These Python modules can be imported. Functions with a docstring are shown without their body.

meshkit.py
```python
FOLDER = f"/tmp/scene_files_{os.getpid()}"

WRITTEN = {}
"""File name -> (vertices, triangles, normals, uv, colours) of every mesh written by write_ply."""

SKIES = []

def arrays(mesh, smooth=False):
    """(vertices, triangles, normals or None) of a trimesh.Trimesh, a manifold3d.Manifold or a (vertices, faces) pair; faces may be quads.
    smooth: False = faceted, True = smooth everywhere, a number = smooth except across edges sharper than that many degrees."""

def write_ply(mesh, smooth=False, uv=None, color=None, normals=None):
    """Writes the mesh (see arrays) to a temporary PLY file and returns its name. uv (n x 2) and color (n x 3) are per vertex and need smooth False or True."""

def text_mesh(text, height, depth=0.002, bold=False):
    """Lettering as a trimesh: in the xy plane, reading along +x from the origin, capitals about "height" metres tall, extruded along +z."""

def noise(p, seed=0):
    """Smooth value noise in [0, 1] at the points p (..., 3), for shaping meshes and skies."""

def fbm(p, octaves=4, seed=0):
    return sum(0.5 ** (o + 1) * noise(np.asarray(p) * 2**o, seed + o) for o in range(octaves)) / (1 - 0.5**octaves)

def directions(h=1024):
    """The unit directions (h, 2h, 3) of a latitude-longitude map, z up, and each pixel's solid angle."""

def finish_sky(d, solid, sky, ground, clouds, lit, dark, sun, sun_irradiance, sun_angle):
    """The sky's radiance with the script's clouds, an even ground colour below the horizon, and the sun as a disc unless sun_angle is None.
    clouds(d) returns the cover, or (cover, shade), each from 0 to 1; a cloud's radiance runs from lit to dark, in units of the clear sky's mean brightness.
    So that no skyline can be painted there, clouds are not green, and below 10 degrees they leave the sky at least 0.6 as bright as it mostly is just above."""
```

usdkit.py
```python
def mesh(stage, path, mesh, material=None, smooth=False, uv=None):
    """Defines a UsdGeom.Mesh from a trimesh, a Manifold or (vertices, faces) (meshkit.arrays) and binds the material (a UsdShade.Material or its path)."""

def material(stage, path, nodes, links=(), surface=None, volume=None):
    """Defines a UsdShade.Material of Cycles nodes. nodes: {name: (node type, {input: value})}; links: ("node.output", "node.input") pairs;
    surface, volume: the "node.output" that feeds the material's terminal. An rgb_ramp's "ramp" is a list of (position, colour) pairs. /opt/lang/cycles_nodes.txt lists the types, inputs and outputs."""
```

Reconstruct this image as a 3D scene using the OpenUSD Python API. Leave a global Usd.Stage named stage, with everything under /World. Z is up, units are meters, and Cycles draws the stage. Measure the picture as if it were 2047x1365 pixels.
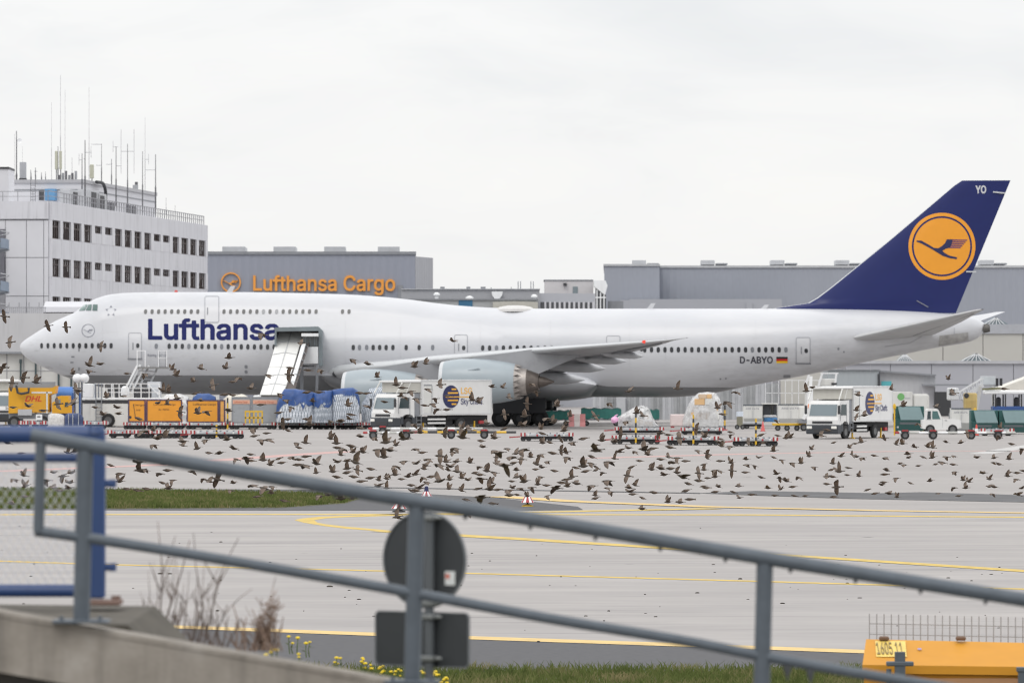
import math, random
import numpy as np, trimesh, usdkit, meshkit
from pxr import Usd, UsdGeom, UsdLux, UsdShade, Gf, Sdf
from shapely.geometry import Polygon

stage = Usd.Stage.CreateInMemory()
UsdGeom.SetStageUpAxis(stage, 'Z')
UsdGeom.SetStageMetersPerUnit(stage, 1.0)
UsdGeom.Xform.Define(stage, '/World')
UsdGeom.Scope.Define(stage, '/World/Looks')
rnd = random.Random(7)
nrg = np.random.default_rng(11)

# ---------------------------------------------------------------- camera
F, CX, HY, H = 11372.2, 1023.5, 725.0, 4.8       # focal length in photo pixels, horizon row, eye height
cam = UsdGeom.Camera.Define(stage, '/World/camera')
cam.CreateHorizontalApertureAttr(36.0)
cam.CreateVerticalApertureAttr(24.0)
cam.CreateFocalLengthAttr(200.0)
cam.CreateVerticalApertureOffsetAttr((HY - 682.5) / 2047 * 36.0)
cam.CreateFStopAttr(5.0)
cam.CreateFocusDistanceAttr(128.0)
cam.CreateClippingRangeAttr(Gf.Vec2f(0.5, 20000))
cam.CreateExposureAttr(0.0)
cam.AddTranslateOp().Set(Gf.Vec3d(0, 0, H))
cam.AddRotateXOp().Set(90.0)

# ---------------------------------------------------------------- sky and sun
SUN_EL, SUN_AZ = math.radians(52), math.radians(-155)     # azimuth as atan2(x, y): behind the camera, to the left
sky = UsdLux.DomeLight.Define(stage, '/World/sky')
sky.CreateIntensityAttr(1.0)
SKYL = 9.25
skym = usdkit.material(stage, '/World/Looks/sky_overcast', {
    'tc': ('texture_coordinate', {}),
    'sky': ('sky_texture', {'sky_type': 'single_scattering', 'sun_disc': False, 'sun_elevation': SUN_EL, 'sun_rotation': SUN_AZ}),
    'sep': ('separate_xyz', {}),
    'pos': ('math', {'math_type': 'maximum', 'value2': 0.0}),
    'grad': ('math', {'math_type': 'multiply_add', 'value2': 0.85, 'value3': 1.0}),
    'map': ('mapping', {'mapping_type': 'point', 'scale': (17, 17, 58)}),
    'n1': ('noise_texture', {'scale': 1.0, 'detail': 5.0, 'roughness': 0.55, 'distortion': 0.4}),
    'map2': ('mapping', {'mapping_type': 'point', 'location': (3.1, 1.7, 9.2), 'scale': (7, 7, 30)}),
    'n2': ('noise_texture', {'scale': 1.0, 'detail': 3.0, 'roughness': 0.5}),
    'mul': ('math', {'math_type': 'multiply'}),
    'rmp': ('rgb_ramp', {'ramp': [(0.0, (0.82, 0.84, 0.865)), (0.14, (0.91, 0.92, 0.935)), (0.255, (0.995, 0.995, 0.995)), (0.42, (1.035, 1.03, 1.015)), (1.0, (1.05, 1.04, 1.02))]}),
    'lift': ('math', {'math_type': 'multiply_add', 'value2': 3.2, 'value3': 0.0}),
    'vm': ('vector_math', {'math_type': 'scale'}),
    'vm2': ('vector_math', {'math_type': 'scale', 'scale': SKYL}),
    'mixc': ('mix_color', {'blend_type': 'mix', 'fac': 0.94, 'use_clamp': False}),
    'bg': ('background_shader', {'strength': 0.1}),
}, [('tc.generated', 'sep.vector'), ('sep.z', 'pos.value1'), ('pos.result', 'grad.value1') if False else ('pos.value', 'grad.value1'),
    ('tc.generated', 'map.vector'), ('map.vector', 'n1.vector'), ('tc.generated', 'map2.vector'), ('map2.vector', 'n2.vector'),
    ('n1.fac', 'mul.value1'), ('n2.fac', 'mul.value2'), ('mul.value', 'rmp.fac'),
    ('rmp.color', 'vm.vector1'), ('grad.value', 'vm.scale'), ('vm.vector', 'vm2.vector1'),
    ('sky.color', 'mixc.a'), ('vm2.vector', 'mixc.b'), ('mixc.result', 'bg.color')], surface='bg.background')
UsdShade.MaterialBindingAPI.Apply(sky.GetPrim()).Bind(skym)
sky.GetPrim().SetCustomDataByKey('kind', 'structure')
sky.GetPrim().SetCustomDataByKey('label', 'pale overcast sky of thin even cloud')
sky.GetPrim().SetCustomDataByKey('category', 'sky')
sun = UsdLux.DistantLight.Define(stage, '/World/sun')
sun.CreateIntensityAttr(0.22)
sun.CreateAngleAttr(25.0)
sun.CreateNormalizeAttr(True) if hasattr(sun, 'CreateNormalizeAttr') else None
sun.CreateColorAttr(Gf.Vec3f(1.0, 0.96, 0.9))
sun.AddRotateZOp().Set(-math.degrees(SUN_AZ) + 180.0)
sun.AddRotateXOp().Set(90.0 - math.degrees(SUN_EL) if False else -(90.0 - math.degrees(SUN_EL)) * -1.0)

# ---------------------------------------------------------------- helpers
NAMES, LOC = {}, {}


def numbered(parent, name):
    k = NAMES.get((parent, name), 0)
    NAMES[(parent, name)] = k + 1
    return name if k == 0 else '%s_%03d' % (name, k)


def pathof(p):
    return '/World' if p is None else str(p.GetPath())


def tag(p, label=None, cat=None, group=None, kind=None):
    for k, v in (('label', label), ('category', cat), ('group', group), ('kind', kind)):
        if v:
            p.SetCustomDataByKey(k, v)
    return p


def thing(name, label, cat, loc=(0, 0, 0), rz=0.0, group=None, scale=None):
    pt = '/World/' + numbered('/World', name)
    x = UsdGeom.Xform.Define(stage, pt)
    x.AddTranslateOp().Set(Gf.Vec3d(*map(float, loc)))
    if rz:
        x.AddRotateZOp().Set(math.degrees(rz))
    if scale:
        x.AddScaleOp().Set(Gf.Vec3f(scale, scale, scale))
    return tag(x.GetPrim(), label, cat, group)


def copy_of(src, name, label, loc, rz=0.0, group=None, scale=None):
    was = src.GetCustomData()
    r = thing(name, label, was['category'], loc, rz, group or was.get('group'), scale)
    r.GetReferences().AddInternalReference(src.GetPath())
    r.SetInstanceable(True)
    return r


def W(px, py, Y):
    return np.array([(px - CX) * Y / F, Y, H - (py - HY) * Y / F])


def DG(py):
    return F * H / (py - HY)


def G(px, py):
    Y = DG(py)
    return np.array([(px - CX) * Y / F, Y, 0.0])


def PX(px, Y):
    return (px - CX) * Y / F


def PZ(py, Y):
    return H - (py - HY) * Y / F


class B:
    """collects shapes; build() makes them one mesh prim"""
    def __init__(s):
        s.v, s.f, s.n = [], [], 0

    def add(s, v, f):
        v = np.asarray(v, float)
        f = np.asarray(f, int)
        if f.shape[1] == 4:
            f = np.vstack([f[:, [0, 1, 2]], f[:, [0, 2, 3]]])
        s.v.append(v)
        s.f.append(f + s.n)
        s.n += len(v)
        return s

    def tm(s, m, R=None, t=None):
        v = np.array(m.vertices)
        if R is not None:
            v = v @ np.asarray(R).T
        if t is not None:
            v = v + np.asarray(t)
        return s.add(v, m.faces)

    def box(s, c, d, ch=0.0, rz=0.0):
        c, d = np.asarray(c, float), np.asarray(d, float) / 2
        if ch:
            ch = min(ch, 0.45 * d.min() * 2)
            pts = []
            for sx in (-1, 1):
                for sy in (-1, 1):
                    for sz in (-1, 1):
                        for k in range(3):
                            q = d - ch
                            q[k] = d[k]
                            pts.append(q * (sx, sy, sz))
            m = trimesh.convex.convex_hull(np.array(pts))
            v, f = np.array(m.vertices), np.array(m.faces)
        else:
            v = np.array([[x, y, z] for x in (-1, 1) for y in (-1, 1) for z in (-1, 1)], float) * d
            f = np.array([[0, 1, 3, 2], [4, 6, 7, 5], [0, 4, 5, 1], [2, 3, 7, 6], [0, 2, 6, 4], [1, 5, 7, 3]])
        if rz:
            co, si = math.cos(rz), math.sin(rz)
            v = v @ np.array([[co, si, 0], [-si, co, 0], [0, 0, 1]])
        return s.add(v + c, f)

    def span(s, lo, hi, ch=0.0):
        lo, hi = np.asarray(lo, float), np.asarray(hi, float)
        return s.box((lo + hi) / 2, np.abs(hi - lo), ch)

    def bar(s, p, q, w, h=None, up=(0, 0, 1)):
        p, q = np.asarray(p, float), np.asarray(q, float)
        h = w if h is None else h
        d = q - p
        L = np.linalg.norm(d)
        d = d / L
        a = np.cross(d, up)
        if np.linalg.norm(a) < 1e-4:
            a = np.cross(d, (1, 0, 0))
        a /= np.linalg.norm(a)
        b = np.cross(a, d)
        v = []
        for e in (p, q):
            for x, y in ((-1, -1), (1, -1), (1, 1), (-1, 1)):
                v.append(e + a * x * w / 2 + b * y * h / 2)
        return s.add(v, [[0, 3, 2, 1], [4, 5, 6, 7], [0, 1, 5, 4], [1, 2, 6, 5], [2, 3, 7, 6], [3, 0, 4, 7]])

    def tube(s, pts, r, n=8, cap=True):
        P = np.asarray(pts, float)
        r = np.broadcast_to(np.asarray(r, float), (len(P),))
        T = np.gradient(P, axis=0)
        T /= np.linalg.norm(T, axis=1, keepdims=True) + 1e-12
        ref = np.eye(3)[[2, 0, 1][int(np.argmin([np.abs(T @ e).max() - .05 * (i == 0) for i, e in enumerate(np.eye(3)[[2, 0, 1]])]))]]
        v = []
        th = np.arange(n) * 2 * math.pi / n
        for p, t, rr in zip(P, T, r):
            a = np.cross(t, ref)
            a /= np.linalg.norm(a) + 1e-12
            b = np.cross(t, a)
            v += [p + rr * (math.cos(q) * a + math.sin(q) * b) for q in th]
        f = []
        for i in range(len(P) - 1):
            for k in range(n):
                k2 = (k + 1) % n
                f.append([i * n + k, i * n + k2, (i + 1) * n + k2, (i + 1) * n + k])
        f = np.array(f)
        f = np.vstack([f[:, [0, 1, 2]], f[:, [0, 2, 3]]])
        if cap:
            e = (len(P) - 1) * n
            f = np.vstack([f, [[0, k + 1, k] for k in range(1, n - 1)], [[e, e + k, e + k + 1] for k in range(1, n - 1)]])
        return s.add(v, f)

    def cyl(s, p, q, r, r2=None, n=16):
        return s.tube([p, q], [r, r if r2 is None else r2], n)

    def lathe(s, prof, c, ax=(1, 0, 0), n=24):
        """prof: (distance along ax, radius)"""
        ax = np.asarray(ax, float)
        ax /= np.linalg.norm(ax)
        a = np.cross(ax, (0, 0, 1)) if abs(ax[2]) < .9 else np.array([1.0, 0, 0])
        a /= np.linalg.norm(a)
        b = np.cross(ax, a)
        v, f = [], []
        for x, r in prof:
            for k in range(n):
                t = 2 * math.pi * k / n
                v.append(np.asarray(c) + ax * x + r * (math.cos(t) * a + math.sin(t) * b))
        for i in range(len(prof) - 1):
            for k in range(n):
                k2 = (k + 1) % n
                f.append([i * n + k, i * n + k2, (i + 1) * n + k2, (i + 1) * n + k])
        return s.add(v, f)

    def poly(s, pts, o, ex, ey, depth, holes=None):
        """polygon pts in the frame (o, ex, ey) pushed along ex x ey by depth"""
        pg = pts if hasattr(pts, 'exterior') else Polygon(pts, holes)
        if not pg.is_valid:
            pg = pg.buffer(0)
        ex, ey = np.asarray(ex, float), np.asarray(ey, float)
        ez = np.cross(ex, ey)
        for g in getattr(pg, 'geoms', [pg]):
            m = trimesh.creation.extrude_polygon(g, abs(depth), engine='earcut')
            v = np.array(m.vertices)
            s.add(np.asarray(o) + v[:, :1] * ex + v[:, 1:2] * ey + v[:, 2:] * ez * np.sign(depth), m.faces)
        return s

    def grid(s, P):
        """P: n x m x 3 array of points"""
        P = np.asarray(P, float)
        n, m = P.shape[:2]
        i = np.arange(n * m).reshape(n, m)
        f = np.stack([i[:-1, :-1], i[1:, :-1], i[1:, 1:], i[:-1, 1:]], -1).reshape(-1, 4)
        return s.add(P.reshape(-1, 3), f)

    def mesh(s):
        return np.vstack(s.v), np.vstack(s.f)

    def build(s, name, mat, parent=None, smooth=False, label=None, cat=None, group=None, kind=None):
        pp = pathof(parent)
        pt = pp + '/' + numbered(pp, name)
        m = usdkit.mesh(stage, pt, s.mesh(), mat, smooth)
        return tag(m.GetPrim(), label, cat, group, kind)


MATS = {}


def M(name, col, rough=0.55, metal=0.0, var=0.10, scale=1.5, bump=0.0, bscale=None, dirt=0.0, spec=0.5, streak=False):
    """a painted or bare material with slight uneven tone, optional fine relief and vertical dirt streaks"""
    if name in MATS:
        return MATS[name]
    c = np.array(col, float)
    nodes = {'tc': ('texture_coordinate', {}), 'n': ('noise_texture', {'scale': scale, 'detail': 5.0, 'roughness': 0.6}),
             'r': ('rgb_ramp', {'ramp': [(0.25, tuple(c * (1 - var))), (0.5, tuple(c)), (0.75, tuple(np.minimum(c * (1 + var), 0.95)))]}),
             'p': ('principled_bsdf', {'roughness': rough, 'metallic': metal, 'specular_ior_level': spec})}
    links = [('tc.object', 'n.vector'), ('n.fac', 'r.fac')]
    out = 'r.color'
    if dirt:
        nodes.update({'mp': ('mapping', {'mapping_type': 'point', 'scale': (2.2, 2.2, 0.18) if streak else (0.6, 0.6, 0.6)}),
                      'n2': ('noise_texture', {'scale': 1.0 if streak else 2.0, 'detail': 6.0, 'roughness': 0.65}),
                      'dr': ('map_range', {'from_min': 0.5, 'from_max': 0.78, 'to_min': 0.0, 'to_max': dirt}),
                      'mx': ('mix_color', {'blend_type': 'mix', 'b': tuple(c * 0.35)})})
        links += [('tc.object', 'mp.vector'), ('mp.vector', 'n2.vector'), ('n2.fac', 'dr.value'), ('dr.result', 'mx.fac'), (out, 'mx.a')]
        out = 'mx.result'
    links.append((out, 'p.base_color'))
    if bump:
        nodes.update({'nb': ('noise_texture', {'scale': bscale or scale * 12, 'detail': 4.0}), 'b': ('bump', {'strength': bump, 'distance': 0.02})})
        links += [('tc.object', 'nb.vector'), ('nb.fac', 'b.height'), ('b.normal', 'p.normal')]
    MATS[name] = usdkit.material(stage, '/World/Looks/' + name, nodes, links, surface='p.BSDF')
    return MATS[name]


def glassy(name, col, rough=0.06):
    if name not in MATS:
        MATS[name] = usdkit.material(stage, '/World/Looks/' + name, {'p': ('principled_bsdf', {'base_color': col, 'roughness': rough, 'specular_ior_level': 0.7})}, [], surface='p.BSDF')
    return MATS[name]


def ribbed(name, col, axis='x', pitch=0.9, depth=0.5, rough=0.6, var=0.05):
    """profiled sheet too far away to tell its ribs apart"""
    if name in MATS:
        return MATS[name]
    c = np.array(col)
    MATS[name] = usdkit.material(stage, '/World/Looks/' + name, {
        'tc': ('texture_coordinate', {}), 'w': ('wave_texture', {'wave_type': 'bands', 'bands_direction': axis, 'profile': 'tri', 'scale': 0.314 / pitch, 'distortion': 0.0}),
        'n': ('noise_texture', {'scale': 0.15, 'detail': 5.0}), 'r': ('rgb_ramp', {'ramp': [(0.2, tuple(c * (1 - var))), (0.8, tuple(c * (1 + var)))]}),
        'b': ('bump', {'strength': depth, 'distance': 0.12}), 'p': ('principled_bsdf', {'roughness': rough})},
        [('tc.object', 'w.vector'), ('tc.object', 'n.vector'), ('n.fac', 'r.fac'), ('r.color', 'p.base_color'), ('w.fac', 'b.height'), ('b.normal', 'p.normal')], surface='p.BSDF')
    return MATS[name]


def lettering(text, width, cap, bold=True, depth=0.012, fat=0.0):
    """letters reading along +x from the origin, stretched to width, capitals cap tall"""
    m = meshkit.text_mesh(text, cap, depth, bold)
    if fat:
        from shapely import union_all
        tr = m.vertices[m.faces[np.all(m.vertices[m.faces][:, :, 2] > depth * .5, axis=1)]][:, :, :2]
        pg = union_all([Polygon(t) for t in tr]).buffer(cap * fat, join_style='mitre').simplify(cap * .004)
        m = trimesh.util.concatenate([trimesh.creation.extrude_polygon(g, depth, engine='earcut') for g in getattr(pg, 'geoms', [pg])])
    v = np.array(m.vertices)
    if width:
        v[:, 0] = (v[:, 0] - v[:, 0].min()) * width / np.ptp(v[:, 0])
    return v, np.array(m.faces)


def write(b, text, o, ex, ey, cap, width=None, bold=True, depth=0.012):
    v, f = lettering(text, width, cap, bold, depth)
    ex, ey = np.asarray(ex, float), np.asarray(ey, float)
    ez = np.cross(ex, ey)
    return b.add(np.asarray(o) + v[:, :1] * ex + v[:, 1:2] * ey + v[:, 2:] * ez, f)


def disc(n=40, r=1.0, c=(0, 0)):
    return [(c[0] + r * math.cos(2 * math.pi * k / n), c[1] + r * math.sin(2 * math.pi * k / n)) for k in range(n)]


_c = lambda pts: [((x - 1349) / 269.0, -(y - 614) / 269.0) for x, y in pts]
CRANE = _c([(1145, 567), (1185, 569), (1240, 599), (1285, 627), (1318, 630), (1348, 613), (1373, 590), (1388, 558), (1436, 558), (1427, 600), (1412, 626), (1380, 633), (1352, 650), (1372, 668), (1410, 689), (1470, 702), (1468, 717), (1410, 709), (1352, 689), (1308, 661), (1268, 637), (1213, 607), (1180, 589), (1145, 577)])
FEATHERS = [_c([(x0, y), (x1, y + 2), (x1 - 3, y + 11), (x0, y + 10)]) for x0, x1, y in ((1434, 1552, 559), (1430, 1540, 574), (1425, 1528, 589), (1418, 1515, 604), (1410, 1502, 618))]

WHITE = M('white_paint', (0.74, 0.75, 0.76), 0.35, dirt=0.15, var=0.04, streak=True)
OFFW = M('offwhite_paint', (0.62, 0.62, 0.60), 0.5, dirt=0.3, var=0.06, streak=True)
LGREY = M('light_grey_paint', (0.42, 0.43, 0.45), 0.5, dirt=0.25, var=0.08)
GREY = M('grey_paint', (0.22, 0.23, 0.25), 0.55, dirt=0.2)
DARK = M('dark_paint', (0.035, 0.036, 0.04), 0.6)
RUBBER = M('tyre_rubber', (0.018, 0.018, 0.019), 0.85, var=0.2)
HUB = M('wheel_hub', (0.12, 0.122, 0.125), 0.5, 0.3)
RED = M('red_paint', (0.34, 0.03, 0.035), 0.5, dirt=0.25)
YELLOW = M('yellow_paint', (0.62, 0.38, 0.02), 0.5, dirt=0.15)
ORANGE = M('orange_container_paint', (0.72, 0.31, 0.03), 0.5, dirt=0.12, var=0.06)
BLUE = M('blue_paint', (0.025, 0.07, 0.22), 0.45, dirt=0.1)
NAVY = M('navy_paint', (0.012, 0.016, 0.075), 0.38, var=0.05)
GREEN = M('dark_green_paint', (0.012, 0.075, 0.07), 0.5, dirt=0.15)
GLASS = glassy('dark_glass', (0.03, 0.045, 0.05))
LGLASS = glassy('grey_glass', (0.16, 0.20, 0.22))
GALV = M('galvanised_steel', (0.085, 0.102, 0.122), 0.45, 0.2, var=0.14, scale=9, bump=0.05)
LAMP = M('lamp_glass', (0.75, 0.74, 0.7), 0.15)
# ---------------------------------------------------------------- ground, apron, taxiway, lines
def concrete(name, c0, c1, sx=0.05, sy=0.55, dark=0.55):
    return usdkit.material(stage, '/World/Looks/' + name, {
        'g': ('geometry', {}),
        'm1': ('mapping', {'mapping_type': 'point', 'rotation': (0, 0, -0.02), 'scale': (sx, sy, 1)}),
        'n1': ('noise_texture', {'scale': 1.0, 'detail': 6.0, 'roughness': 0.6, 'distortion': 0.3}),
        'r1': ('rgb_ramp', {'ramp': [(0.3, c0), (0.5, tuple((np.array(c0) + c1) / 2)), (0.68, c1)]}),
        'm2': ('mapping', {'mapping_type': 'point', 'location': (5, 3, 0), 'rotation': (0, 0, 0.015), 'scale': (sx * 1.3, sy * 6.0, 1)}),
        'n2': ('noise_texture', {'scale': 1.0, 'detail': 8.0, 'roughness': 0.72}),
        'r2': ('map_range', {'from_min': 0.54, 'from_max': 0.72, 'to_min': 0.0, 'to_max': dark}),
        'n3': ('noise_texture', {'scale': 0.045, 'detail': 3.0}),
        'r3': ('map_range', {'from_min': 0.42, 'from_max': 0.62, 'to_min': 0.35, 'to_max': 1.0}),
        'mm': ('math', {'math_type': 'multiply'}),
        'mx': ('mix_color', {'blend_type': 'mix', 'b': (0.07, 0.068, 0.07)}),
        'v': ('voronoi_texture', {'scale': 0.22, 'feature': 'f1'}),
        'mv': ('mapping', {'mapping_type': 'point', 'scale': (1.0, 1.0, 1)}),
        'rv': ('map_range', {'from_min': 0.028, 'from_max': 0.05, 'to_min': 0.85, 'to_max': 0.0}),
        'mx2': ('mix_color', {'blend_type': 'mix', 'b': (0.03, 0.03, 0.03)}),
        'nb': ('noise_texture', {'scale': 9.0, 'detail': 5.0}), 'b': ('bump', {'strength': 0.25, 'distance': 0.01}),
        'p': ('principled_bsdf', {'roughness': 0.8, 'specular_ior_level': 0.3})},
        [('g.position', 'm1.vector'), ('m1.vector', 'n1.vector'), ('n1.fac', 'r1.fac'), ('g.position', 'm2.vector'), ('m2.vector', 'n2.vector'), ('n2.fac', 'r2.value'),
         ('g.position', 'n3.vector'), ('n3.fac', 'r3.value'), ('r2.result', 'mm.value1'), ('r3.result', 'mm.value2'), ('mm.value', 'mx.fac'), ('r1.color', 'mx.a'),
         ('g.position', 'mv.vector'), ('mv.vector', 'v.vector'), ('v.distance', 'rv.value'), ('rv.result', 'mx2.fac'), ('mx.result', 'mx2.a'),
         ('mx2.result', 'p.base_color'), ('g.position', 'nb.vector'), ('nb.fac', 'b.height'), ('b.normal', 'p.normal')], surface='p.BSDF')


APRON = concrete('apron_concrete', (0.285, 0.268, 0.261), (0.338, 0.32, 0.311), sx=0.035, sy=0.12, dark=0.3)
TAXI = concrete('taxiway_concrete', (0.285, 0.27, 0.266), (0.365, 0.345, 0.333), sx=0.10, sy=0.26, dark=0.75)
ASPH = M('asphalt', (0.074, 0.074, 0.080), 0.85, var=0.18, scale=6, bump=0.3, bscale=60)
ASPH2 = M('dark_asphalt', (0.085, 0.085, 0.09), 0.85, var=0.25, scale=0.6)
SOIL = M('grass_soil', (0.085, 0.085, 0.04), 0.95, var=0.45, scale=1.3)
BASE = M('ground_base', (0.2, 0.19, 0.17), 0.9, var=0.2, scale=0.02)
YLINE = M('yellow_line_paint', (0.54, 0.385, 0.085), 0.7, var=0.2, scale=2, dirt=0.5)
OLINE = M('faded_yellow_paint', (0.62, 0.44, 0.17), 0.7, var=0.15, scale=2, dirt=0.4)
PINK = M('faded_red_paint', (0.48, 0.30, 0.28), 0.8, var=0.15, scale=2, dirt=0.4)
WLINE = M('faded_white_paint', (0.44, 0.432, 0.425), 0.8, var=0.15, scale=2, dirt=0.4)


def sheet(name, pts, z, mat, kind='structure', label=None, cat=None):
    b = B()
    b.poly([(p[0], p[1]) for p in pts], (0, 0, z - 0.002), (1, 0, 0), (0, 1, 0), 0.002)
    return b.build(name, mat, None, kind=kind, label=label, cat=cat)


def gp(*pxs):
    return [G(x, y) for x, y in pxs]


b = B()
b.box((0, 3000, -0.5), (9000, 9000, 0.98))
b.build('ground', BASE, kind='structure', label='bare ground reaching to the horizon', cat='ground')
sheet('apron', [(-400, 150), (400, 150), (400, 900), (-400, 900)], 0.004, APRON, label='pale concrete apron on which the airliner and vehicles stand', cat='apron')
# near taxiway from the yellow edge line to the grass island
e0, e1 = G(-900, 1211.4), G(3000, 1351.6)
far = [G(3000, 1024), G(1170, 1021), G(560, 1020), G(-900, 1019)]
sheet('taxiway', [e0, e1] + far, 0.010, TAXI, label='streaked concrete taxiway between the grass island and the near verge', cat='taxiway')
sheet('road', [G(-900, 1372), G(3000, 1500), G(3000, 1351.6), G(-900, 1211.4)], 0.008, ASPH, label='dark asphalt shoulder along the near edge of the taxiway', cat='shoulder')
sheet('verge', [(-30, 60), (30, 60), (30, 84), (8, 87.2), (-30, 90.5)], 0.014, SOIL, label='earth verge under the near grass', cat='verge')
sheet('shoulder', gp((-600, 1019), (-600, 972), (300, 978), (700, 979), (1000, 996), (1155, 1013), (1165, 1019), (1010, 1021), (560, 1021)), 0.016, ASPH, label='dark asphalt wedge around the grass island', cat='shoulder')
sheet('asphalt_strip', gp((1395, 986), (1510, 981.5), (1760, 986), (1840, 984), (2047, 990), (2400, 994), (2400, 1009), (2047, 1004), (1700, 997), (1500, 990)), 0.016, ASPH2, label='dark asphalt strip across the pale concrete at right', cat='shoulder')
sheet('slot_drain', gp((730, 973.4), (1400, 985.4), (1400, 987), (730, 974.8)), 0.018, ASPH2, label='thin dark drain slot across the apron left of the asphalt strip', cat='drain')
sheet('island_soil', gp((-600, 1017.5), (-600, 979), (250, 983), (600, 988), (722, 997), (690, 1007), (560, 1016), (200, 1018)), 0.022, SOIL, label='soil of the grass island', cat='verge')


def line(name, pts, w, mat, z=0.0145, label=None):
    P = [G(*p)[:2] for p in pts]
    P = np.array(P)
    T = np.gradient(P, axis=0)
    T /= np.linalg.norm(T, axis=1, keepdims=True)
    N = np.stack([-T[:, 1], T[:, 0]], 1)
    ww = np.broadcast_to(np.asarray(w, float), (len(P),))[:, None]
    A, C = P + N * ww / 2, P - N * ww / 2
    b = B()
    b.grid(np.stack([np.c_[A, np.full(len(P), z)], np.c_[C, np.full(len(P), z)]], 1))
    return b.build(name, mat, None, kind='structure', label=label, cat='line')


line('yellow_line', [(-300, 1029.5), (400, 1028.5), (900, 1028.5), (1500, 1029.5), (1900, 1033), (2400, 1037)], 1.25, YLINE, label='long yellow line just nearer than the grass island')
# the pointed loop, then its two arms
sheet('yellow_loop', gp((813, 1027), (692, 1031), (638, 1033), (601, 1037), (589, 1039.7), (607, 1045), (650, 1052), (692, 1057), (780, 1063.6), (780, 1060.8), (692, 1053), (650, 1048), (634.5, 1045), (628, 1040), (650, 1036.4), (692, 1034), (813, 1030.4)), 0.0145, YLINE, label='pointed yellow loop painted left of the sign', cat='line')
line('yellow_line', [(813, 1028.7), (900, 1027), (1100, 1023.5), (1250, 1020.5), (1425, 1017)], 1.2, YLINE, 0.0185, label='upper arm of the pointed yellow loop')
line('yellow_line', [(780, 1062.2), (900, 1070), (1060, 1079), (1250, 1091), (1460, 1104), (1700, 1119), (2047, 1142), (2400, 1166)], [1.3, 1.1, .95, .85, .8, .75, .7, .7], YLINE, 0.0185, label='long lower arm of the pointed yellow loop running right')
line('yellow_line', [(-300, 1114), (0, 1122), (215, 1129), (700, 1140), (1100, 1151), (1500, 1162), (2047, 1178), (2500, 1192)], .6, YLINE, 0.0145, label='straight thin yellow line across the middle of the taxiway')
line('yellow_line', [(-300, 1232), (390, 1255), (900, 1274), (1400, 1291), (1750, 1304), (2400, 1328)], .95, OLINE, 0.0145, label='yellow edge line beside the near asphalt shoulder')
line('yellow_line', [(1000, 993), (1150, 1003), (1430, 1014), (1800, 1022), (2300, 1030)], 1.1, OLINE, 0.0225, label='faint yellow line right of the far marker cone')
line('red_line', [(-300, 948), (0, 942), (300, 930), (560, 911), (700, 902)], 1.5, PINK, 0.009, label='faded red line on the apron at left')
line('red_line', [(1180, 916), (1500, 907), (1800, 902), (2100, 901)], 1.5, PINK, 0.009, label='faded red line on the apron at right')
line('white_line', [(1960, 907), (2010, 899), (2080, 888)], 1.3, WLINE, 0.009, label='faded white line on the apron at the right edge')
line('white_line', [(1000, 899), (1250, 895), (1420, 894)], 0.9, WLINE, 0.009, label='faded white line in front of the empty dollies')

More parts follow.
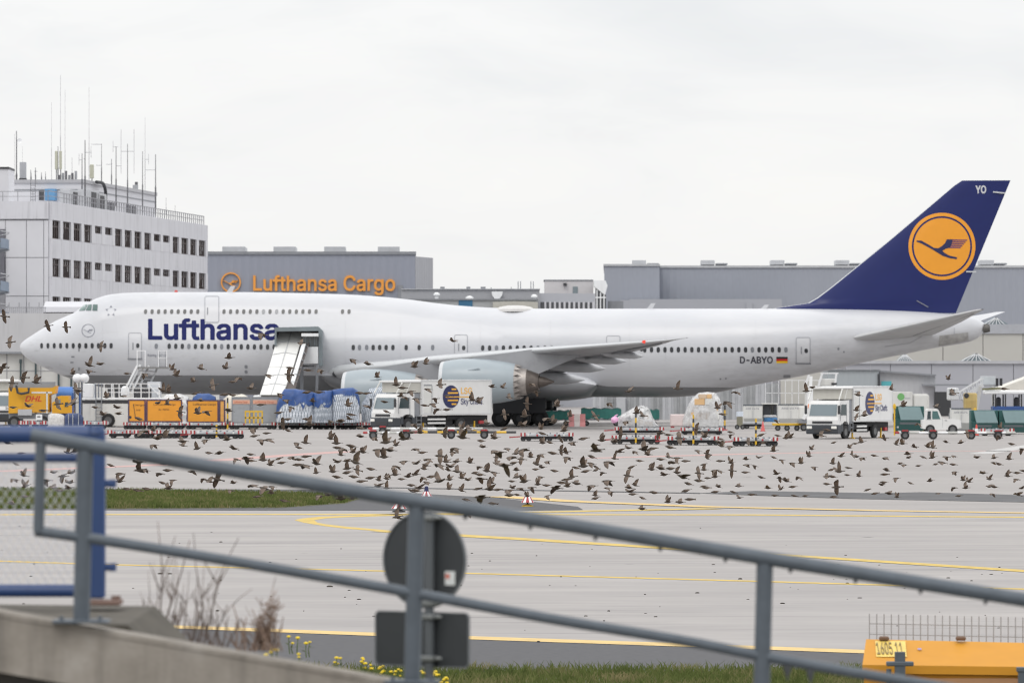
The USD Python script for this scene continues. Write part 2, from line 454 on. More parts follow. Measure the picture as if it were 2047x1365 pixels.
GRASS = usdkit.material(stage, '/World/Looks/grass_blades', {
    'g': ('geometry', {}), 'n': ('noise_texture', {'scale': 0.9, 'detail': 4.0}), 'r': ('rgb_ramp', {'ramp': [(0.3, (0.068, 0.088, 0.030)), (0.5, (0.105, 0.130, 0.042)), (0.68, (0.20, 0.175, 0.09))]}),
    'd': ('diffuse_bsdf', {}), 't': ('translucent_bsdf', {}), 'm': ('mix_closure', {'fac': 0.3})},
    [('g.position', 'n.vector'), ('n.fac', 'r.fac'), ('r.color', 'd.color'), ('r.color', 't.color'), ('d.BSDF', 'm.closure1'), ('t.BSDF', 'm.closure2')], surface='m.closure')


def blades(n, place, h, w, lean=0.5):
    """n three-sided blades; place(k) gives the root"""
    v, f = [], []
    for k in range(n):
        p = place()
        if p is None:
            continue
        hh, a = h * rnd.uniform(0.5, 1.25), rnd.uniform(0, 6.28)
        d = np.array([math.cos(a), math.sin(a), 0]) * w / 2
        l = np.array([rnd.gauss(0, lean), rnd.gauss(0, lean), 0]) * hh
        i = len(v)
        v += [p - d, p + d, p + l * .4 + (0, 0, hh * .6) + d * .6, p + l * .4 + (0, 0, hh * .6) - d * .6, p + l + (0, 0, hh)]
        f += [[i, i + 1, i + 2], [i, i + 2, i + 3], [i + 3, i + 2, i + 4]]
    b = B()
    b.add(v, f)
    return b


isl = Polygon([(p[0], p[1]) for p in gp((-80, 1017.5), (-80, 980), (250, 983.5), (600, 988.5), (718, 997), (690, 1006), (560, 1015.5), (200, 1017.5))])
from shapely.geometry import Point


def on_island():
    while True:
        p = G(rnd.uniform(-80, 720), rnd.uniform(980, 1018))
        if isl.contains(Point(p[0], p[1])):
            return np.array([p[0], p[1], 0.02])


blades(24000, on_island, 0.17, 0.05).build('island_grass', GRASS, kind='stuff', label='green grass growing on the island beside the taxiway', cat='grass')
FLOWER = M('yellow_petals', (0.75, 0.55, 0.02), 0.7, var=0.15, scale=30)
STEM = M('green_stem', (0.08, 0.12, 0.03), 0.8)

b = B()
for k in range(120):
    p = G(rnd.uniform(0, 2047), rnd.choice([rnd.uniform(1050, 1240), rnd.uniform(1090, 1200), rnd.uniform(1085, 1290)]))
    r0 = rnd.uniform(.008, .026) * (1.8 if rnd.random() < .08 else 1)
    m = trimesh.creation.icosphere(1, r0)
    v = np.array(m.vertices) * (rnd.uniform(1, 2.2), rnd.uniform(.8, 2), rnd.uniform(.4, .8))
    b.add(v + (p[0], p[1], .012 + r0 * .2), m.faces)
b.build('soil_crumbs', M('crumb_brown', (.055, .048, .04), .9, var=.4, scale=6), kind='stuff', label='small dark crumbs of soil scattered over the taxiway', cat='debris')
# ---------------------------------------------------------------- buildings
CLAD = M('white_cladding', (.545, .545, .58), .6, var=.05, scale=.3, dirt=.55, streak=True)
CLADP = M('white_cladding_plain', (.565, .565, .595), .6, var=.04, scale=.3)
JOINT = M('cladding_joint', (.26, .26, .28), .7)
MULL = M('brown_mullion', (.055, .04, .038), .6)
BLIND = M('window_blind', (.52, .52, .545), .7, var=.3, scale=1.2)
DGL = glassy('office_glass', (.06, .062, .07), .1)
RAILG = M('roof_rail_grey', (.23, .23, .25), .5)
PLANTG = M('plant_grey', (.33, .34, .36), .6, var=.1)

# office block with its long side running away from the camera (local x along the side, y into the building)
T0 = np.array([PX(104, 520), 520.0, 0.0])
TA = math.atan2(92.0, 9.4)
tux, tuy = math.cos(TA), math.sin(TA)
tower = thing('office_building', 'white panelled office block with rows of brown framed windows and a crowded roof', 'building', T0, TA)


def u_of(px, off=0.0):
    """distance along the side at which the face (moved off into the building) is seen at px"""
    k = (px - CX) / F
    x0, y0 = T0[0] - tuy * off, T0[1] + tux * off
    return (k * y0 - x0) / (tux - k * tuy)


def tz(py, u, off=0.0):
    return PZ(py, T0[1] + tuy * u + tux * off)


UL = u_of(415.5)
ROOF = 19.55
DEEP = 34.0
rows_z = [(17.85, 16.15), (14.36, 12.66), (10.87, 9.15), (7.4, 5.7)]
cells = [(358, 412, 1), (430, 485, 1), (503, 556, 1), (574, 627, 1), (648, 696, 0), (717, 766, 0), (786, 833, 1), (851, 899, 1), (918, 965, 1), (985, 1031, 1), (1050, 1096, 0), (1112, 1158, 0), (1179, 1221, 1), (1238, 1284, 1), (1298, 1342, 1), (1357, 1403, 1)]
cells = [(u_of(a / 3.4115), u_of(c / 3.4115), k) for a, c, k in cells]
REC = .35
b = B()
b.span((0.0, REC + .1, 0), (UL, DEEP, ROOF - .3))
b.build('wall', CLADP, tower)
b = B(); b.span((-.02, .02, ROOF - 1.7 - .0), (UL + .1, REC + .09, ROOF), .02)
b.span((-.25, .3, ROOF - 1.62), (-.012, DEEP, ROOF)); b.build('parapet', CLAD, tower)
zt = rows_z[0][0]
bands = [(ROOF - 1.705, rows_z[0][0])] + [(rows_z[i][1], rows_z[i + 1][0]) for i in range(3)] + [(rows_z[3][1], 0)]
for top, bot in bands:
    n = 18
    for k in range(n):
        b = B(); b.span((UL * k / n + .025, .03, bot), (UL * (k + 1) / n - .025, REC + .095, top)); b.build('spandrel_panel', CLAD, tower)
for (zt, zb) in rows_z[:3]:
    e = [0.0] + [q for c in cells for q in c[:2]] + [UL]
    for k in range(0, len(e), 2):
        b = B(); b.span((e[k] + (.012 if k else 0), .0, zb + .003), (e[k + 1] - .012, REC + .08, zt - .003)); b.build('pier', CLADP, tower)
    for u0, u1, full in cells:
        lo = zb if full else zt - .72
        if not full:
            b = B(); b.span((u0, .02, zb + .003), (u1, REC + .08, lo)); b.build('infill_panel', CLAD, tower)
        b = B(); b.span((u0, REC - .02, lo + .01), (u1, REC + .06, zt - .01)); w = b.build('window', DGL, tower)
        b = B(); nm = 4
        for k in range(nm + 1):
            x = u0 + (u1 - u0) * k / nm
            b.span((max(x - .10, u0), REC - .16, lo + .004), (min(x + .10, u1), REC - .03, zt - .012))
        if full:
            b.span((u0, REC - .14, zt - .62), (u1, REC - .025, zt - .50))
        b.span((u0, REC - .15, lo), (u1, REC - .024, lo + .09)); b.span((u0, REC - .15, zt - .1), (u1, REC - .024, zt - .004))
        b.build('window_frame', MULL, w)
        for k in range(nm):
            if rnd.random() < (.9 if zt < 15 else .75):
                x0, x1 = u0 + (u1 - u0) * k / nm, u0 + (u1 - u0) * (k + 1) / nm
                d = rnd.choice([.35, .6, .85, 1.0]) * (zt - lo - .1)
                b = B(); b.span((x0 + .12, REC - .045, zt - .1 - d), (x1 - .12, REC - .0215, zt - .1)); b.build('window_blind', BLIND, w)
# front gable facing the camera: large panels
zs = [0, 5.6, 9.0, tz(592, 0), tz(515, 0), tz(440, 0), ROOF - 1.64]
ys = [.3, .75, 2.35, 4.3, 8.0, 12, 16, 22, 28, DEEP]
for z0, z1 in zip(zs[:-1], zs[1:]):
    for y0, y1 in zip(ys[:-1], ys[1:]):
        if y0 < 4.2 or z1 > 17:
            b = B(); b.span((-.12, y0 + .03, z0 + .03), (-.012, y1 - .03, z1 - .03)); b.build('gable_panel', CLADP, tower)
b = B(); b.span((-.008, .3, 0), (-.004, DEEP, ROOF - .4)); b.build('gable_joint', JOINT, tower)
b = B(); b.span((-.4, 4.35, 11.8), (-.02, 14, 17.0)); b.build('stair_recess', M('recess_dark', (.12, .12, .14), .6), tower)
# outdoor spiral stair at the left edge
st = thing('spiral_staircase', 'grey outdoor spiral staircase against the left end of the white office block', 'staircase', W(-6, 725, 516) * (1, 1, 0))
b = B(); b.cyl((0, 0, 0), (0, 0, 19), .15, n=10); b.build('pole', GREY, st)
for py in (600, 515, 660):
    z = PZ(py, 516)
    b = B()
    ang = np.linspace(-2.6, 1.2, 26)
    o = np.array([[1.15 * math.cos(a), -1.15 * math.abs(math.sin(a)) if False else -1.15 * math.sin(a + .7) * .9, z + .35 + .55 * k / 25] for k, a in enumerate(ang)])
    b.grid(np.stack([o, o + [0, 0, .85]])); b.build('stair_screen', M('stair_blue_grey', (.20, .24, .30), .6), st)
    b = B(); b.tube(o + [0, 0, 1.5], .04, 6); b.build('handrail', LGREY, st)
    for k in range(0, 24, 3):
        a = ang[k]
        b = B(); b.box((.6 * math.cos(a), -.5 * math.sin(a + .7), z + .3 + .55 * k / 25), (1.1, .3, .05), rz=-a); b.build('step', GREY, st)
# roof: penthouse, parapet rail, plant
PO = 3.6
U0, U1 = u_of(166, PO), u_of(311, PO)
PH = tz(359, U0, PO)


def v_of(px, u):
    """depth into the building at which the cross plane u is seen at px"""
    k = (px - CX) / F
    return (T0[0] + tux * u - k * (T0[1] + tuy * u)) / (tuy + k * tux)


pent = thing('roof_penthouse', 'white plant storey set back on the roof of the office block', 'penthouse', T0, TA)
b = B(); b.span((U0, PO, ROOF - .3), (U1, DEEP - 4, PH - .35)); b.build('wall', CLADP, pent)
b = B(); b.span((U0 - .15, PO - .15, PH - .345), (U1 + .2, DEEP - 3.9, PH)); b.build('roof_edge', M('roof_edge_grey', (.36, .36, .38), .5), pent)
b = B(); b.span((U0 + 1.0, PO - .05, PH - 1.05), (U1, PO - .005, PH - .95)); b.span((U0 - .05, PO, PH - 1.05), (U0 - .005, DEEP - 5, PH - .95)); b.build('cable_tray', GREY, pent)
for a in (212, 224, 255, 267):
    u = u_of(a, PO)
    b = B(); b.span((u - 1.1, PO - .12, ROOF + .55), (u + 1.1, PO - .01, ROOF + 1.35)); b.build('louvre_window', M('louvre_dark', (.10, .10, .11), .6), pent)
for a, wd, hh in ((138, 2.6, 1.6), (175, 3.2, 1.9), (192, 2.6, 1.7)):
    u = u_of(a, PO - 1.6)
    c = thing('air_conditioner', {138: 'leftmost grey air conditioning unit on the office roof, right of the blue door', 175: 'middle dark fronted air conditioning unit behind the roof rail', 192: 'right air conditioning unit under the curved black pipe'}[a], 'air conditioner', T0, TA, 'air conditioners on the office roof')
    b = B(); b.span((u - wd, PO - 2.2, ROOF), (u + wd, PO - 1.2, ROOF + hh), .04); b.build('case', LGREY, c)
    b = B(); b.span((u - wd * .4, PO - 2.26, ROOF + .2), (u + wd * .4, PO - 2.2, ROOF + hh - .2)); b.build('fan_grille', DARK, c)
u = u_of(197, PO - .4)
b = B()
tt = np.linspace(0, math.pi, 14)
b.tube([(u - 1.8, PO - .5, PH - .1)] + [(u + 1.2 * math.sin(t) * 2.0, PO - .7, PH - 1.3 + 1.2 * math.cos(t)) for t in tt] + [(u - .8, PO - .7, PH - 2.5)], .16, 8)
b.build('vent_pipe', DARK, pent)
# end wall of the penthouse (towards the camera): door, blue cabin
for x0, x1, y0, y1, mt, nm in ((78, 88, 381, 400, DGL, 'door'), (94, 114, 378, 401, M('blue_cabin', (.10, .25, .44), .5), 'blue_cabin')):
    v0, v1, dd = v_of(x1, U0), v_of(x0, U0), (.05 if nm == 'door' else 1.2)
    yy = T0[1] + tuy * U0
    b = B(); b.span((U0 - dd, v0, PZ(y1, yy)), (U0 - .004, v1, PZ(y0, yy))); b.build(nm, mt, pent)
yy = 521.5
blk = thing('roof_block', 'taller white plant room at the far left of the office roof', 'plant room', (PX(-30, yy), yy, ROOF))
b = B(); b.span((0, 0, -.2), (PX(17, yy) - PX(-30, yy), 6, PZ(338, yy) - ROOF)); b.build('wall', CLADP, blk)
b = B(); b.span((-.1, -.1, PZ(338, yy) - ROOF), (PX(18, yy) - PX(-30, yy), 6.1, PZ(334, yy) - ROOF)); b.build('roof_edge', DARK, blk)
rail = thing('roof_railing', 'grey guard rail along the roof edge of the office block', 'railing', T0, TA)
b = B(); b.bar((0, .35, ROOF + .95), (UL - .5, .35, ROOF + .95), .07); b.bar((0, .35, ROOF + .5), (UL - .5, .35, ROOF + .5), .05); b.build('rail', RAILG, rail)
for k in range(62):
    x = 8 + (UL - 8.6) * k / 61
    b = B(); b.bar((x, .35, ROOF - .02), (x, .35, ROOF + .93), .08); b.build('baluster', RAILG, rail)
r2 = thing('roof_railing', 'thin guard rail across the roof end facing the camera at far left', 'railing', T0, TA)
b = B(); b.bar((.15, .4, ROOF + .9), (.15, 12, ROOF + .9), .05); b.bar((.15, .4, ROOF + .45), (.15, 12, ROOF + .45), .04); b.build('rail', RAILG, r2)
for k in range(9):
    b = B(); b.bar((.15, .4 + k * 1.4, ROOF), (.15, .4 + k * 1.4, ROOF + .88), .05); b.build('baluster', RAILG, r2)

# antennas: px, top, bottom, half width in m, arms [(py, x0, x1, stub)]
ANT = [
    (33, 262, 372, .09, [(352, 20, 36, 0)], 'thick dark antenna mast beside the small round dish', 30.0),
    (29, 268, 345, .025, [], 'thin grey whip just left of the thick dark mast', 30.0),
    (45, 292, 318, .02, [], 'short whip standing on the pale grey roof cabinet', 30.0),
    (103, 205, 356, .022, [], 'tall faint whip left of the twin panel antenna', 10.0),
    (121, 150, 352, .03, [], 'very tall whip rising beside the twin panel antenna', 10.0),
    (130, 180, 400, .022, [], 'tall faint whip right of the twin panel antenna', 4.0),
    (116, 293, 352, .05, [], 'dark pole between the two panel antennas', 9.0),
    (164, 307, 400, .06, [(320, 158, 164, 1)], 'short dark mast just left of the tallest dark mast', 3.2),
    (170, 280, 412, .07, [(305, 170, 182, 1), (318, 167, 171, 0)], 'dark mast with thickened lower half, left of the curved pipe', 1.2),
    (178, 175, 358, .025, [], 'very tall pale whip behind the dark masts', 8.0),
    (203, 288, 362, .045, [(289, 182, 203, 0), (331, 192, 203, 0)], 'mast with one long horizontal arm pointing left', 6.0),
    (223, 318, 368, .05, [(329, 212, 224, 0)], 'short thick mast between the horizontal-arm mast and the tee mast', 5.0),
    (232, 294, 412, .06, [(294, 226, 236, 1), (332, 231, 242, 1)], 'mast with a small forked head', 1.2),
    (255, 288, 420, .055, [(303, 242, 268, 2)], 'mast carrying a wide cross arm with two upright rods', 1.2),
    (285, 303, 425, .055, [], 'plain dark mast left of the faint tall whip', 1.2),
    (290, 235, 380, .025, [(319, 290, 297, 1), (340, 291, 310, 0)], 'tall faint whip with small side stubs', 6.0),
    (311, 309, 428, .07, [], 'rightmost dark mast at the end of the roof plant storey', 1.2),
    (332, 395, 430, .03, [], 'short whip on the roof rail at right', 1.5), (350, 410, 432, .03, [], 'last short whip on the roof rail', 1.5),
    (62, 345, 358, .06, [], 'short stub mast above the roof ladder', 8.0), (71, 335, 358, .05, [(343, 68, 75, 0)], 'small mast with crossed head right of the roof ladder', 8.0),
    (83, 345, 358, .05, [], 'small stub left of the tall faint whip', 8.0), (91, 343, 358, .04, [], 'thin stub right of the small roof stub', 8.0),
    (144, 315, 358, .03, [], 'thin whip above the cluster of roof drums', 8.0), (9, 395, 330, .03, [], '', 0)]
MAST = M('mast_dark', (.11, .11, .12), .6)
MASTL = M('mast_pale', (.30, .30, .32), .6)
for px, yt, yb, hw, arms, lab, off in ANT:
    if not lab:
        continue
    u = max(u_of(px, off), .3 if off < 3.6 else U0 + .6)
    Y = T0[1] + tuy * u + tux * off
    z0, z1 = max(PZ(yb, Y), ROOF - .1), PZ(yt, Y)
    if off >= 3.6:
        z0 = min(z0, PH - .05)
    X = PX(px, Y)
    a = thing('antenna_mast', lab, 'antenna', (X, Y, z0), 0, 'antennas on the office roof')
    b = B(); m = (z1 - z0)
    b.tube([(0, 0, 0), (0, 0, m * .45), (0, 0, m * .46), (0, 0, m)], [hw * 1.25, hw * 1.25, hw * .8, hw * .55], 6)
    b.build('mast', MASTL if hw < .035 else MAST, a)
    for py, xa, xb, k in arms:
        z = PZ(py, Y) - z0
        b = B(); xa, xb = PX(xa, Y) - X, PX(xb, Y) - X
        b.bar((xa, 0, z), (xb, 0, z), .045)
        for xs in {0: (), 1: (xb if abs(xb) > abs(xa) else xa,), 2: (xa, xb)}[k]:
            b.bar((xs, 0, z - (2.2 if k == 2 else .5)), (xs, 0, z + (2.2 if k == 2 else .6)), .035)
        b.build('cross_arm', MASTL, a)
for px, lab in ((112.5, 'left upright panel antenna of the twin pair'), (121, 'right upright panel antenna of the twin pair'), (183.5, 'single broad panel antenna by the curved pipe')):
    off = 9.0 if px < 150 else 5
    u = max(U0 + .8, u_of(px, off)); Y = T0[1] + tuy * u + tux * off
    a = thing('panel_antenna', lab, 'antenna', (PX(px, Y), Y, PH - .05), 0, 'panel antennas on the office roof')
    z0, z1 = (PZ(338, Y), PZ(301, Y)) if px < 150 else (PZ(356, Y), PZ(328, Y))
    b = B(); b.box((0, 0, (z0 + z1) / 2 - PH), (.28 if px < 150 else .42, .2, z1 - z0), .05); b.build('panel', M('antenna_cream', (.42, .42, .34), .5), a)
    b = B(); b.bar((0, .2, 0), (0, .2, z1 - PH - .2), .09); b.build('pole', MAST, a)
YG = T0[1] + tuy * U0 + tux * 9 + 1.2
Y = YG
a = thing('dish_antenna', 'small round white dish beside the thick dark mast', 'dish antenna', (PX(39.5, Y), Y, PH))
b = B(); z = PZ(282, Y) - PH; b.lathe([(0, .02), (.03, .15), (.08, .25), (.09, .25), (.04, .15), (.02, .02)], (0, 0, z), (0, -1, 0), 20); b.build('dish', WHITE, a, smooth=30)
b = B(); b.bar((-.3, .1, z), (0, .05, z), .06); b.build('bracket', MAST, a)
b = B(); b.bar((-.3, .1, -.1), (-.3, .1, z + .2), .06); b.build('pole', MAST, a)
a = thing('roof_cabinet', 'pale grey upright cabinet on the roof right of the thick dark mast', 'cabinet', (PX(46, YG), YG, PH - .05))
b = B(); b.box((0, 0, 1.0), (.62, .6, 1.6), .03); b.build('case', PLANTG, a)
b = B(); b.box((0, 0, .1), (.75, .7, .2)); b.build('base', DARK, a)
a = thing('roof_drums', 'cluster of small dark drums and pipes on the roof left of the dark masts', 'roof plant', (PX(137, YG + 1), YG + 1, PH - .02))
for k in range(6):
    b = B(); b.cyl((k * .32 - .9, (k % 2) * .3, 0), (k * .32 - .9, (k % 2) * .3, .55 + .2 * (k % 3)), .13, n=10); b.build('drum', [MAST, PLANTG][k % 2], a)
a = thing('roof_ladder', 'grey ladder fixed to the roof plant storey at left', 'ladder', (PX(66, YG - 2.6), YG - 2.6, ROOF))
b = B()
for x in (-.22, .22):
    b.bar((x, 0, 0), (x, 0, PH - ROOF + .9), .05)
b.build('rail', MAST, a)
for k in range(9):
    b = B(); b.bar((-.22, 0, .3 + k * .28), (.22, 0, .3 + k * .28), .035); b.build('rung', MAST, a)
a = thing('exhaust_stack', 'short grey exhaust stack on the plant storey roof right of the masts', 'chimney', (PX(270, T0[1] + tuy * u_of(270, 6)), T0[1] + tuy * u_of(270, 6) + tux * 6, PH - .05))
b = B(); b.box((0, 0, .45), (.55, .6, .9), .03); b.build('stack', PLANTG, a)
b = B(); b.box((.1, 0, 1.05), (.3, .4, .35), .02); b.build('cowl', MAST, a)

# low podium wing in front of the office block
PYD = 498.0
pod = thing('podium_building', 'low pale grey building in front of the office block behind the nose', 'building', (PX(-260, PYD), PYD, 0))
x1 = PX(420, PYD) - PX(-260, PYD)
b = B(); b.span((0, 0, PZ(704, PYD)), (x1, 16, PZ(626, PYD))); b.build('upper_wall', M('podium_upper', (.46, .46, .475), .6, var=.05, scale=.2, dirt=.25, streak=True), pod)
b = B(); b.span((0, .5, 0), (x1, 15.5, PZ(704, PYD) - .004)); b.build('lower_wall', M('podium_lower', (.55, .545, .525), .6, var=.06, scale=.3, dirt=.2), pod)
b = B(); b.span((-.1, -.12, PZ(707, PYD)), (x1, -.003, PZ(703, PYD))); b.build('ledge', GREY, pod)
for px in (41, 71, 117, 142):
    b = B(); X = PX(px, PYD) - PX(-260, PYD); b.bar((X, .2, 0), (X, .2, PZ(724, PYD)), .16); b.box((X, .2, PZ(722, PYD)), (.22, .3, .35)); b.build('lamp_post', M('post_green_grey', (.04, .06, .065), .6), pod)
for k in range(20):
    X = x1 * k / 20
    b = B(); b.span((X, .46, 0), (X + .06, .497, PZ(704, PYD) - .1)); b.build('panel_joint', JOINT, pod)
b = B(); b.span((0, .44, PZ(741, PYD)), (x1, .494, PZ(740, PYD))); b.build('panel_joint', LGREY, pod)
pr = thing('podium_railing', 'row of short grey rail posts on the low building left of the nose', 'railing', (PX(5, PYD), PYD + .6, PZ(626, PYD)))
for k in range(22):
    X = PX(5 + k * 4.0, PYD) - PX(5, PYD)
    b = B(); b.bar((X, 0, -.02), (X, 0, .95 if k % 5 == 3 else .55), .06); b.build('post', RAILG, pr)
b = B(); b.bar((0, 0, .5), (3.8, 0, .5), .05); b.build('rail', RAILG, pr)
cn = thing('roof_canopy', 'white sloping canopy above the nose with a dark underside', 'canopy', (PX(88, 505), 505, PZ(626, 505)))
X = PX(300, 505) - PX(88, 505)
b = B(); b.poly([(-.6, .08), (-.6, .55), (1.6, 1.05), (2.4, 1.05), (2.4, .08)], (0, 0, 0), (0, 1, 0), (0, 0, 1), X); b.build('roof', CLADP, cn)
b = B(); b.span((0, -.5, -.12), (X, 2.2, .075)); b.build('underside', DARK, cn)

# cargo hall with orange lettering
RIBL = ribbed('hall_blue_grey', (.255, .272, .325), 'x', .9)
RIBS = ribbed('hall_side_grey', (.33, .335, .36), 'y', .9)
HYD = 640.0
hx0, hx1 = PX(330, HYD), PX(830, HYD)
hz = PZ(509, HYD)
hall = thing('cargo_hall', 'blue grey ribbed cargo hall with large orange lettering', 'warehouse', (hx0, HYD, 0), math.radians(1.2))
b = B(); b.span((0, 0, 0), (hx1 - hx0, 60, hz)); b.build('wall', RIBL, hall)
b = B(); b.poly([(0, 0), (2.05, 9), (2.05, 60), (0, 60)], (hx1 - hx0 + .01, 0, 0), (1, 0, 0), (0, 1, 0), hz - .2); b.build('side_wall', RIBS, hall)
b = B(); b.span((-.1, -.15, hz + .003), (hx1 - hx0 + .1, 60, hz + .35)); b.build('roof_edge', GREY, hall)
for x0, x1 in ((442, 488), (545, 590), (647, 690), (755, 799)):
    b = B(); b.span((PX(x0, HYD) - hx0, 4, hz + .353), (PX(x1, HYD) - hx0, 14, hz + 1.0), .04); b.build('roof_light', LGREY, hall)
hp = lambda x, y: ((PX(x, HYD) - hx0), 0, PZ(y, HYD))
SIGN_O = M('sign_orange', (.72, .30, .05), .5, var=.05)
b = B(); v, f = lettering('Lufthansa Cargo', PX(790, HYD) - PX(506, HYD), PZ(552, HYD) - PZ(581, HYD), True, .25)
o = np.array(hp(506, 580.5)) + (0, -.28, 0)
b.add(np.c_[v[:, 0], -v[:, 2] + .25, v[:, 1]] + o, f[:, ::-1]); b.build('sign_lettering', SIGN_O, hall)
sc = (PX(481, HYD) - PX(461, HYD)); oc = np.array(hp(461.5, 564.5))
b = B(); b.poly(Polygon(disc(48, sc), [disc(48, sc * .86)]), oc + (0, -.02, 0), (1, 0, 0), (0, 0, 1), .2); se = b.build('sign_emblem', SIGN_O, hall)
b = B(); b.poly([(x * sc, y * sc) for x, y in CRANE], oc + (0, -.02, 0), (1, 0, 0), (0, 0, 1), .2)
for q in FEATHERS:
    b.poly([(x * sc, y * sc) for x, y in q], oc + (0, -.02, 0), (1, 0, 0), (0, 0, 1), .18)
b.build('emblem_crane', SIGN_O, se)
b = B(); b.span((PX(795, HYD) - hx0, -.1, 0), (PX(805, HYD) - hx0, -.02, PZ(570, HYD))); b.build('side_door', GREY, hall)

# right hangar
KYD = 660.0
kx0 = PX(1208, KYD)
han = thing('hangar', 'long pale blue grey ribbed hangar behind the tail', 'hangar', (kx0, KYD, 0), math.radians(-1.0))
RIBH = ribbed('hangar_grey', (.285, .303, .35), 'x', .8)
xs = PX(1318, KYD) - kx0
kz = PZ(533, KYD)
b = B(); b.span((0, -3, 0), (xs, 50, kz)); b.build('end_bay', RIBH, han)
b = B(); b.span((xs + .003, 0, 0), (PX(2500, KYD) - kx0, 50, kz - .15)); b.build('wall', RIBH, han)
b = B(); b.span((-.1, -3.15, kz + .003), (xs + .05, 50, kz + .25)); b.span((xs + .06, -.15, kz - .147), (PX(2500, KYD) - kx0, 50, kz + .12)); b.build('roof_edge', LGREY, han)
for x in (1264, 1402, 1542, 1672, 1831, 1962, 2090):
    X = PX(x, KYD) - kx0
    b = B(); b.span((X, 3, kz + .253), (X + 1.6, 8, kz + .8), .03); b.build('roof_vent', LGREY, han)
    b = B(); b.span((X + 1.75, 3, kz + .253), (X + 3.1, 8, kz + .45), .03); b.build('roof_vent', GREY, han)
for x0, x1, yt in ((1240, 1272, 601), (1258, 1560, 599), (1490, 1502, 605)):
    b = B(); b.span((PX(x0, KYD) - kx0, -3.6 - x0 * .001, 0), (PX(x1, KYD) - kx0, -3.2, PZ(yt, KYD))); b.build('lean_to', M('lean_to_grey', (.34, .35, .385), .6, var=.04, scale=.2), han)

# middle buildings above the fuselage
MYD = 600.0
mid = thing('terminal_block', 'low grey flat roofed building with vents between the two halls', 'building', (PX(800, MYD), MYD, 0))
m0 = PX(800, MYD)
mx = lambda p: PX(p, MYD) - m0
b = B(); b.span((mx(800), 6, 0), (mx(1079), 30, PZ(577.5, MYD))); b.build('upper_wall', ribbed('block_grey', (.33, .335, .355), 'x', 1.2, .3), mid)
b = B(); b.span((mx(800), 5.8, PZ(577.4, MYD)), (mx(1080), 30, PZ(575.6, MYD))); b.build('roof_edge', LGREY, mid)
b = B(); b.span((mx(800), 0, 0), (mx(1075), 5.99, PZ(600, MYD))); b.build('lower_wall', M('block_lower', (.36, .375, .385), .6, var=.05, scale=.2), mid)
b = B(); b.span((mx(800), -.2, PZ(599.9, MYD)), (mx(1075), 5.98, PZ(597, MYD))); b.build('lower_roof', GREY, mid)
b = B(); b.span((mx(917), -.1, 0), (mx(944.5), -.01, PZ(599, MYD))); b.build('blue_gate', M('teal_blue', (.03, .13, .24), .5), mid)
for x0, x1 in ((878, 887), (931, 939), (960, 970)):
    b = B(); b.span((mx(x0), 8, PZ(575.5, MYD)), (mx(x1), 10, PZ(571, MYD)), .03); b.build('roof_vent', GREY, mid)
for x, y, r in ((872, 588, .35), (938, 595, .42), (1068, 592, .35)):
    b = B(); b.lathe([(-.5, r * .55), (0, r * .6), (.02, r), (.2, r * .95), (.32, r * .3), (.33, .01)], (mx(x), 3, PZ(y + 2, MYD)), (0, 0, 1), 14); b.build('roof_cowl', WHITE, mid, smooth=30)
b = B(); b.poly([(-.6, .9), (.6, .9), (.52, .5), (.25, .12), (0, 0), (-.25, .12), (-.52, .5)], (mx(993.5), 5.7, PZ(598.5, MYD)), (1, 0, 0), (0, 0, 1), .12); b.build('sign_shield', WHITE, mid)
b = B(); b.poly([(mx(985), 0), (mx(1075), 0), (mx(1075), PZ(604, MYD)), (mx(1030), PZ(602.5, MYD)), (mx(985), PZ(604, MYD))], (0, -.1, 0), (1, 0, 0), (0, 0, 1), 2); b.build('low_shed', M('shed_beige', (.42, .41, .37), .6), mid)
for x in (1036, 1041, 1062, 1067, 981, 1022):
    b = B(); b.bar((mx(x), 12, PZ(577, MYD)), (mx(x), 12, PZ(559 if x > 1030 else 571, MYD)), .09); b.build('roof_aerial', GREY, mid)
# row-window wing and stair tower to its right
wg = thing('office_wing', 'pale grey wing with a row of dark windows left of the hangar', 'building', (PX(1079, 615), 615, 0), math.radians(28))
wx = lambda p: (PX(p, 615) - PX(1079, 615)) * 1.22
b = B(); b.span((0, .3, 0), (wx(1185), 12, PZ(586, 615))); b.build('wall', M('wing_wall', (.40, .41, .445), .6, var=.04, scale=.2), wg)
for k in range(11):
    b = B(); b.span((wx(1083 + k * 9), .2, PZ(617, 615)), (wx(1088.5 + k * 9), .29, PZ(604, 615))); b.build('window', DGL, wg)
    b = B(); b.span((wx(1088.6 + k * 9), .1, PZ(618, 615)), (wx(1091.9 + k * 9), .295, PZ(603, 615))); b.build('pier', CLADP, wg)
ph = thing('stair_tower', 'white block with a flat roof and a glazed stair beside the hangar', 'building', (PX(1089, 630), 630, 0))
px_ = lambda p: PX(p, 630) - PX(1089, 630)
b = B(); b.span((0, 0, 0), (px_(1186), 10, PZ(561, 630))); b.build('wall', M('block_cream', (.52, .505, .515), .6, var=.04, scale=.2), ph)
b = B(); b.span((-.1, -.1, PZ(561, 630) + .003), (px_(1186), 10, PZ(559, 630))); b.build('roof_edge', GREY, ph)
b = B(); b.span((px_(1145), -.1, PZ(593, 630)), (px_(1155), -.01, PZ(573, 630))); b.build('window', LGLASS, ph)
b = B(); b.span((px_(1126), -.5, PZ(571, 630)), (px_(1133), -.01, PZ(566, 630))); b.build('duct', DARK, ph)
b = B(); b.poly([(px_(1190), 0), (px_(1190), PZ(574, 630)), (px_(1211), PZ(590, 630)), (px_(1211), 0)], (0, -1.5, 0), (1, 0, 0), (0, 0, 1), -3); b.build('stair_glazing', DGL, ph)
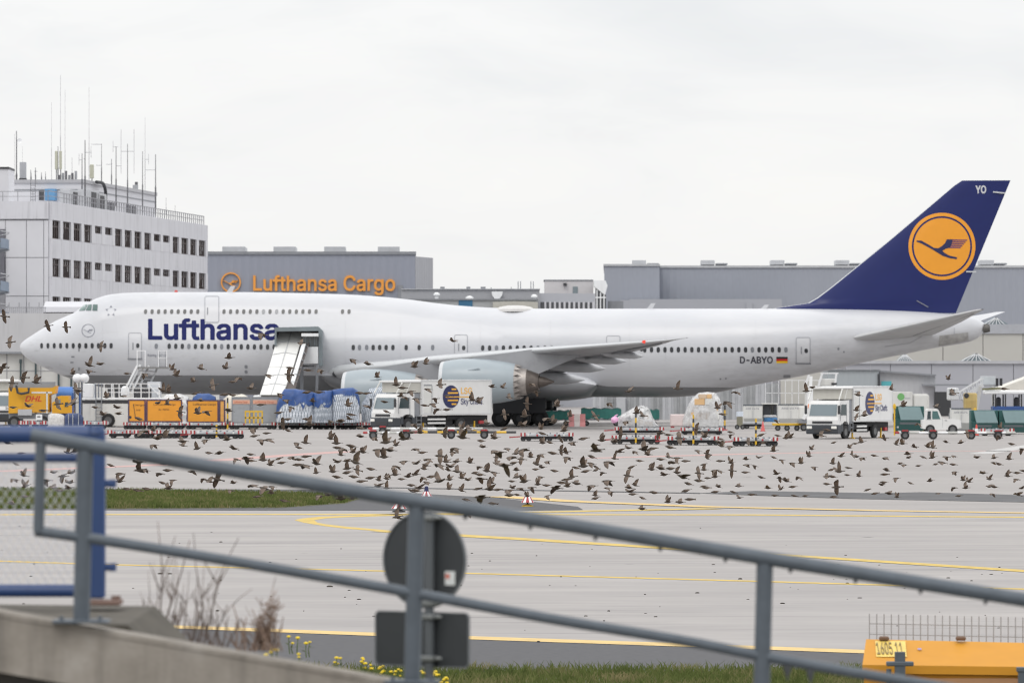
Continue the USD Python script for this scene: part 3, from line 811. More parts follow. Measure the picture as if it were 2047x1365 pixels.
b = B(); b.poly([(px_(1187), PZ(561, 630)), (px_(1187), PZ(573, 630)), (px_(1209), PZ(590.5, 630)), (px_(1214), PZ(571, 630)), (px_(1210), PZ(561, 630))], (0, -1.6, 0), (1, 0, 0), (0, 0, 1), -3.2); b.build('stair_roof', WHITE, ph)
for k in range(3):
    b = B(); b.bar((px_(1193 + k * 7), -1.55, 0), (px_(1193 + k * 7), -1.55, PZ(580 + k * 5, 630)), .12); b.build('mullion', WHITE, ph)
b = B(); b.bar((px_(1190), -1.55, PZ(595, 630)), (px_(1211), -1.55, PZ(595, 630)), .14); b.build('mullion', WHITE, ph)
b = B(); b.span((px_(1216), -.5, 0), (px_(1246), 3, PZ(602, 630))); b.build('louvre_block', GREY, ph)

# far right low buildings under the tail
LYD = 560.0
lo = thing('beige_hall', 'wide pale beige hall with large wall panels behind the tail', 'hall', (PX(1560, LYD), LYD, 0))
lx = lambda p: PX(p, LYD) - PX(1560, LYD)
zt = PZ(667, LYD)
pan = M('beige_panel', (.46, .45, .42), .6, var=.04, scale=.15)
xs = [1560, 1720, 1800, 1885, 1965, 2045, 2130, 2220, 2320]
for a, c in zip(xs[:-1], xs[1:]):
    b = B(); b.span((lx(a) + .03, 0, 0), (lx(c) - .03, .3, zt)); b.build('wall_panel', pan, lo)
b = B(); b.span((0, .31, 0), (lx(2320), 20, zt)); b.build('wall', JOINT, lo)
b = B(); b.span((-.1, -.15, zt + .003), (lx(2320), 20, PZ(648, LYD))); b.build('roof_band', M('roof_band_grey', (.36, .37, .40), .6), lo)
for p, wd, h in ((1995, 50, 14), (1740, 40, 12)):
    b = B(); z = PZ(648, LYD)
    b.poly([(0, 0), (lx(1560 + wd), 0), (lx(1560 + wd / 2), h * LYD / F)], (lx(p - wd / 2), 2, z), (1, 0, 0), (0, 0, 1), -4); b.build('roof_light', LGLASS, lo)
    for k in range(6):
        q = B(); q.bar((lx(p - wd / 2 + k * wd / 6), 1.95, z), (lx(p - wd / 2 + wd / 2), 1.95, z + h * LYD / F), .06); q.build('glazing_bar', WHITE, lo)
L2 = 535.0
g2 = thing('grey_hall', 'long lilac grey low hall with a peaked roof light at right', 'hall', (PX(1690, L2), L2, 0))
gx = lambda p: PX(p, L2) - PX(1690, L2)
gz = PZ(727, L2)
gm = M('lilac_grey_panel', (.36, .365, .40), .6, var=.04, scale=.15)
xs = [1690, 1780, 1862, 1945, 2026, 2110, 2200]
for a, c in zip(xs[:-1], xs[1:]):
    b = B(); b.span((gx(a) + .025, 0, 0), (gx(c) - .025, .3, gz)); b.build('wall_panel', gm, g2)
b = B(); b.span((0, .31, 0), (gx(2200), 14, gz)); b.build('wall', JOINT, g2)
b = B(); b.span((-.1, -.2, gz + .003), (gx(2200), 14, PZ(721, L2))); b.build('roof_band', M('roof_band_pale', (.40, .405, .43), .6), g2)
for p, wd in ((1955, 58), (1812, 30)):
    z = PZ(721, L2); h = 15 * L2 / F
    b = B(); b.poly([(0, 0), (gx(1690 + wd), 0), (gx(1690 + wd / 2), h)], (gx(p - wd / 2), 2, z), (1, 0, 0), (0, 0, 1), -3); b.build('roof_light', LGLASS, g2)
    for k in range(7):
        q = B(); q.bar((gx(p - wd / 2 + k * wd / 6), 1.95, z), (gx(p), 1.95, z + h), .06); q.build('glazing_bar', WHITE, g2)
L3 = 512.0
sh = thing('grey_shed', 'pale blue grey flat shed behind the right catering truck', 'shed', (PX(1655, L3), L3, 0))
hx = lambda p: PX(p, L3) - PX(1655, L3)
b = B(); b.span((0, 0, 0), (hx(1757), 9, PZ(740, L3))); b.build('wall', ribbed('shed_blue_grey', (.33, .36, .38), 'x', .5, .3), sh)
b = B(); b.span((-.1, -.2, PZ(740, L3) + .003), (hx(1759), 9, PZ(738, L3))); b.build('roof_edge', GREY, sh)
b = B(); b.poly([(hx(1760), 0), (hx(1760), PZ(743, L3)), (hx(1871), PZ(751, L3)), (hx(1871), 0)], (0, .8, 0), (1, 0, 0), (0, 0, 1), -6); b.build('side_wing', ribbed('shed_pale', (.43, .435, .455), 'x', .5, .3), sh)
b = B(); b.bar((hx(1759), .5, PZ(741.5, L3)), (hx(1872), .5, PZ(749.8, L3)), .5, .14); b.build('eave', GREY, sh)
b = B(); b.bar((hx(1755.5), -.1, 0), (hx(1755.5), -.1, PZ(747, L3)), .10); b.build('downpipe', DARK, sh)
b = B(); b.span((hx(1763), .7, PZ(771, L3)), (hx(1783), .78, PZ(762, L3))); b.build('teal_notice', M('teal', (.10, .42, .46), .5), sh)
b = B(); b.span((hx(1845), .6, 0), (hx(1868), .9, PZ(770, L3))); b.build('door_bay', CLADP, sh)
b = B(); b.span((hx(1869), -.6, 0), (hx(1900), .5, PZ(783, L3))); b.build('shutter', DARK, sh)
b = B(); b.span((hx(1843), -.8, PZ(771, L3)), (hx(1935), .55, PZ(767.5, L3))); b.build('canopy', GREY, sh)
# corrugated screen wall behind the wrapped pallets
SY = 480.0
sw = thing('corrugated_screen', 'tall grey corrugated metal screen behind the wrapped pallets', 'wall', (PX(1185, SY), SY, 0))
for k in range(16):
    x0 = PX(1185, SY) + k * .98
    z = PZ(776 - k * .6, SY)
    b = B()
    for j in range(4):
        b.span((k * .98 + j * .245, (j % 2) * .08, 0), (k * .98 + j * .245 + .242, .12 + (j % 2) * .08, z))
    b.build('sheet', [LGREY, M('weathered_sheet', (.33, .34, .35), .55, .2, var=.15, scale=1, dirt=.3, streak=True)][k % 2], sw)
b = B(); b.span((PX(1232, SY) - PX(1185, SY), -.6, 0), (PX(1250, SY) - PX(1185, SY), -.1, PZ(790, SY))); b.build('gate_leaf', LGREY, sw)
fe_ = thing('tube_fence', 'thin white tube framework beside the corrugated screen', 'fence', (PX(1530, 470), 470, 0))
for k in range(9):
    b = B(); X = k * .55; b.bar((X, 0, 0), (X, 0, 3.4), .05); b.build('post', WHITE, fe_)
for z in (1.2, 2.3, 3.35):
    b = B(); b.bar((0, 0, z), (4.4, 0, z), .05); b.build('rail', WHITE, fe_)
# ---------------------------------------------------------------- the airliner (local x runs aft from the nose, y to starboard, z up)
PA = math.radians(8.8)
ca, sa = math.cos(PA), math.sin(PA)
PYN = 440.0
PXN = (40 - CX) * PYN / F
plane = thing('airliner', 'long white four-engine double-deck airliner with dark blue tail fin parked broadside', 'airliner', (PXN, PYN, 0), -PA)


def s_of(px, l=0.0):
    k = (px - CX) / F
    return (k * (PYN - l * ca) - PXN + l * sa) / (ca + k * sa)


def z_of(px, py, l=0.0):
    s = s_of(px, l)
    return PZ(py, PYN - s * sa - l * ca)


TOP = [(40, 692), (41.5, 688), (46, 683), (54, 677), (64, 670.5), (87, 656), (113, 641), (132, 632.5), (150, 624.5), (161, 616.5), (172, 608.5), (182, 602), (199, 594.5), (222, 588.5), (256, 585.3), (330, 584), (480, 584), (600, 586), (700, 589), (760, 593), (820, 599), (880, 607), (930, 612), (980, 615), (1040, 616.8), (1300, 617), (1500, 617), (1600, 617), (1700, 618), (1800, 621), (1880, 626), (1930, 632), (1960, 641), (1967, 646)]
BOT = [(40, 692), (41.5, 700), (46, 708), (54, 715), (64, 722), (87, 734), (116, 747), (143, 757), (180, 768), (220, 777), (270, 783.5), (330, 787.5), (420, 789), (700, 790), (1000, 792), (1333, 794), (1406, 789), (1465, 778), (1497, 771.5), (1547, 762), (1600, 752), (1669, 737.5), (1742, 721), (1816, 706), (1874, 694.5), (1938, 683), (1955, 675), (1964, 666), (1967, 650)]
_ts = np.array([s_of(x) for x, y in TOP]); _tz = np.array([z_of(x, y) for x, y in TOP])
_bs = np.array([s_of(x) for x, y in BOT]); _bz = np.array([z_of(x, y) for x, y in BOT])
from scipy.interpolate import PchipInterpolator
topz, botz = PchipInterpolator(_ts, _tz), PchipInterpolator(_bs, _bz)
SEND = min(_ts[-1], _bs[-1])
_wd = [(0, 0.03), (0.06, .22), (.25, .55), (.6, .92), (1.0, 1.25), (1.9, 1.75), (3.0, 2.2), (4.4, 2.62), (6.0, 2.95), (8.0, 3.15), (10.5, 3.25), (54, 3.25), (58, 3.17), (62, 2.9), (66, 2.42), (69.5, 1.75), (72, 1.15), (73.8, .72), (SEND, .45)]
wid = PchipInterpolator([a for a, b in _wd], [b for a, b in _wd])
_up = PchipInterpolator([0, 6, 10, 14, 28, 36, 40, 80], [1.0, .95, .80, .76, .76, .9, 1.0, 1.0])      # upper lobe radius against the lower


def section(s, n=144):
    """ring of (y, z); index 0 at the bottom, going round by starboard"""
    s = float(np.clip(s, 0.0, SEND))
    t, b, w = float(topz(s)), float(botz(s)), float(wid(s))
    h = max(t - b, 0.02)
    rl = min(h / 2, 3.25)
    ru = rl * float(_up(s))
    cl, cu = b + rl, t - ru
    th = np.arange(n) * 2 * math.pi / n
    uy, uz = np.sin(th), -np.cos(th)
    c_up = cu * uz + ru > cl * uz + rl
    y = np.where(c_up, ru, rl) * uy
    z = np.where(c_up, cu, cl) + np.where(c_up, ru, rl) * uz
    if cu - cl < 0.02:
        y, z = rl * uy, (t + b) / 2 + h / 2 * uz
    return y * (w / rl), z


SS = np.unique(np.concatenate([np.linspace(0, 1, 12) ** 1.7 * 1.5, np.linspace(1.5, 14, 44), np.linspace(14, 45, 48), np.linspace(45, SEND - 1.2, 60), np.linspace(SEND - 1.2, SEND, 8)]))
rings = [section(s) for s in SS]


_gs = np.linspace(0, SEND, 500)
_gt, _gb = topz(_gs), botz(_gs)
_gu = (1 - np.cos(np.linspace(0, math.pi, 81))) / 2
_gy = []
for _s, _t, _b in zip(_gs, _gt, _gb):
    _y, _z = section(_s, 144)
    _o = np.argsort(_z[72:])
    _gy.append(np.interp(_b + _gu * (_t - _b), _z[72:][_o], -_y[72:][_o]))
_gy = np.array(_gy)


def port_y(s, z):
    """half breadth of the hull on the port side at station s, height z"""
    k = min(max(s / SEND, 0), .99999) * 499
    i = int(k); k -= i
    t, b = _gt[i] * (1 - k) + _gt[i + 1] * k, _gb[i] * (1 - k) + _gb[i + 1] * k
    u = min(max((z - b) / (t - b), 0), .99999)
    m = math.acos(1 - 2 * u) / math.pi * 80
    j = int(m); m -= j
    return float((_gy[i, j] * (1 - m) + _gy[i, j + 1] * m) * (1 - k) + (_gy[i + 1, j] * (1 - m) + _gy[i + 1, j + 1] * m) * k)


def hull(px, py, off=0.0):
    """local point on the port skin seen at a pixel"""
    l = 3.0
    for _ in range(8):
        s = s_of(px, l)
        z = PZ(py, PYN - s * sa - l * ca)
        l = port_y(s, z)
    e = 0.05
    du = np.array([2 * e, -(port_y(s + e, z) - port_y(s - e, z)), 0])
    dv = np.array([0, -(port_y(s, z + e) - port_y(s, z - e)), 2 * e])
    nn = np.cross(du, dv)
    nn /= np.linalg.norm(nn)
    if nn[1] > 0:
        nn = -nn
    return np.array([s, -l, z]) + nn * off, du / np.linalg.norm(du), dv / np.linalg.norm(dv), nn


# paint: white over a grey belly, the dividing line steps down aft
HULL = usdkit.material(stage, '/World/Looks/airliner_paint', {
    'tc': ('texture_coordinate', {}), 's': ('separate_xyz', {}),
    'ln': ('rgb_ramp', {'ramp': [(0.0, (.385, .385, .385)), (0.55, (.380, .380, .380)), (0.62, (.30, .30, .30)), (1.0, (.28, .28, .28))]}),
    'sx': ('math', {'math_type': 'multiply', 'value2': 1 / 74.5}), 'sz': ('math', {'math_type': 'multiply', 'value2': 0.1}),
    'gt': ('math', {'math_type': 'greater_than'}),
    'mp': ('mapping', {'mapping_type': 'point', 'scale': (0.25, 0.5, 0.5)}),
    'n': ('noise_texture', {'scale': 0.8, 'detail': 6.0}), 'rw': ('rgb_ramp', {'ramp': [(0.3, (.49, .50, .53)), (0.7, (.54, .547, .57))]}),
    'rg': ('rgb_ramp', {'ramp': [(0.3, (.175, .18, .19)), (0.7, (.215, .22, .23))]}),
    'sf': ('math', {'math_type': 'greater_than', 'value2': 0.905}),
    'mp2': ('mapping', {'mapping_type': 'point', 'scale': (0.5, 0.5, 1.6)}), 'n2': ('noise_texture', {'scale': 1.0, 'detail': 6.0, 'roughness': 0.65}),
    'soot': ('map_range', {'from_min': 0.42, 'from_max': 0.75, 'to_min': 0.0, 'to_max': 0.30}),
    'lz': ('map_range', {'from_min': 6.2, 'from_max': 9.0, 'to_min': 1.0, 'to_max': 0.0}),
    'lx': ('map_range', {'from_min': 0.62, 'from_max': 0.97, 'to_min': 0.0, 'to_max': 1.0}),
    'm1': ('math', {'math_type': 'multiply'}), 'm2': ('math', {'math_type': 'multiply'}),
    'mx': ('mix_color', {'blend_type': 'mix'}), 'ms': ('mix_color', {'blend_type': 'mix', 'b': (0.13, 0.12, 0.11)}),
    'p': ('principled_bsdf', {'roughness': 0.32, 'specular_ior_level': 0.5})},
    [('tc.object', 's.vector'), ('s.x', 'sx.value1'), ('sx.value', 'ln.fac'), ('s.z', 'sz.value1'), ('sz.value', 'gt.value1'), ('ln.color', 'gt.value2'),
     ('tc.object', 'mp.vector'), ('mp.vector', 'n.vector'), ('n.fac', 'rw.fac'), ('n.fac', 'rg.fac'), ('gt.value', 'mx.fac'), ('rg.color', 'mx.a'), ('rw.color', 'mx.b'),
     ('tc.object', 'mp2.vector'), ('mp2.vector', 'n2.vector'), ('n2.fac', 'soot.value'), ('s.z', 'lz.value'), ('sx.value', 'lx.value'), ('soot.result', 'm1.value1'), ('lz.result', 'm1.value2'),
     ('m1.value', 'm2.value1'), ('lx.result', 'm2.value2'), ('m2.value', 'ms.fac'), ('mx.result', 'ms.a'), ('ms.result', 'p.base_color')], surface='p.BSDF')
PWHITE = M('airliner_white', (.525, .532, .555), 0.32, var=.03, scale=.6)
WINGG = M('wing_grey', (.28, .287, .305), 0.42, var=.10, scale=.5, dirt=.25)
EDGE = M('polished_edge', (.52, .535, .55), 0.3, .25, var=.05)
NAC = M('nacelle_blue_grey', (.30, .345, .375), 0.35, var=.04, scale=.8)
SEAM = M('panel_seam_grey', (.30, .31, .34), 0.5)
SEAMD = M('door_outline_grey', (.22, .23, .25), 0.5)
CORE = M('exhaust_metal', (.14, .12, .108), 0.4, .7, var=.25, scale=3)
PANE = glassy('cabin_window', (.012, .014, .018), .35)
PANEL = glassy('shaded_cabin_window', (.16, .17, .19), .3)
INK = M('dark_blue_ink', (.009, .014, .095), 0.55, var=.04, spec=.15)
BLACKI = M('dark_ink', (.04, .04, .055), 0.5)
GREYI = M('grey_ink', (.20, .21, .25), 0.5)
FINB = M('fin_blue', (.012, .019, .105), 0.35, var=.07, scale=.5, spec=.3)
FINO = M('fin_orange', (.74, .30, .02), 0.35, var=.03)

P = np.array([[(s, y, z) for y, z in zip(*r)] + [(s, r[0][0], r[1][0])] for s, r in zip(SS, rings)])
NOSE_I = int(np.searchsorted(SS, s_of(63, 1.2)))
b = B(); b.grid(P[NOSE_I:])
c = P[-1][:-1]
fu = b.add(np.vstack([c, c.mean(0)]), [[i, (i + 1) % 144, 144] for i in range(144)]).build('fuselage', HULL, plane, smooth=40)
b = B(); b.grid(P[:NOSE_I + 1]); b.build('radome', HULL, plane, smooth=True)
Q = P[NOSE_I] * [1, 1.004, 1] + [0.01, 0, 0]
Q[:, 2] = (Q[:, 2] - Q[:, 2].mean()) * 1.004 + Q[:, 2].mean()
b = B(); b.grid(np.stack([Q, Q + [.035, 0, 0]])); b.build('radome_seam', SEAM, plane)


def skin(name, pxs, mat, off=0.012, parent=plane, edge=.25, label=None):
    """flat polygon given in pixels laid on the port skin"""
    from trimesh.remesh import subdivide_to_size
    m = trimesh.creation.extrude_polygon(Polygon(pxs), 1, engine='earcut') if not hasattr(pxs, 'faces') else pxs
    tri = m.faces[np.all(m.vertices[m.faces][:, :, 2] > .5, axis=1)]
    v, f = subdivide_to_size(m.vertices, tri, edge * 26)
    v = np.array([hull(x, y, off)[0] for x, y in v[:, :2]])
    b = B(); b.add(v, f)
    return b.build(name, mat, parent, smooth=True, label=label)


def textpx(t, x0, y0, w, cap, fat=0.0):
    v, f = lettering(t, w, cap, True, 1.0, fat)
    q = np.c_[x0 + v[:, 0] - v[:, 0].min(), y0 - v[:, 1], v[:, 2]]
    return trimesh.Trimesh(q, f, process=False)


def ring_px(cx, cy, r0, r1, n=36):
    return Polygon(disc(n, r1, (cx, cy)), [disc(n, r0, (cx, cy))])


def oval(px, py, wx=3.3, hy=5.3, mat=PANE):
    o, du, dv, nn = hull(px, py, .022)
    k = 25.8
    t = np.arange(14) * 2 * math.pi / 14
    ex = np.sign(np.cos(t)) * np.abs(np.cos(t)) ** .75 * wx / k / ca
    ey = np.sign(np.sin(t)) * np.abs(np.sin(t)) ** .75 * hy / k
    b = B()
    v = o + ex[:, None] * du + ey[:, None] * dv
    b.add(np.vstack([v, o]), [[i, (i + 1) % 14, 14] for i in range(14)])
    return b


wins = [(83.3 + 12.63 * k, 691) for k in range(12)] + [(312.4, 692)] + [(338.3 + 13.1 * k, 692 + .1 * k) for k in range(21)]
wins += [(x, 694.6) for x in (706.3, 718.7, 733, 746, 759, 772, 785.5, 812, 838, 865)] + [(965 + 13.8 * k, 695.5 + .05 * k) for k in range(24)] + [(1289 + 13.43 * k, 699) for k in range(22)]
for i, (x, y) in enumerate(wins):
    oval(x, y, mat=None).build('window', PANEL if rnd.random() < .12 else PANE, plane)
for x in [291 + 13.05 * k for k in range(9)] + [447.8 + 13.15 * k for k in range(15)] + [684.7, 697.8]:
    oval(x, 623, 3.2, 5.0).build('window', PANEL if rnd.random() < .2 else PANE, plane)
# frames under all panes: a slightly larger pale grey surround is part of the skin pressing
for x, y in ((492, 733), (492, 743)):
    oval(x, y, 3.2, 3.6).build('outflow_vent', SEAMD, plane)


def door(x0, x1, y0, y1, win=None, handle=None, sill=True):
    r = 4
    outer = Polygon([(x0, y0), (x1, y0), (x1, y1), (x0, y1)]).buffer(-r).buffer(r)
    inner = outer.buffer(-1.3)
    d = skin('door', list(outer.exterior.coords)[:-1], PWHITE, .014)
    m = trimesh.creation.extrude_polygon(outer.difference(inner), 1, engine='earcut')
    skin('door_outline', m, SEAM, .028, d)
    if sill:
        skin('door_sill', [(x0 - 1, y1 - 2.2), (x1 + 1, y1 - 2.2), (x1 + 1, y1 + .6), (x0 - 1, y1 + .6)], SEAMD, .04, d)
    if win:
        oval(win[0], win[1], 3.4, 4.6).build('door_window', PANE, d)
    if handle:
        skin('door_handle', [(handle[0] - 1, handle[1] - 7), (handle[0] + 1, handle[1] - 7), (handle[0] + 1, handle[1] + 7), (handle[0] - 1, handle[1] + 7)], SEAMD, .045, d)
    return d


door(256.5, 283.5, 665, 718, (275.5, 691), (266, 692))
door(409, 438, 592, 645, None, (415, 622), False)
door(908, 935, 669, 716, (927, 695.5), (917, 694), False)
door(1212, 1240, 671, 724)
door(1591, 1620, 674, 727, (1611.5, 701), (1602, 700))
skin('hatch_outline', trimesh.creation.extrude_polygon(Polygon([(318, 700), (332, 700), (332, 733), (318, 733)]).difference(Polygon([(319, 701), (331, 701), (331, 732), (319, 732)])), 1, engine='earcut'), SEAM, .03)

# lettering and marks
skin('airline_name', textpx('Lufthansa', 296, 677.5, 262, 38.5, .014), INK, .02, edge=.3)
skin('registration', textpx('D-ABYO', 1479, 725.5, 66, 12.5, .02), BLACKI, .02)
skin('model_name', textpx('Boeing 747-8', 295, 712, 37, 4.2), GREYI, .02)
fl = skin('flag', [(1552, 713), (1574.5, 713), (1574.5, 717.2), (1552, 717.2)], M('flag_black', (.012, .012, .012), .5), .02, label='flag of black, red and gold bars')
skin('flag_bar', [(1552, 717.2), (1574.5, 717.2), (1574.5, 721.4), (1552, 721.4)], M('flag_red', (.50, .012, .012), .5), .02, fl)
skin('flag_bar', [(1552, 721.4), (1574.5, 721.4), (1574.5, 725.6), (1552, 725.6)], M('flag_gold', (.78, .50, .01), .5), .02, fl)
em = skin('nose_emblem', ring_px(176.5, 661, 12.0, 13.2), GREYI, .02)
skin('emblem_crane', [(176.5 + x * 13, 661 - y * 13) for x, y in CRANE], GREYI, .024, em)
for fe in FEATHERS:
    skin('emblem_feather', [(176.5 + x * 13, 661 - y * 13) for x, y in fe], GREYI, .024, em)
for k in range(5):
    a = math.radians(-90 + 72 * k)
    cx, cy = 222 + 8.2 * math.cos(a), 622 + 8.2 * math.sin(a)
    q = lambda d, r: (cx + r * math.cos(a + d), cy + r * math.sin(a + d))
    skin('star_mark', [q(0, 3.6), q(2.15, 3.3), q(math.pi, .4), q(-2.15, 3.3)], GREYI, .02)
# cockpit panes
for pts in ([(158, 621.5), (167, 609.8), (175.5, 609.2), (170, 620.8)], [(171.8, 620.8), (177.2, 609.2), (183.8, 609.0), (182.5, 621.2)], [(184.8, 621.2), (186.2, 609.0), (195.5, 609.2), (194.6, 621.6)]):
    skin('cockpit_window', pts, glassy('cockpit_glass', (.05, .10, .09), .05), .03)
# small details on the hull
for x, y, w, h in ((146, 713, 3.2, 1.4), (144, 724, 3.2, 1.4), (158, 737, 1.2, 3), (158, 699, 1.2, 3), (1676, 697, 2, 2.4), (1687, 703, 1.6, 1.6), (1573, 752, 7, 2.6), (1440, 757, 1.5, 1.5), (1451, 756, 1.5, 1.5)):
    skin('probe_panel', [(x - w, y - h), (x + w, y - h), (x + w, y + h), (x - w, y + h)], SEAMD, .03)
skin('tail_panel', [(1878, 671), (1935, 664), (1936, 680), (1876, 692)], M('sooty_panel', (.34, .335, .33), .5, var=.3, scale=2.5, dirt=.6), .018, label='sooty panel under the tail cone')
for x0, y0, x1, y1 in ((1768, 692, 1818, 685), (1818, 685, 1842, 672), (1908, 655, 1908, 672)):
    n = np.array([-(y1 - y0), x1 - x0], float); n /= np.linalg.norm(n)
    skin('stabiliser_seam', [(x0, y0), (x1, y1), (x1 + n[0] * 1.0, y1 + n[1] * 1.0), (x0 + n[0] * 1.0, y0 + n[1] * 1.0)], SEAM, .022)
for x in (205, 300, 395, 520, 690, 800, 960, 1100, 1258, 1330, 1420, 1510, 1640, 1740):
    skin('skin_seam', [(x, 640), (x + .6, 640), (x + .6, 745), (x, 745)], M('faint_seam', (.50, .505, .53), .4), .01)
# antennas, beacon and domes on the crown
for x0, yb, h in ((456, 585, 13), (1296, 617.5, 11), (1523, 617.5, 8)):
    z = z_of(x0, yb)
    b = B(); b.poly([(0, -.1), (.45, -.1), (.75, h / 25.5), (.42, h / 25.5)], (s_of(x0) - .2, .03, z), (1, 0, 0), (0, 0, 1), .06); b.build('blade_antenna', PWHITE, plane)
for x0, r in ((1030, 1.5),):
    b = B()
    st = s_of(x0); zt = float(topz(st))
    b.lathe([(-.15, r), (.05, r * .98), (.22, r * .8), (.32, r * .4), (.34, .02)], (st, 0, zt - .1), (0, 0, 1), 24)
    b.build('antenna_dome', M('dome_grey', (.58, .57, .56), .5), plane, smooth=30)
b = B(); b.lathe([(0, .14), (.14, .12), (.2, .02)], (s_of(352), 0, z_of(352, 584.5) - .02), (0, 0, 1), 12); b.build('beacon', M('beacon_red', (.5, .04, .03), .3), plane)

# ---- wings
WST = [(3.0, 655, 746, 1062, 752, 2.0), (6.0, 722, 737, 1098, 749, 1.65), (8.0, 767, 732.5, 1126, 746, 1.45), (11.7, 851, 721, 1165, 728, 1.2), (15, 926, 714.5, 1198, 717, 1.0), (20.8, 1057, 701.5, 1262, 704.5, .74), (26, 1175, 692.5, 1314, 691.5, .52), (31, 1289, 684, 1346, 681, .32), (33, 1336, 679.5, 1362, 677.5, .16), (34.2, 1372, 675.5, 1376, 675.2, .04)]


def wing_mesh(side, st, part='all'):
    rows = []
    af = [(0, 0), (.012, .28), (.05, .62), (.14, .9), (.30, 1.0), (.5, .82), (.7, .5), (.88, .2), (1.0, .02)]
    lo = [(x, -y * .75) for x, y in af[-2:0:-1]]
    for l, lx, ly, tx, ty, th in st:
        s0, z0, s1, z1 = s_of(lx, l), z_of(lx, ly, l), s_of(tx, l), z_of(tx, ty, l)
        rows.append([(s0 + (s1 - s0) * x, -side * l, z0 + (z1 - z0) * x + th / 2 * y) for x, y in af + lo + [af[0]]])
    return np.array(rows)


for side in (1, -1):
    R = wing_mesh(side, WST)
    n = len(R[0])
    b = B()
    keep = [2, 3, 4, 5, 6, 7, 8, 9, 10, 11, 12, 13, 14]
    b.grid(R[:, keep])
    b.add(R[0], [[0, i, i + 1] for i in range(1, n - 2)])
    w = b.build('wing', WINGG, plane, smooth=35)
    b = B(); b.grid(R[:, [14, 15, 16, 1, 2]]); b.build('leading_edge', EDGE, w, smooth=True)
    # flap edge lines and canoe fairings
    for l0, ch in ((8.6, 1.0), (13.2, .85), (17.8, .68), (21.5, .55)):
        st = [np.interp(l0, [q[0] for q in WST], [q[k] for q in WST]) for k in range(6)]
        s1, z1 = s_of(st[3], l0), z_of(st[3], st[4], l0)
        b = B(); b.lathe([(-4.2 * ch, .02), (-3.4 * ch, .34 * ch), (-1.6 * ch, .50 * ch), (0.2, .42 * ch), (1.1 * ch, .2 * ch), (1.6 * ch, .02)], (s1 - .2, -side * l0, z1 - .52 * ch), (1, 0, -.06), 14)
        b.build('flap_fairing', M('fairing_grey', (.40, .41, .43), .4), w, smooth=40)
    b = B()
    for (l0, l1, f0, f1) in ((4.5, 11.3, .80, .74), (12.2, 22.4, .74, .76), (22.8, 30.5, .74, .7)):
        q = []
        for l, fr in ((l0, f0), (l1, f1)):
            st = [np.interp(l, [k[0] for k in WST], [k[j] for k in WST]) for j in range(6)]
            sA, zA, sB, zB = s_of(st[1], l), z_of(st[1], st[2], l), s_of(st[3], l), z_of(st[3], st[4], l)
            q.append(np.array([sA + (sB - sA) * fr, -side * l, zA + (zB - zA) * fr - st[5] * .26]))
        b.bar(q[0], q[1], .10, .12)
    b.build('flap_gap', SEAMD, w)
    s0 = s_of(1288, 30.9); z0 = z_of(1288, 684, 30.9)
    b = B(); b.lathe([(-.16, .02), (-.1, .09), (.04, .12), (.14, .04)], (s0, -side * 30.95, z0 + .03), (1, 0, 0), 12)
    if side == 1:
        NAVM = usdkit.material(stage, '/World/Looks/red_lamp', {'e': ('emission', {'color': (1.0, .10, .07), 'strength': 1.1})}, [], surface='e.emission')
        b.build('navigation_lamp', NAVM, w, label='lit red lamp at the tip of the wing')
    else:
        b.build('navigation_lamp', LAMP, w)
# wing root fairing
FS = [(640, .15, 2.8, 742, 760), (655, .8, 3.2, 736, 775), (690, 1.5, 3.45, 733, 788), (760, 2, 3.75, 733, 796), (900, 2.4, 3.95, 735, 801), (1040, 2.4, 3.95, 737, 803), (1100, 2.2, 3.85, 738, 801.5), (1145, 1.8, 3.65, 742, 798), (1172, 1.2, 3.45, 750, 792), (1188, .35, 3.25, 762, 778), (1191, .05, 3.2, 768, 772)]
rows = []
for x, hh, hw, yt, yb in FS:
    s, zt, zb = s_of(x, 3.3), z_of(x, yt, 3.3), z_of(x, yb, 3.3)
    t = np.arange(40) * 2 * math.pi / 40
    e = .72
    yy = np.sign(np.sin(t)) * np.abs(np.sin(t)) ** e * hw
    zz = (zt + zb) / 2 - np.sign(np.cos(t)) * np.abs(np.cos(t)) ** e * (zt - zb) / 2
    rows.append([(s, p, q) for p, q in zip(yy, zz)] + [(s, yy[0], zz[0])])
b = B(); b.grid(np.array(rows)); b.build('wing_root_fairing', HULL, plane, smooth=50)
for x, y in ((670, 747.5), (685, 747)):
    b = B(); b.lathe([(0, .22), (.05, .2), (.051, .01)], (s_of(x, 3.42), -3.46 - (x - 670) * .004, z_of(x, y, 3.42)), (.25, -1, 0), 14); b.build('landing_lamp', PANE, plane)


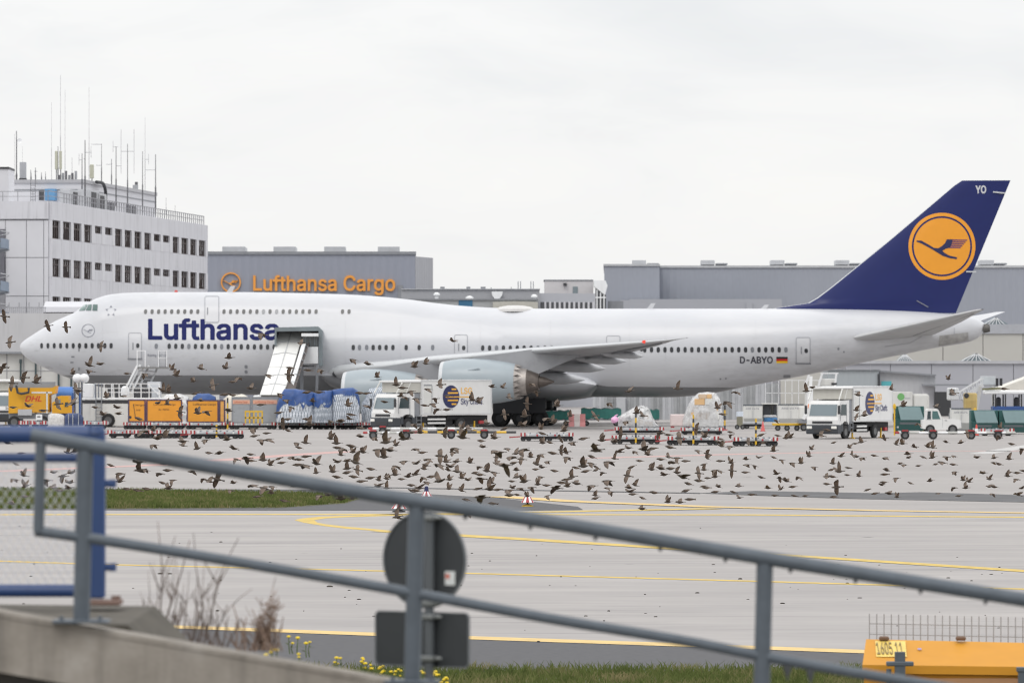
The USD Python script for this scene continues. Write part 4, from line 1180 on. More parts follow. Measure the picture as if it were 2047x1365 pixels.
# ---- engines
def engine(px_in, pcy, l, side):
    s0, zc = s_of(px_in, l), z_of(px_in + 80, pcy, l)
    o = (s0, -side * l, zc)
    b = B()
    prof = [(.28, 1.50), (.7, 1.58), (1.4, 1.665), (2.4, 1.69), (3.4, 1.64), (4.4, 1.52), (5.1, 1.40), (5.5, 1.32)]
    b.lathe(prof, o, n=48)
    e = b.build('engine', NAC, plane, smooth=30)
    b = B(); b.lathe([(.5, 1.33), (.15, 1.335), (.03, 1.37), (0, 1.41), (.03, 1.44), (.12, 1.47), (.28, 1.50)], o, n=48); b.build('intake_lip', EDGE, e, smooth=True)
    b = B(); b.lathe([(.5, 1.33), (1.2, 1.36), (1.25, .4), (1.2, .38), (.75, .05)], o, n=40); b.build('intake_fan', DARK, e, smooth=30)
    b = B()                                                       # chevrons round the fan nozzle
    n = 18
    for k in range(n):
        a0, a1 = 2 * math.pi * k / n, 2 * math.pi * (k + 1) / n
        am = (a0 + a1) / 2
        pt = lambda x, r, a: (o[0] + x, o[1] + r * math.cos(a), o[2] + r * math.sin(a))
        b.add([pt(5.48, 1.325, a0), pt(5.48, 1.325, a1), pt(6.02, 1.19, am), pt(5.48, 1.27, a0), pt(5.48, 1.27, a1), pt(6.0, 1.17, am)], [[0, 1, 2], [3, 5, 4], [0, 2, 5], [0, 5, 3], [1, 4, 5], [1, 5, 2]])
    b.build('nozzle_chevrons', M('chevron_silver', (.36, .33, .31), .38, .5, var=.3, scale=2.5), e, kind='stuff')
    b = B(); b.lathe([(5.4, 1.24), (5.42, 1.04), (5.9, 1.02), (6.35, .96)], o, n=32); b.build('nozzle_ring', M('chevron_silver', (.36, .33, .31), .38, .5, var=.3, scale=2.5), e, smooth=30)
    b = B(); b.lathe([(6.3, .94), (6.36, .90), (6.7, .8), (7.2, .62), (7.22, .5)], o, n=32); b.build('core_cowl', CORE, e, smooth=30)
    b = B(); b.lathe([(7.0, .46), (7.6, .34), (8.3, .05)], o, n=20); b.build('exhaust_plug', CORE, e, smooth=30)
    # strut up to the wing
    zw = z_of(np.interp(l, [q[0] for q in WST], [q[1] for q in WST]), np.interp(l, [q[0] for q in WST], [q[2] for q in WST]), l)
    sw = s_of(np.interp(l, [q[0] for q in WST], [q[1] for q in WST]), l)
    b = B()
    b.poly([(s0 + 1.6, zc + 1.6), (s0 + 3.0, zc + 1.84), (sw + .3, zw + .12), (sw + 4.2, zw - .15), (s0 + 8.6, zc + 1.2), (s0 + 7.0, zc + .5), (s0 + 4.6, zc + 1.3)], (0, -side * l + .2, 0), (1, 0, 0), (0, 0, 1), .4)
    b.build('engine_strut', WINGG, e)
    b = B(); b.poly([(s0 + 2.2, zc + .75), (s0 + 3.1, zc + .95), (s0 + 3.0, zc + 1.0), (s0 + 2.2, zc + .85)], (0, -side * l - side * 1.42, 0), (1, 0, 0), (0, 0, 1), .06)
    b.build('nacelle_strake', NAC, e)


for side in (1, -1):
    engine(688, 782.5, 11.7, side)
    engine(882, 763.0, 20.8, side)

# ---- fin
fo = [(1547, 616), (1575, 615.5), (1594, 613.5), (1612, 607.5), (1627, 600), (1661.6, 574), (1780, 478.5), (1913, 366.3), (1918, 362.5), (1926, 360.3), (2020, 360.8), (1915, 615.5), (1912, 626), (1600, 626)]
FL = np.array([(s_of(x), z_of(x, y)) for x, y in fo])
te0, te1 = FL[10], FL[11]
rows = []
lead = [i for i in range(0, 10)]
zt, zb = FL[10][1], FL[12][1]
nz = 26
LE = np.array([FL[i] for i in lead])
o = np.argsort(LE[:, 1])
for k in range(nz + 1):
    z = zb + (zt - zb) * k / nz
    sl = np.interp(z, LE[o, 1], LE[o, 0]) if z > LE[o, 1][0] else LE[o, 0][0]
    st = te1[0] + (te0[0] - te1[0]) * (z - te1[1]) / (te0[1] - te1[1])
    th = np.interp(z, [zb, zt], [.95, .26]) / 2
    prof = [(0, 0), (.012, .3), (.05, .6), (.15, .88), (.3, 1), (.55, .8), (.8, .38), (1, .02)]
    row = [(sl + (st - sl) * x, -th * y, z) for x, y in prof] + [(sl + (st - sl) * x, th * y, z) for x, y in prof[-2::-1]]
    rows.append(row)
R = np.array(rows)
b = B(); b.grid(R[:, 1:14]); b.add(R[-1], [[0, i, i + 1] for i in range(1, 14)])
fin = b.build('tail_fin', FINB, plane, smooth=40)
b = B(); b.grid(np.concatenate([R[:, 13:15], R[:, 1:2]], 1)); b.build('fin_leading_edge', EDGE, fin, smooth=True)


def fin_y(s, z):
    k = np.clip((z - zb) / (zt - zb) * nz, 0, nz - .001)
    i = int(k); q = R[i] * (1 - (k - i)) + R[i + 1] * (k - i)
    return float(np.interp(s, q[:8, 0], q[:8, 1]))


def on_fin(name, poly, mat, off, parent, edge=12):
    from trimesh.remesh import subdivide_to_size
    m = poly if hasattr(poly, 'faces') else trimesh.creation.extrude_polygon(poly if hasattr(poly, 'exterior') else Polygon(poly), 1, engine='earcut')
    tri = m.faces[np.all(m.vertices[m.faces][:, :, 2] > .5, axis=1)]
    v, f = subdivide_to_size(m.vertices, tri, edge)
    out = []
    for x, y in v[:, :2]:
        l = .3
        for _ in range(3):
            s, z = s_of(x, l), z_of(x, y, l)
            l = -fin_y(s, z)
        out.append((s, -l - off, z))
    b = B(); b.add(out, f)
    return b.build(name, mat, parent, smooth=True)


fe = on_fin('fin_emblem', Polygon(disc(64, 56.5, (1883, 492.5))), FINO, .012, fin)
on_fin('emblem_ring', ring_px(1883, 492.5, 60.2, 67, 64), FINO, .012, fe)
on_fin('emblem_crane', [(1883 + x * 67, 492.5 - y * 67) for x, y in CRANE], NAVY, .03, fe)
for k in FEATHERS:
    on_fin('emblem_feather', [(1883 + x * 67, 492.5 - y * 67) for x, y in k], M('feather_purple', (.13, .04, .12), .4), .03, fe)
on_fin('fin_letters', textpx('YO', 1950, 386, 21.5, 14, .03), PWHITE, .02, fin, 6)
RUD = [(1949, 377), (1985, 372)]
for (x0, y0, x1, y1) in ((1985, 384, 2009, 386.5), (1931, 543, 1951, 543.5)):
    b = B()
    p, q = np.array([s_of(x0, .25), 0, z_of(x0, y0)]), np.array([s_of(x1, .1), 0, z_of(x1, y1)])
    p[1], q[1] = fin_y(p[0], p[2]) - .03, fin_y(min(q[0], 99), q[2]) - .08
    b.bar(p, q, .08, .10); b.build('rudder_hinge', EDGE, fin)
b = B(); b.bar((s_of(1832, .5), fin_y(s_of(1832), z_of(1832, 601)) - .03, z_of(1832, 601)), (s_of(1855, .5), fin_y(s_of(1855), z_of(1855, 614)) - .03, z_of(1855, 614)), .05, .06); b.build('rudder_seam', GREYI, fin)

# ---- horizontal stabilisers, exhaust, gear
for side in (1, -1):
    st = [(1.2, 1676, 681, 1860, 672, .9), (2.2, 1694, 678, 1878, 664, .75), (6.5, 1829, 648, 1922, 643.5, .5), (10.6, 1948, 621.5, 1964, 620.5, .2), (11.2, 1962, 618.5, 1968, 618.3, .05)]
    R2 = wing_mesh(side, st)
    b = B(); b.grid(R2)
    b.build('stabiliser', M('stabiliser_grey', (.44, .445, .455), .4, var=.08, scale=.6, dirt=.2) if side == 1 else PWHITE, plane, smooth=35)
    b = B()
    q = []
    for l in (2.4, 9.8):
        k = [np.interp(l, [c[0] for c in st], [c[j] for c in st]) for j in range(6)]
        sA, zA, sB, zB = s_of(k[1], l), z_of(k[1], k[2], l), s_of(k[3], l), z_of(k[3], k[4], l)
        q.append(np.array([sA + (sB - sA) * .70, -side * l, zA + (zB - zA) * .70 - k[5] * .2]))
    b.bar(q[0], q[1], .05, .06); b.build('elevator_gap', SEAMD, plane)
b = B(); b.lathe([(0, .36), (.5, .30), (.52, .22), (.2, .2)], (SEND - .08, 0, z_of(1966, 657)), (1, 0, .12), 20); b.build('tail_exhaust', M('sooty_metal', (.10, .095, .09), .5, .3, var=.4, scale=4), plane, smooth=40)
for l, px, nm in ((5.5, 1022, 'wing'), (1.9, 1062, 'body')):
    for side in (1, -1):
        s0 = s_of(px, l)
        b = B(); b.cyl((s0, -side * l, .7), (s0 - .1, -side * (l - .2), 3.4), .22, .26, 12); b.bar((s0 - .1, -side * l, 1.0), (s0 + 1.4, -side * (l - .4), 3.1), .16); b.box((s0, -side * l, .68), (2.1, .26, .3), .05)
        g = b.build('landing_gear', M('gear_grey', (.10, .105, .11), .5, .2), plane)
        b = B(); b.span((s0 - 1.25, -side * (l + .95) - .03, 1.0), (s0 + 1.25, -side * (l + .95) + .03, 3.3)); b.build('gear_door', M('gear_door_dark', (.035, .037, .042), .6), g)
        b = B(); b.span((s0 - 1.1, -side * l - .5, 1.25), (s0 + 1.1, -side * l + .5, 2.2), .1); b.build('gear_strut_block', M('gear_door_dark', (.035, .037, .042), .6), g)
        for dx in (-.78, .78):
            for dy in (-.58, .58):
                c = np.array([s0 + dx, -side * l + dy, .63])
                b = B(); b.lathe([(-.24, .30), (-.25, .5), (-.2, .6), (-.08, .63), (.08, .63), (.2, .6), (.25, .5), (.24, .30)], c, (0, 1, 0), 24); b.build('tyre', RUBBER, g, smooth=40)
                b = B(); b.lathe([(-.16, .02), (-.18, .3), (.18, .3), (.16, .02)], c, (0, 1, 0), 14); b.build('wheel_rim', M('gear_door_dark', (.035, .037, .042), .6), g, smooth=30)
s0 = s_of(236)
b = B(); b.cyl((s0, 0, .5), (s0 - .15, 0, 3.2), .14, .17, 12); ng = b.build('nose_gear', M('gear_grey', (.25, .26, .27), .5, .2), plane)
for dy in (-.42, .42):
    b = B(); b.lathe([(-.2, .25), (-.2, .45), (-.1, .6), (.1, .6), (.2, .45), (.2, .25)], (s0, dy, .6), (0, 1, 0), 22); b.build('tyre', RUBBER, ng, smooth=40)
# ---------------------------------------------------------------- vehicles and ground equipment
BEIGE = M('shutter_beige', (.47, .46, .42), .55, var=.05, dirt=.15, streak=True)
TRUCKW = M('truck_white', (.66, .66, .655), .42, var=.04, dirt=.18, streak=True)
BUMP = M('bumper_grey', (.035, .04, .048), .5)
NET = M('pallet_net_wrap', (.58, .61, .66), .55, var=.35, scale=6, bump=.8, bscale=9)
FILM = M('plastic_film', (.56, .56, .565), .22, var=.2, scale=3, bump=.8, bscale=8)
WRAP = usdkit.material(stage, '/World/Looks/clear_wrap', {
    'tc': ('texture_coordinate', {}), 'mp': ('mapping', {'mapping_type': 'point', 'scale': (1.6, 1.6, 1.1)}), 'n': ('noise_texture', {'scale': 2.6, 'detail': 6.0, 'roughness': .62}), 'r': ('map_range', {'from_min': .36, 'from_max': .62, 'to_min': .38, 'to_max': .95}),
    'nb': ('noise_texture', {'scale': 7.0, 'detail': 4.0, 'distortion': .8}), 'b': ('bump', {'strength': .9, 'distance': .05}),
    'p': ('principled_bsdf', {'base_color': (.60, .60, .605), 'roughness': .18}), 't': ('transparent_bsdf', {'color': (.92, .92, .92)}), 'm': ('mix_closure', {})},
    [('tc.object', 'mp.vector'), ('mp.vector', 'n.vector'), ('n.fac', 'r.value'), ('tc.object', 'nb.vector'), ('nb.fac', 'b.height'), ('b.normal', 'p.normal'), ('r.result', 'm.fac'), ('t.BSDF', 'm.closure1'), ('p.BSDF', 'm.closure2')], surface='m.closure')
CARTON = M('brown_carton', (.42, .30, .19), .8, var=.2, scale=3)
TARPB = M('blue_tarp', (.02, .065, .22), .5, var=.25, scale=3, bump=.5, bscale=6)
TARPG = M('green_tarp', (.03, .19, .165), .55, var=.2, scale=3, bump=.4, bscale=6)
PLATE = M('dolly_plate', (.40, .41, .43), .5, .1, var=.12, scale=3, dirt=.3)


def wheel(parent, c, r, w=.26, side=(0, 1, 0), hub=HUB):
    b = B(); b.lathe([(-w / 2, r * .55), (-w / 2, r * .86), (-w * .36, r), (w * .36, r), (w / 2, r * .86), (w / 2, r * .55)], c, side, 18)
    t = b.build('wheel', RUBBER, parent, smooth=40)
    b = B(); b.lathe([(-w * .42, .01), (-w * .46, r * .58), (w * .46, r * .58), (w * .42, .01)], c, side, 12); b.build('hub', hub, t, smooth=30)
    return t


def catering_truck(name, label, loc, rz, sc, logo=True):
    t = thing(name, label, 'truck', loc, rz, None, sc)
    y0, y1 = -1.2, 1.2
    b = B(); b.span((.5, -.45, .55), (8.5, .45, .95)); b.span((2.2, y0 + .12, .62), (4.9, y1 - .12, 1.02)); b.span((5.2, -1.0, .8), (8.5, 1.0, 1.08)); b.span((5.0, y0 + .3, .42), (5.85, y1 - .3, 1.0)); b.span((7.05, y0 + .25, .45), (9.2, y1 - .25, 1.1)); b.build('chassis', M('underframe_black', (.016, .016, .018), .8), t)
    b = B()
    b.poly([(0.0, .62), (.0, 1.30), (.10, 1.52), (.36, 2.42), (.52, 2.62), (1.95, 2.66), (1.95, .95), (1.86, .95), (1.78, 1.12), (1.55, 1.2), (1.15, 1.2), (.9, 1.1), (.78, .62)], (0, y0 + .05 + 2.3, 0), (1, 0, 0), (0, 0, 1), 2.3)
    cab = b.build('cab', TRUCKW, t)
    b = B()
    q = lambda z: .10 + (z - 1.52) * .29
    b.add([(q(1.58) - .02, y0 + .18, 1.58), (q(1.58) - .02, y1 - .18, 1.58), (q(2.36) - .02, y1 - .22, 2.36), (q(2.36) - .02, y0 + .22, 2.36)], [[0, 1, 2], [0, 2, 3]]); b.build('windscreen', LGLASS, cab)
    for s in (y0 + .04, y1 - .04):
        b = B(); b.poly([(.48, 1.62), (1.45, 1.62), (1.45, 2.36), (.62, 2.36)], (0, s + (.01 if s < 0 else 0), 0), (1, 0, 0), (0, 0, 1), .012); b.build('side_window', GLASS, cab)
        b = B(); b.span((.42, s - .012, 1.25), (.45, s + .012, 2.4)); b.span((1.5, s - .012, 1.0), (1.53, s + .012, 2.4)); b.build('door_seam', GREY, cab)
        b = B(); b.span((-.05, s - .16 if s < 0 else s, 1.7), (.1, s if s < 0 else s + .16, 2.3), .03); b.build('mirror', DARK, cab)
    b = B(); b.span((-.1, y0, .34), (.62, y1, .98), .06); b.span((.6, y0 + .02, .5), (.92, y1 - .02, 1.05), .04); b.span((1.75, y0 + .02, .5), (2.1, y1 - .02, 1.0), .04); b.build('bumper', BUMP, t)
    b = B(); b.span((-.02, -.75, 1.05), (-.0, .75, 1.22)); b.span((-.125, -.6, .45), (-.1, .6, .68)); b.build('grille', DARK, cab)
    for s in (-.92, .92):
        b = B(); b.span((-.14, s - .2, .7), (-.09, s + .2, .88), .02); b.build('headlamp', LAMP, t)
    bx0, bx1, z0, z1 = 2.55, 9.4, 1.16, 3.6
    b = B(); b.span((bx0, y0, z0), (bx1, y1, z1), .04); bo = b.build('box_body', TRUCKW, t)
    b = B()
    for z in (z0 + .04, z1 - .06):
        b.span((bx0 - .01, y0 - .015, z - .05), (bx1 + .01, y0 - .002, z + .05))
    for x in (bx0 + .05, bx1 - .05):
        b.span((x - .05, y0 - .017, z0), (x + .05, y0 - .0025, z1))
    b.build('edge_rail', M('alu_rail', (.55, .555, .56), .4, .3), bo)
    b = B(); b.span((bx0 + .28, y0 - .012, z0 + .15), (bx0 + 1.0, y0 - .003, z1 - .4)); b.build('side_door', OFFW, bo)
    b = B(); b.span((bx0 + 1.0, y0 - .03, z0 + .15), (bx0 + 1.04, y0 - .004, z1 - .4)); b.span((bx0 + .25, y0 - .03, z1 - .4), (bx0 + 1.0, y0 - .004, z1 - .32)); b.build('door_frame', GREY, bo)
    # loading platform over the cab
    b = B(); b.span((.75, y0, 3.42), (bx0 - .01, y1, 3.56), .03); pl = b.build('platform_roof', TRUCKW, t)
    b = B(); b.span((1.0, y0 + .06, 2.72), (bx0 - .012, y1 - .06, 3.41)); b.build('roller_shutter', BEIGE, pl)
    b = B(); b.bar((.8, y0 + .05, 3.42), (.25, y0 + .05, 2.68), .07); b.bar((1.55, y0 + .03, 3.4), (1.15, y0 + .03, 2.7), .06); b.bar((.8, y1 - .05, 3.42), (.25, y1 - .05, 2.68), .07); b.build('brace', OFFW, pl)
    b = B(); b.span((1.98, y0 + .1, 1.05), (2.5, y1 - .1, 2.68)); b.build('cab_gap_panel', GREY, t)
    for x in (1.36, 6.45):
        for s in (y0 + .15, y1 - .15):
            wheel(t, (x, s, .47), .47)
    for z in (.52, .78):
        b = B(); b.span((3.2, y0 - .005, z), (4.9, y0 + .04, z + .12)); b.build('side_guard', TRUCKW, t)
    b = B()
    for k in range(3):
        b.span((2.15, y0 + .02, .45 + k * .3), (2.6, y0 + .1, .49 + k * .3))
    b.span((2.14, y0 + .02, .4), (2.17, y0 + .08, 1.15)); b.span((2.58, y0 + .02, .4), (2.61, y0 + .08, 1.15)); b.build('step_ladder', GREY, t)
    b = B(); b.span((8.3, y0 + .1, .5), (8.75, y0 + .45, .72), .02); b.build('tail_lamp', RED, t)
    for x in (2.95, 7.9):
        b = B(); b.bar((x, y0 + .25, .05), (x, y0 + .25, .7), .1); b.box((x, y0 + .25, .03), (.32, .32, .06)); b.build('stabiliser_foot', YELLOW, t)
    if logo:
        b = B(); c = (5.42, y0 - .004, 2.42)
        b.poly(disc(40, .80), c, (1, 0, 0), (0, 0, 1), .008); em = b.build('round_emblem', NAVY, bo)
        for k, (x0, x1) in enumerate(((.05, .50), (-.32, .66), (-.50, 2.0), (-.32, .66), (.05, .50))):
            z = .52 - k * .26
            b = B(); b.span((c[0] + x0, y0 - .019, c[2] + z - .055), (c[0] + x1, y0 - .0135, c[2] + z + .055 - (.04 if k == 2 else 0))); b.build('emblem_bar', M('logo_gold', (.76, .40, .04), .5), em)
        b = B(); write(b, 'LSG', (6.38, y0 - .003, 2.62), (1, 0, 0), (0, 0, 1), .42, 1.08, depth=.008); b.build('lettering', M('logo_gold', (.76, .40, .04), .5), bo)
        b = B(); write(b, 'Sky Chefs', (6.36, y0 - .003, 1.88), (1, 0, 0), (0, 0, 1), .40, 2.1, depth=.008); b.build('lettering', M('logo_ink', (.045, .05, .12), .5), bo)
    else:
        b = B(); write(b, '10', (-.004, .18, 1.33), (0, -1, 0), (0, 0, 1), .2, .3, depth=.006); b.build('lettering', DARK, cab)
    return t


def place(px, py, rz, at):
    """origin so that local point at=(x, y) touches the ground at the pixel"""
    g = G(px, py)
    c, s = math.cos(rz), math.sin(rz)
    return g - np.array([c * at[0] - s * at[1], s * at[0] + c * at[1], 0])


rz = math.radians(44); catering_truck('catering_truck', 'white catering truck with a round navy emblem in front of the engines', place(817, 862.5, rz, (1.36, -1.2)), rz, 1.0)
rz = math.radians(63); catering_truck('catering_truck', 'white catering truck with an emblem under the tail, nose turned to the viewer', place(1696, 877, rz, (1.36, -1.2)), rz, .92)
rz = math.radians(103); catering_truck('box_truck', 'white truck with a plain box cut off by the left edge of the photograph', place(47, 852, rz, (0.0, -1.2)), rz, .98, False)


def dolly(name, label, px0, px1, py, group=None, deck=.46, h=.16, pole=False, load=None, ends=True, wide=1.9, bogies=3, tow=True):
    a, c = G(px0, py), G(px1, py)
    L = c[0] - a[0]
    t = thing(name, label, 'dolly', ((a[0] + c[0]) / 2, a[1] + wide / 2, 0), 0, group)
    b = B(); b.span((-L / 2, -wide / 2, deck - h), (L / 2, wide / 2, deck), .02); d = b.build('deck', PLATE, t)
    b = B(); b.span((-L / 2 + .12, -wide / 2 + .06, deck - h - .17), (L / 2 - .12, wide / 2 - .06, deck - h - .004)); b.build('underframe', M('underframe_black', (.016, .016, .018), .8), t)
    if ends:
        for s in (-1, 1):
            for k in range(3):
                b = B(); x = s * (L / 2 - .06 - k * .11); b.span((x - .05, -wide / 2 - .03, deck - h + .01), (x + .05, -wide / 2 - .002, deck + .07)); b.build('end_stop', [RED, OFFW, RED][k], t)
        for k in range(5):
            b = B(); x = -L / 2 + L * (k + .9) / 6.0; b.span((x - .05, -wide / 2 - .02, deck - h + .02), (x + .05, -wide / 2 - .001, deck - .02)); b.build('edge_block', [OFFW, RED][k % 2], t)
        b = B(); 
        for k in range(8):
            x = -L / 2 + L * (k + .5) / 8; b.cyl((x, -wide / 2 + .1, deck + .03), (x, wide / 2 - .1, deck + .03), .035, n=6)
        b.build('rollers', GALV, t)
    for k in range(bogies):
        x = -L / 2 + .35 + (L - .7) * k / max(bogies - 1, 1)
        for s in (-1, 1):
            for e in ((-.17, .17) if bogies > 2 else (0,)):
                wheel(t, (x + e, s * (wide / 2 - .16), .16), .16, .16)
    if tow:
        b = B(); b.bar((-L / 2, 0, .28), (-L / 2 - .55, 0, .24), .07); b.box((-L / 2 - .6, 0, .24), (.14, .14, .08)); b.build('tow_bar', RED, t)
    if pole:
        n = 7
        z1 = pole
        for k in range(n):
            b = B(); z = .1 + (z1 - .1) * k / n; b.cyl((.0, -wide / 2 - .06, z), (0, -wide / 2 - .06, z + (z1 - .1) / n - .004), .055, n=8); b.build('marker_pole', [YELLOW, DARK][k % 2], t)
    return t


# empty flat dollies nearest the viewer
dolly('flat_dolly', 'empty flat dolly right of the catering truck, with red and white ends', 1040, 1147, 882, 'empty flat dollies on the apron')
dolly('flat_dolly', 'empty flat dolly with a striped pole below the low wrapped pallet', 1222, 1320, 888, 'empty flat dollies on the apron', pole=2.15)
dolly('flat_dolly', 'empty flat dolly with a striped pole below the tall wrapped pallet', 1334, 1438, 890, 'empty flat dollies on the apron', pole=1.8)
dolly('flat_dolly', 'empty flat dolly with a striped pole left of the right catering truck', 1466, 1556, 892, 'empty flat dollies on the apron', pole=1.6)
dolly('flat_dolly', 'leftmost low dolly seen just right of the blue fence post', 214, 262, 876, 'low dollies below the orange containers', bogies=2)
dolly('flat_dolly', 'short low dolly under the left orange container', 267, 306, 876, 'low dollies below the orange containers', bogies=3)
dolly('flat_dolly', 'low dolly under the middle orange container', 312, 374, 876, 'low dollies below the orange containers', bogies=3)
dolly('flat_dolly', 'low dolly with a striped pole under the right orange container', 380, 486, 877, 'low dollies below the orange containers', bogies=4, pole=.9)


def towbar(label, px0, px1, py, wheels, stripe=True):
    a, c = G(px0, py), G(px1, py)
    L = c[0] - a[0]
    t = thing('tow_bar', label, 'tow bar', a, 0, 'long aircraft tow bars on the apron')
    n = max(int(L / .6), 6)
    for k in range(n):
        b = B(); b.cyl((L * k / n, 0, .42), (L * (k + 1) / n - .005, 0, .42), .075, n=8); b.build('bar_section', ([YELLOW, DARK] if stripe else [WHITE, M('pale_bar', (.45, .45, .43), .5)])[k % 2], t)
    for p in wheels:
        X = G(p, py)[0] - a[0]
        for s in (-.22, .22):
            wheel(t, (X, s, .26), .26, .2)
        b = B(); b.span((X - .26, -.12, .44), (X + .26, .12, .56), .03); b.build('axle_block', DARK, t)
        b = B(); b.span((X - .2, -.14, .5), (X + .2, -.121, .6)); b.build('axle_mark', RED, t)
    b = B(); b.box((-.15, 0, .42), (.3, .2, .14), .04); b.build('tow_head', RED, t)
    return t


towbar('yellow and black striped tow bar lying in front of the left catering truck', 835, 1032, 877, (902, 968))
towbar('red tow bar with small wheels left of the striped tow bar', 735, 822, 878, (746, 812), False)
towbar('pale tow bar with small wheels in front of the white pickup', 1798, 2030, 878, (1809, 1865, 1941, 1995), False)
towbar('pale tow bar on the apron behind the striped one', 745, 965, 869, (765,), False)


# containers
def container(label, px0, px1, py0, py1, mat, frame, texts, deep=1.6, name='cargo_container', cat='container', group=None, dent=False, lift=.45):
    Y = DG(py1 + 12)
    t = thing(name, label, cat, (PX(px0, Y), Y, lift), 0, group)
    L, h = PX(px1, Y) - PX(px0, Y), PZ(py0, Y) - lift
    b = B(); b.span((.04, .03, .02), (L - .04, deep, h - .03)); bd = b.build('body', mat, t)
    for x in (0.04, L - .04):
        b = B(); b.span((x - .05, 0, 0), (x + .05, .12, h)); b.build('corner_post', frame, t)
    for z in (0, h - .09):
        b = B(); b.span((.1, .0, z), (L - .1, .11, z + .09)); b.build('edge_beam', frame, t)
    for (s, x, z, w, cap, mt) in texts:
        b = B(); write(b, s, (x * L, .029, z * h), (1, 0, 0), (0, 0, 1), cap, w * L, depth=.006); b.build('lettering', mt, bd)
    return t, L, h


PURP = M('dark_frame', (.07, .045, .09), .5)
INKC = M('container_ink', (.16, .075, .02), .6)
t, L, h = container('narrow orange container with a diagonal strap mark, left of three', 256, 291, 798, 844, ORANGE, PURP, [('Cargo', .3, .72, .62, .12, INKC), ('AKE', .45, .5, .25, .10, INKC)], group='orange cargo containers')
b = B(); b.bar((.30 * L, .02, .8 * h), (.44 * L, .02, .12 * h), .05, .03); b.build('strap', DARK, t)
b = B(); b.lathe([(0, .1), (.02, .1), (.021, .01)], (.12 * L, .03, .22 * h), (0, -1, 0), 12); b.build('port_hole', DARK, t)
container('wide orange container in the middle of the three', 292.5, 364, 798, 844, ORANGE, PURP, [('Lufthansa Cargo', .2, .74, .62, .12, INKC), ('AL-90051', .34, .52, .3, .12, INKC)], group='orange cargo containers')
container('right orange container carrying the clearest dark lettering', 373, 437, 799, 845, ORANGE, PURP, [('Lufthansa Cargo', .2, .76, .72, .15, INKC)], group='orange cargo containers')
t, L, h = container('slim orange container end right of the lettered orange container', 438, 450, 799, 845, M('orange_faded', (.72, .37, .10), .55, dirt=.2), PURP, [], group='orange cargo containers')
b = thing('white_cover', 'bunched white plastic sheeting between the two wide orange containers', 'plastic sheet', (PX(368.5, 408), 408.4, .45))
q = B()
P = []
for i in range(9):
    z = 1.68 * i / 8
    P.append([(x + .05 * math.sin(7 * x + 3 * i), .12 * math.sin(5 * x + i * 1.7), z) for x in np.linspace(-.16, .17 - .05 * (i % 3), 7)])
q.grid(np.array(P)); q.build('sheet', FILM, b, smooth=True)
GULD = M('grey_container', (.30, .315, .335), .55, var=.1, dirt=.3)
PINKL = M('salmon_label', (.62, .34, .24), .6)
for i, (a, c) in enumerate(((463, 501), (502.5, 556))):
    t, L, h = container(['grey metal container with a salmon label strip, nearer the orange ones', 'grey metal container with a salmon label strip beside the blue tarpaulin'][i], a, c, 793, 846, GULD, GREY, [], group='grey metal containers with salmon labels')
    b = B(); b.span((.06 * L, -.004, .73 * h), (.96 * L, .025, .88 * h)); lb = b.build('label_strip', PINKL, t)
    b = B(); write(b, 'Lufthansa Cargo', (.14 * L, -.005, .77 * h), (1, 0, 0), (0, 0, 1), .12, .7 * L, depth=.004); b.build('lettering', M('label_ink', (.42, .12, .08), .6), lb)
# dollies that carry the containers and pallets
for i, (a, c, lab) in enumerate(((246, 290, 'loaded dolly under the narrow orange container'), (293, 366, 'loaded dolly under the middle orange container, beside a small round wheel'), (371, 452, 'loaded dolly under the lettered orange container'), (458, 552, 'loaded dolly under the grey containers'), (556, 622, 'loaded dolly under the left blue covered pallet'), (624, 668, 'loaded dolly under the middle blue covered pallet'), (670, 722, 'loaded dolly under the right blue covered pallet'), (724, 768, 'loaded dolly under the pale netted pallet'))):
    dolly('cargo_dolly', lab, a, c, 858, 'dollies carrying cargo', deck=.45, wide=2.0, bogies=3, tow=False)
# yellow frame in front of the grey containers
t = thing('yellow_trestle', 'yellow steel trestle standing in front of the grey containers', 'trestle', (PX(492, 409), 408, .46))
for k in range(5):
    b = B(); b.bar((k * .3, 0, 0), (k * .3, 0, .85), .1); b.build('post', YELLOW, t)
b = B(); b.bar((-.05, 0, .85), (1.25, 0, .85), .12); b.bar((-.05, 0, .4), (1.25, 0, .4), .1); b.build('rail', YELLOW, t)
t = thing('striped_post', 'thin yellow and black post right of the orange containers', 'post', G(455, 858))
for k in range(6):
    b = B(); b.cyl((0, 0, k * .38), (0, 0, k * .38 + .375), .06, n=8); b.build('pole_section', [YELLOW, DARK][k % 2], t)


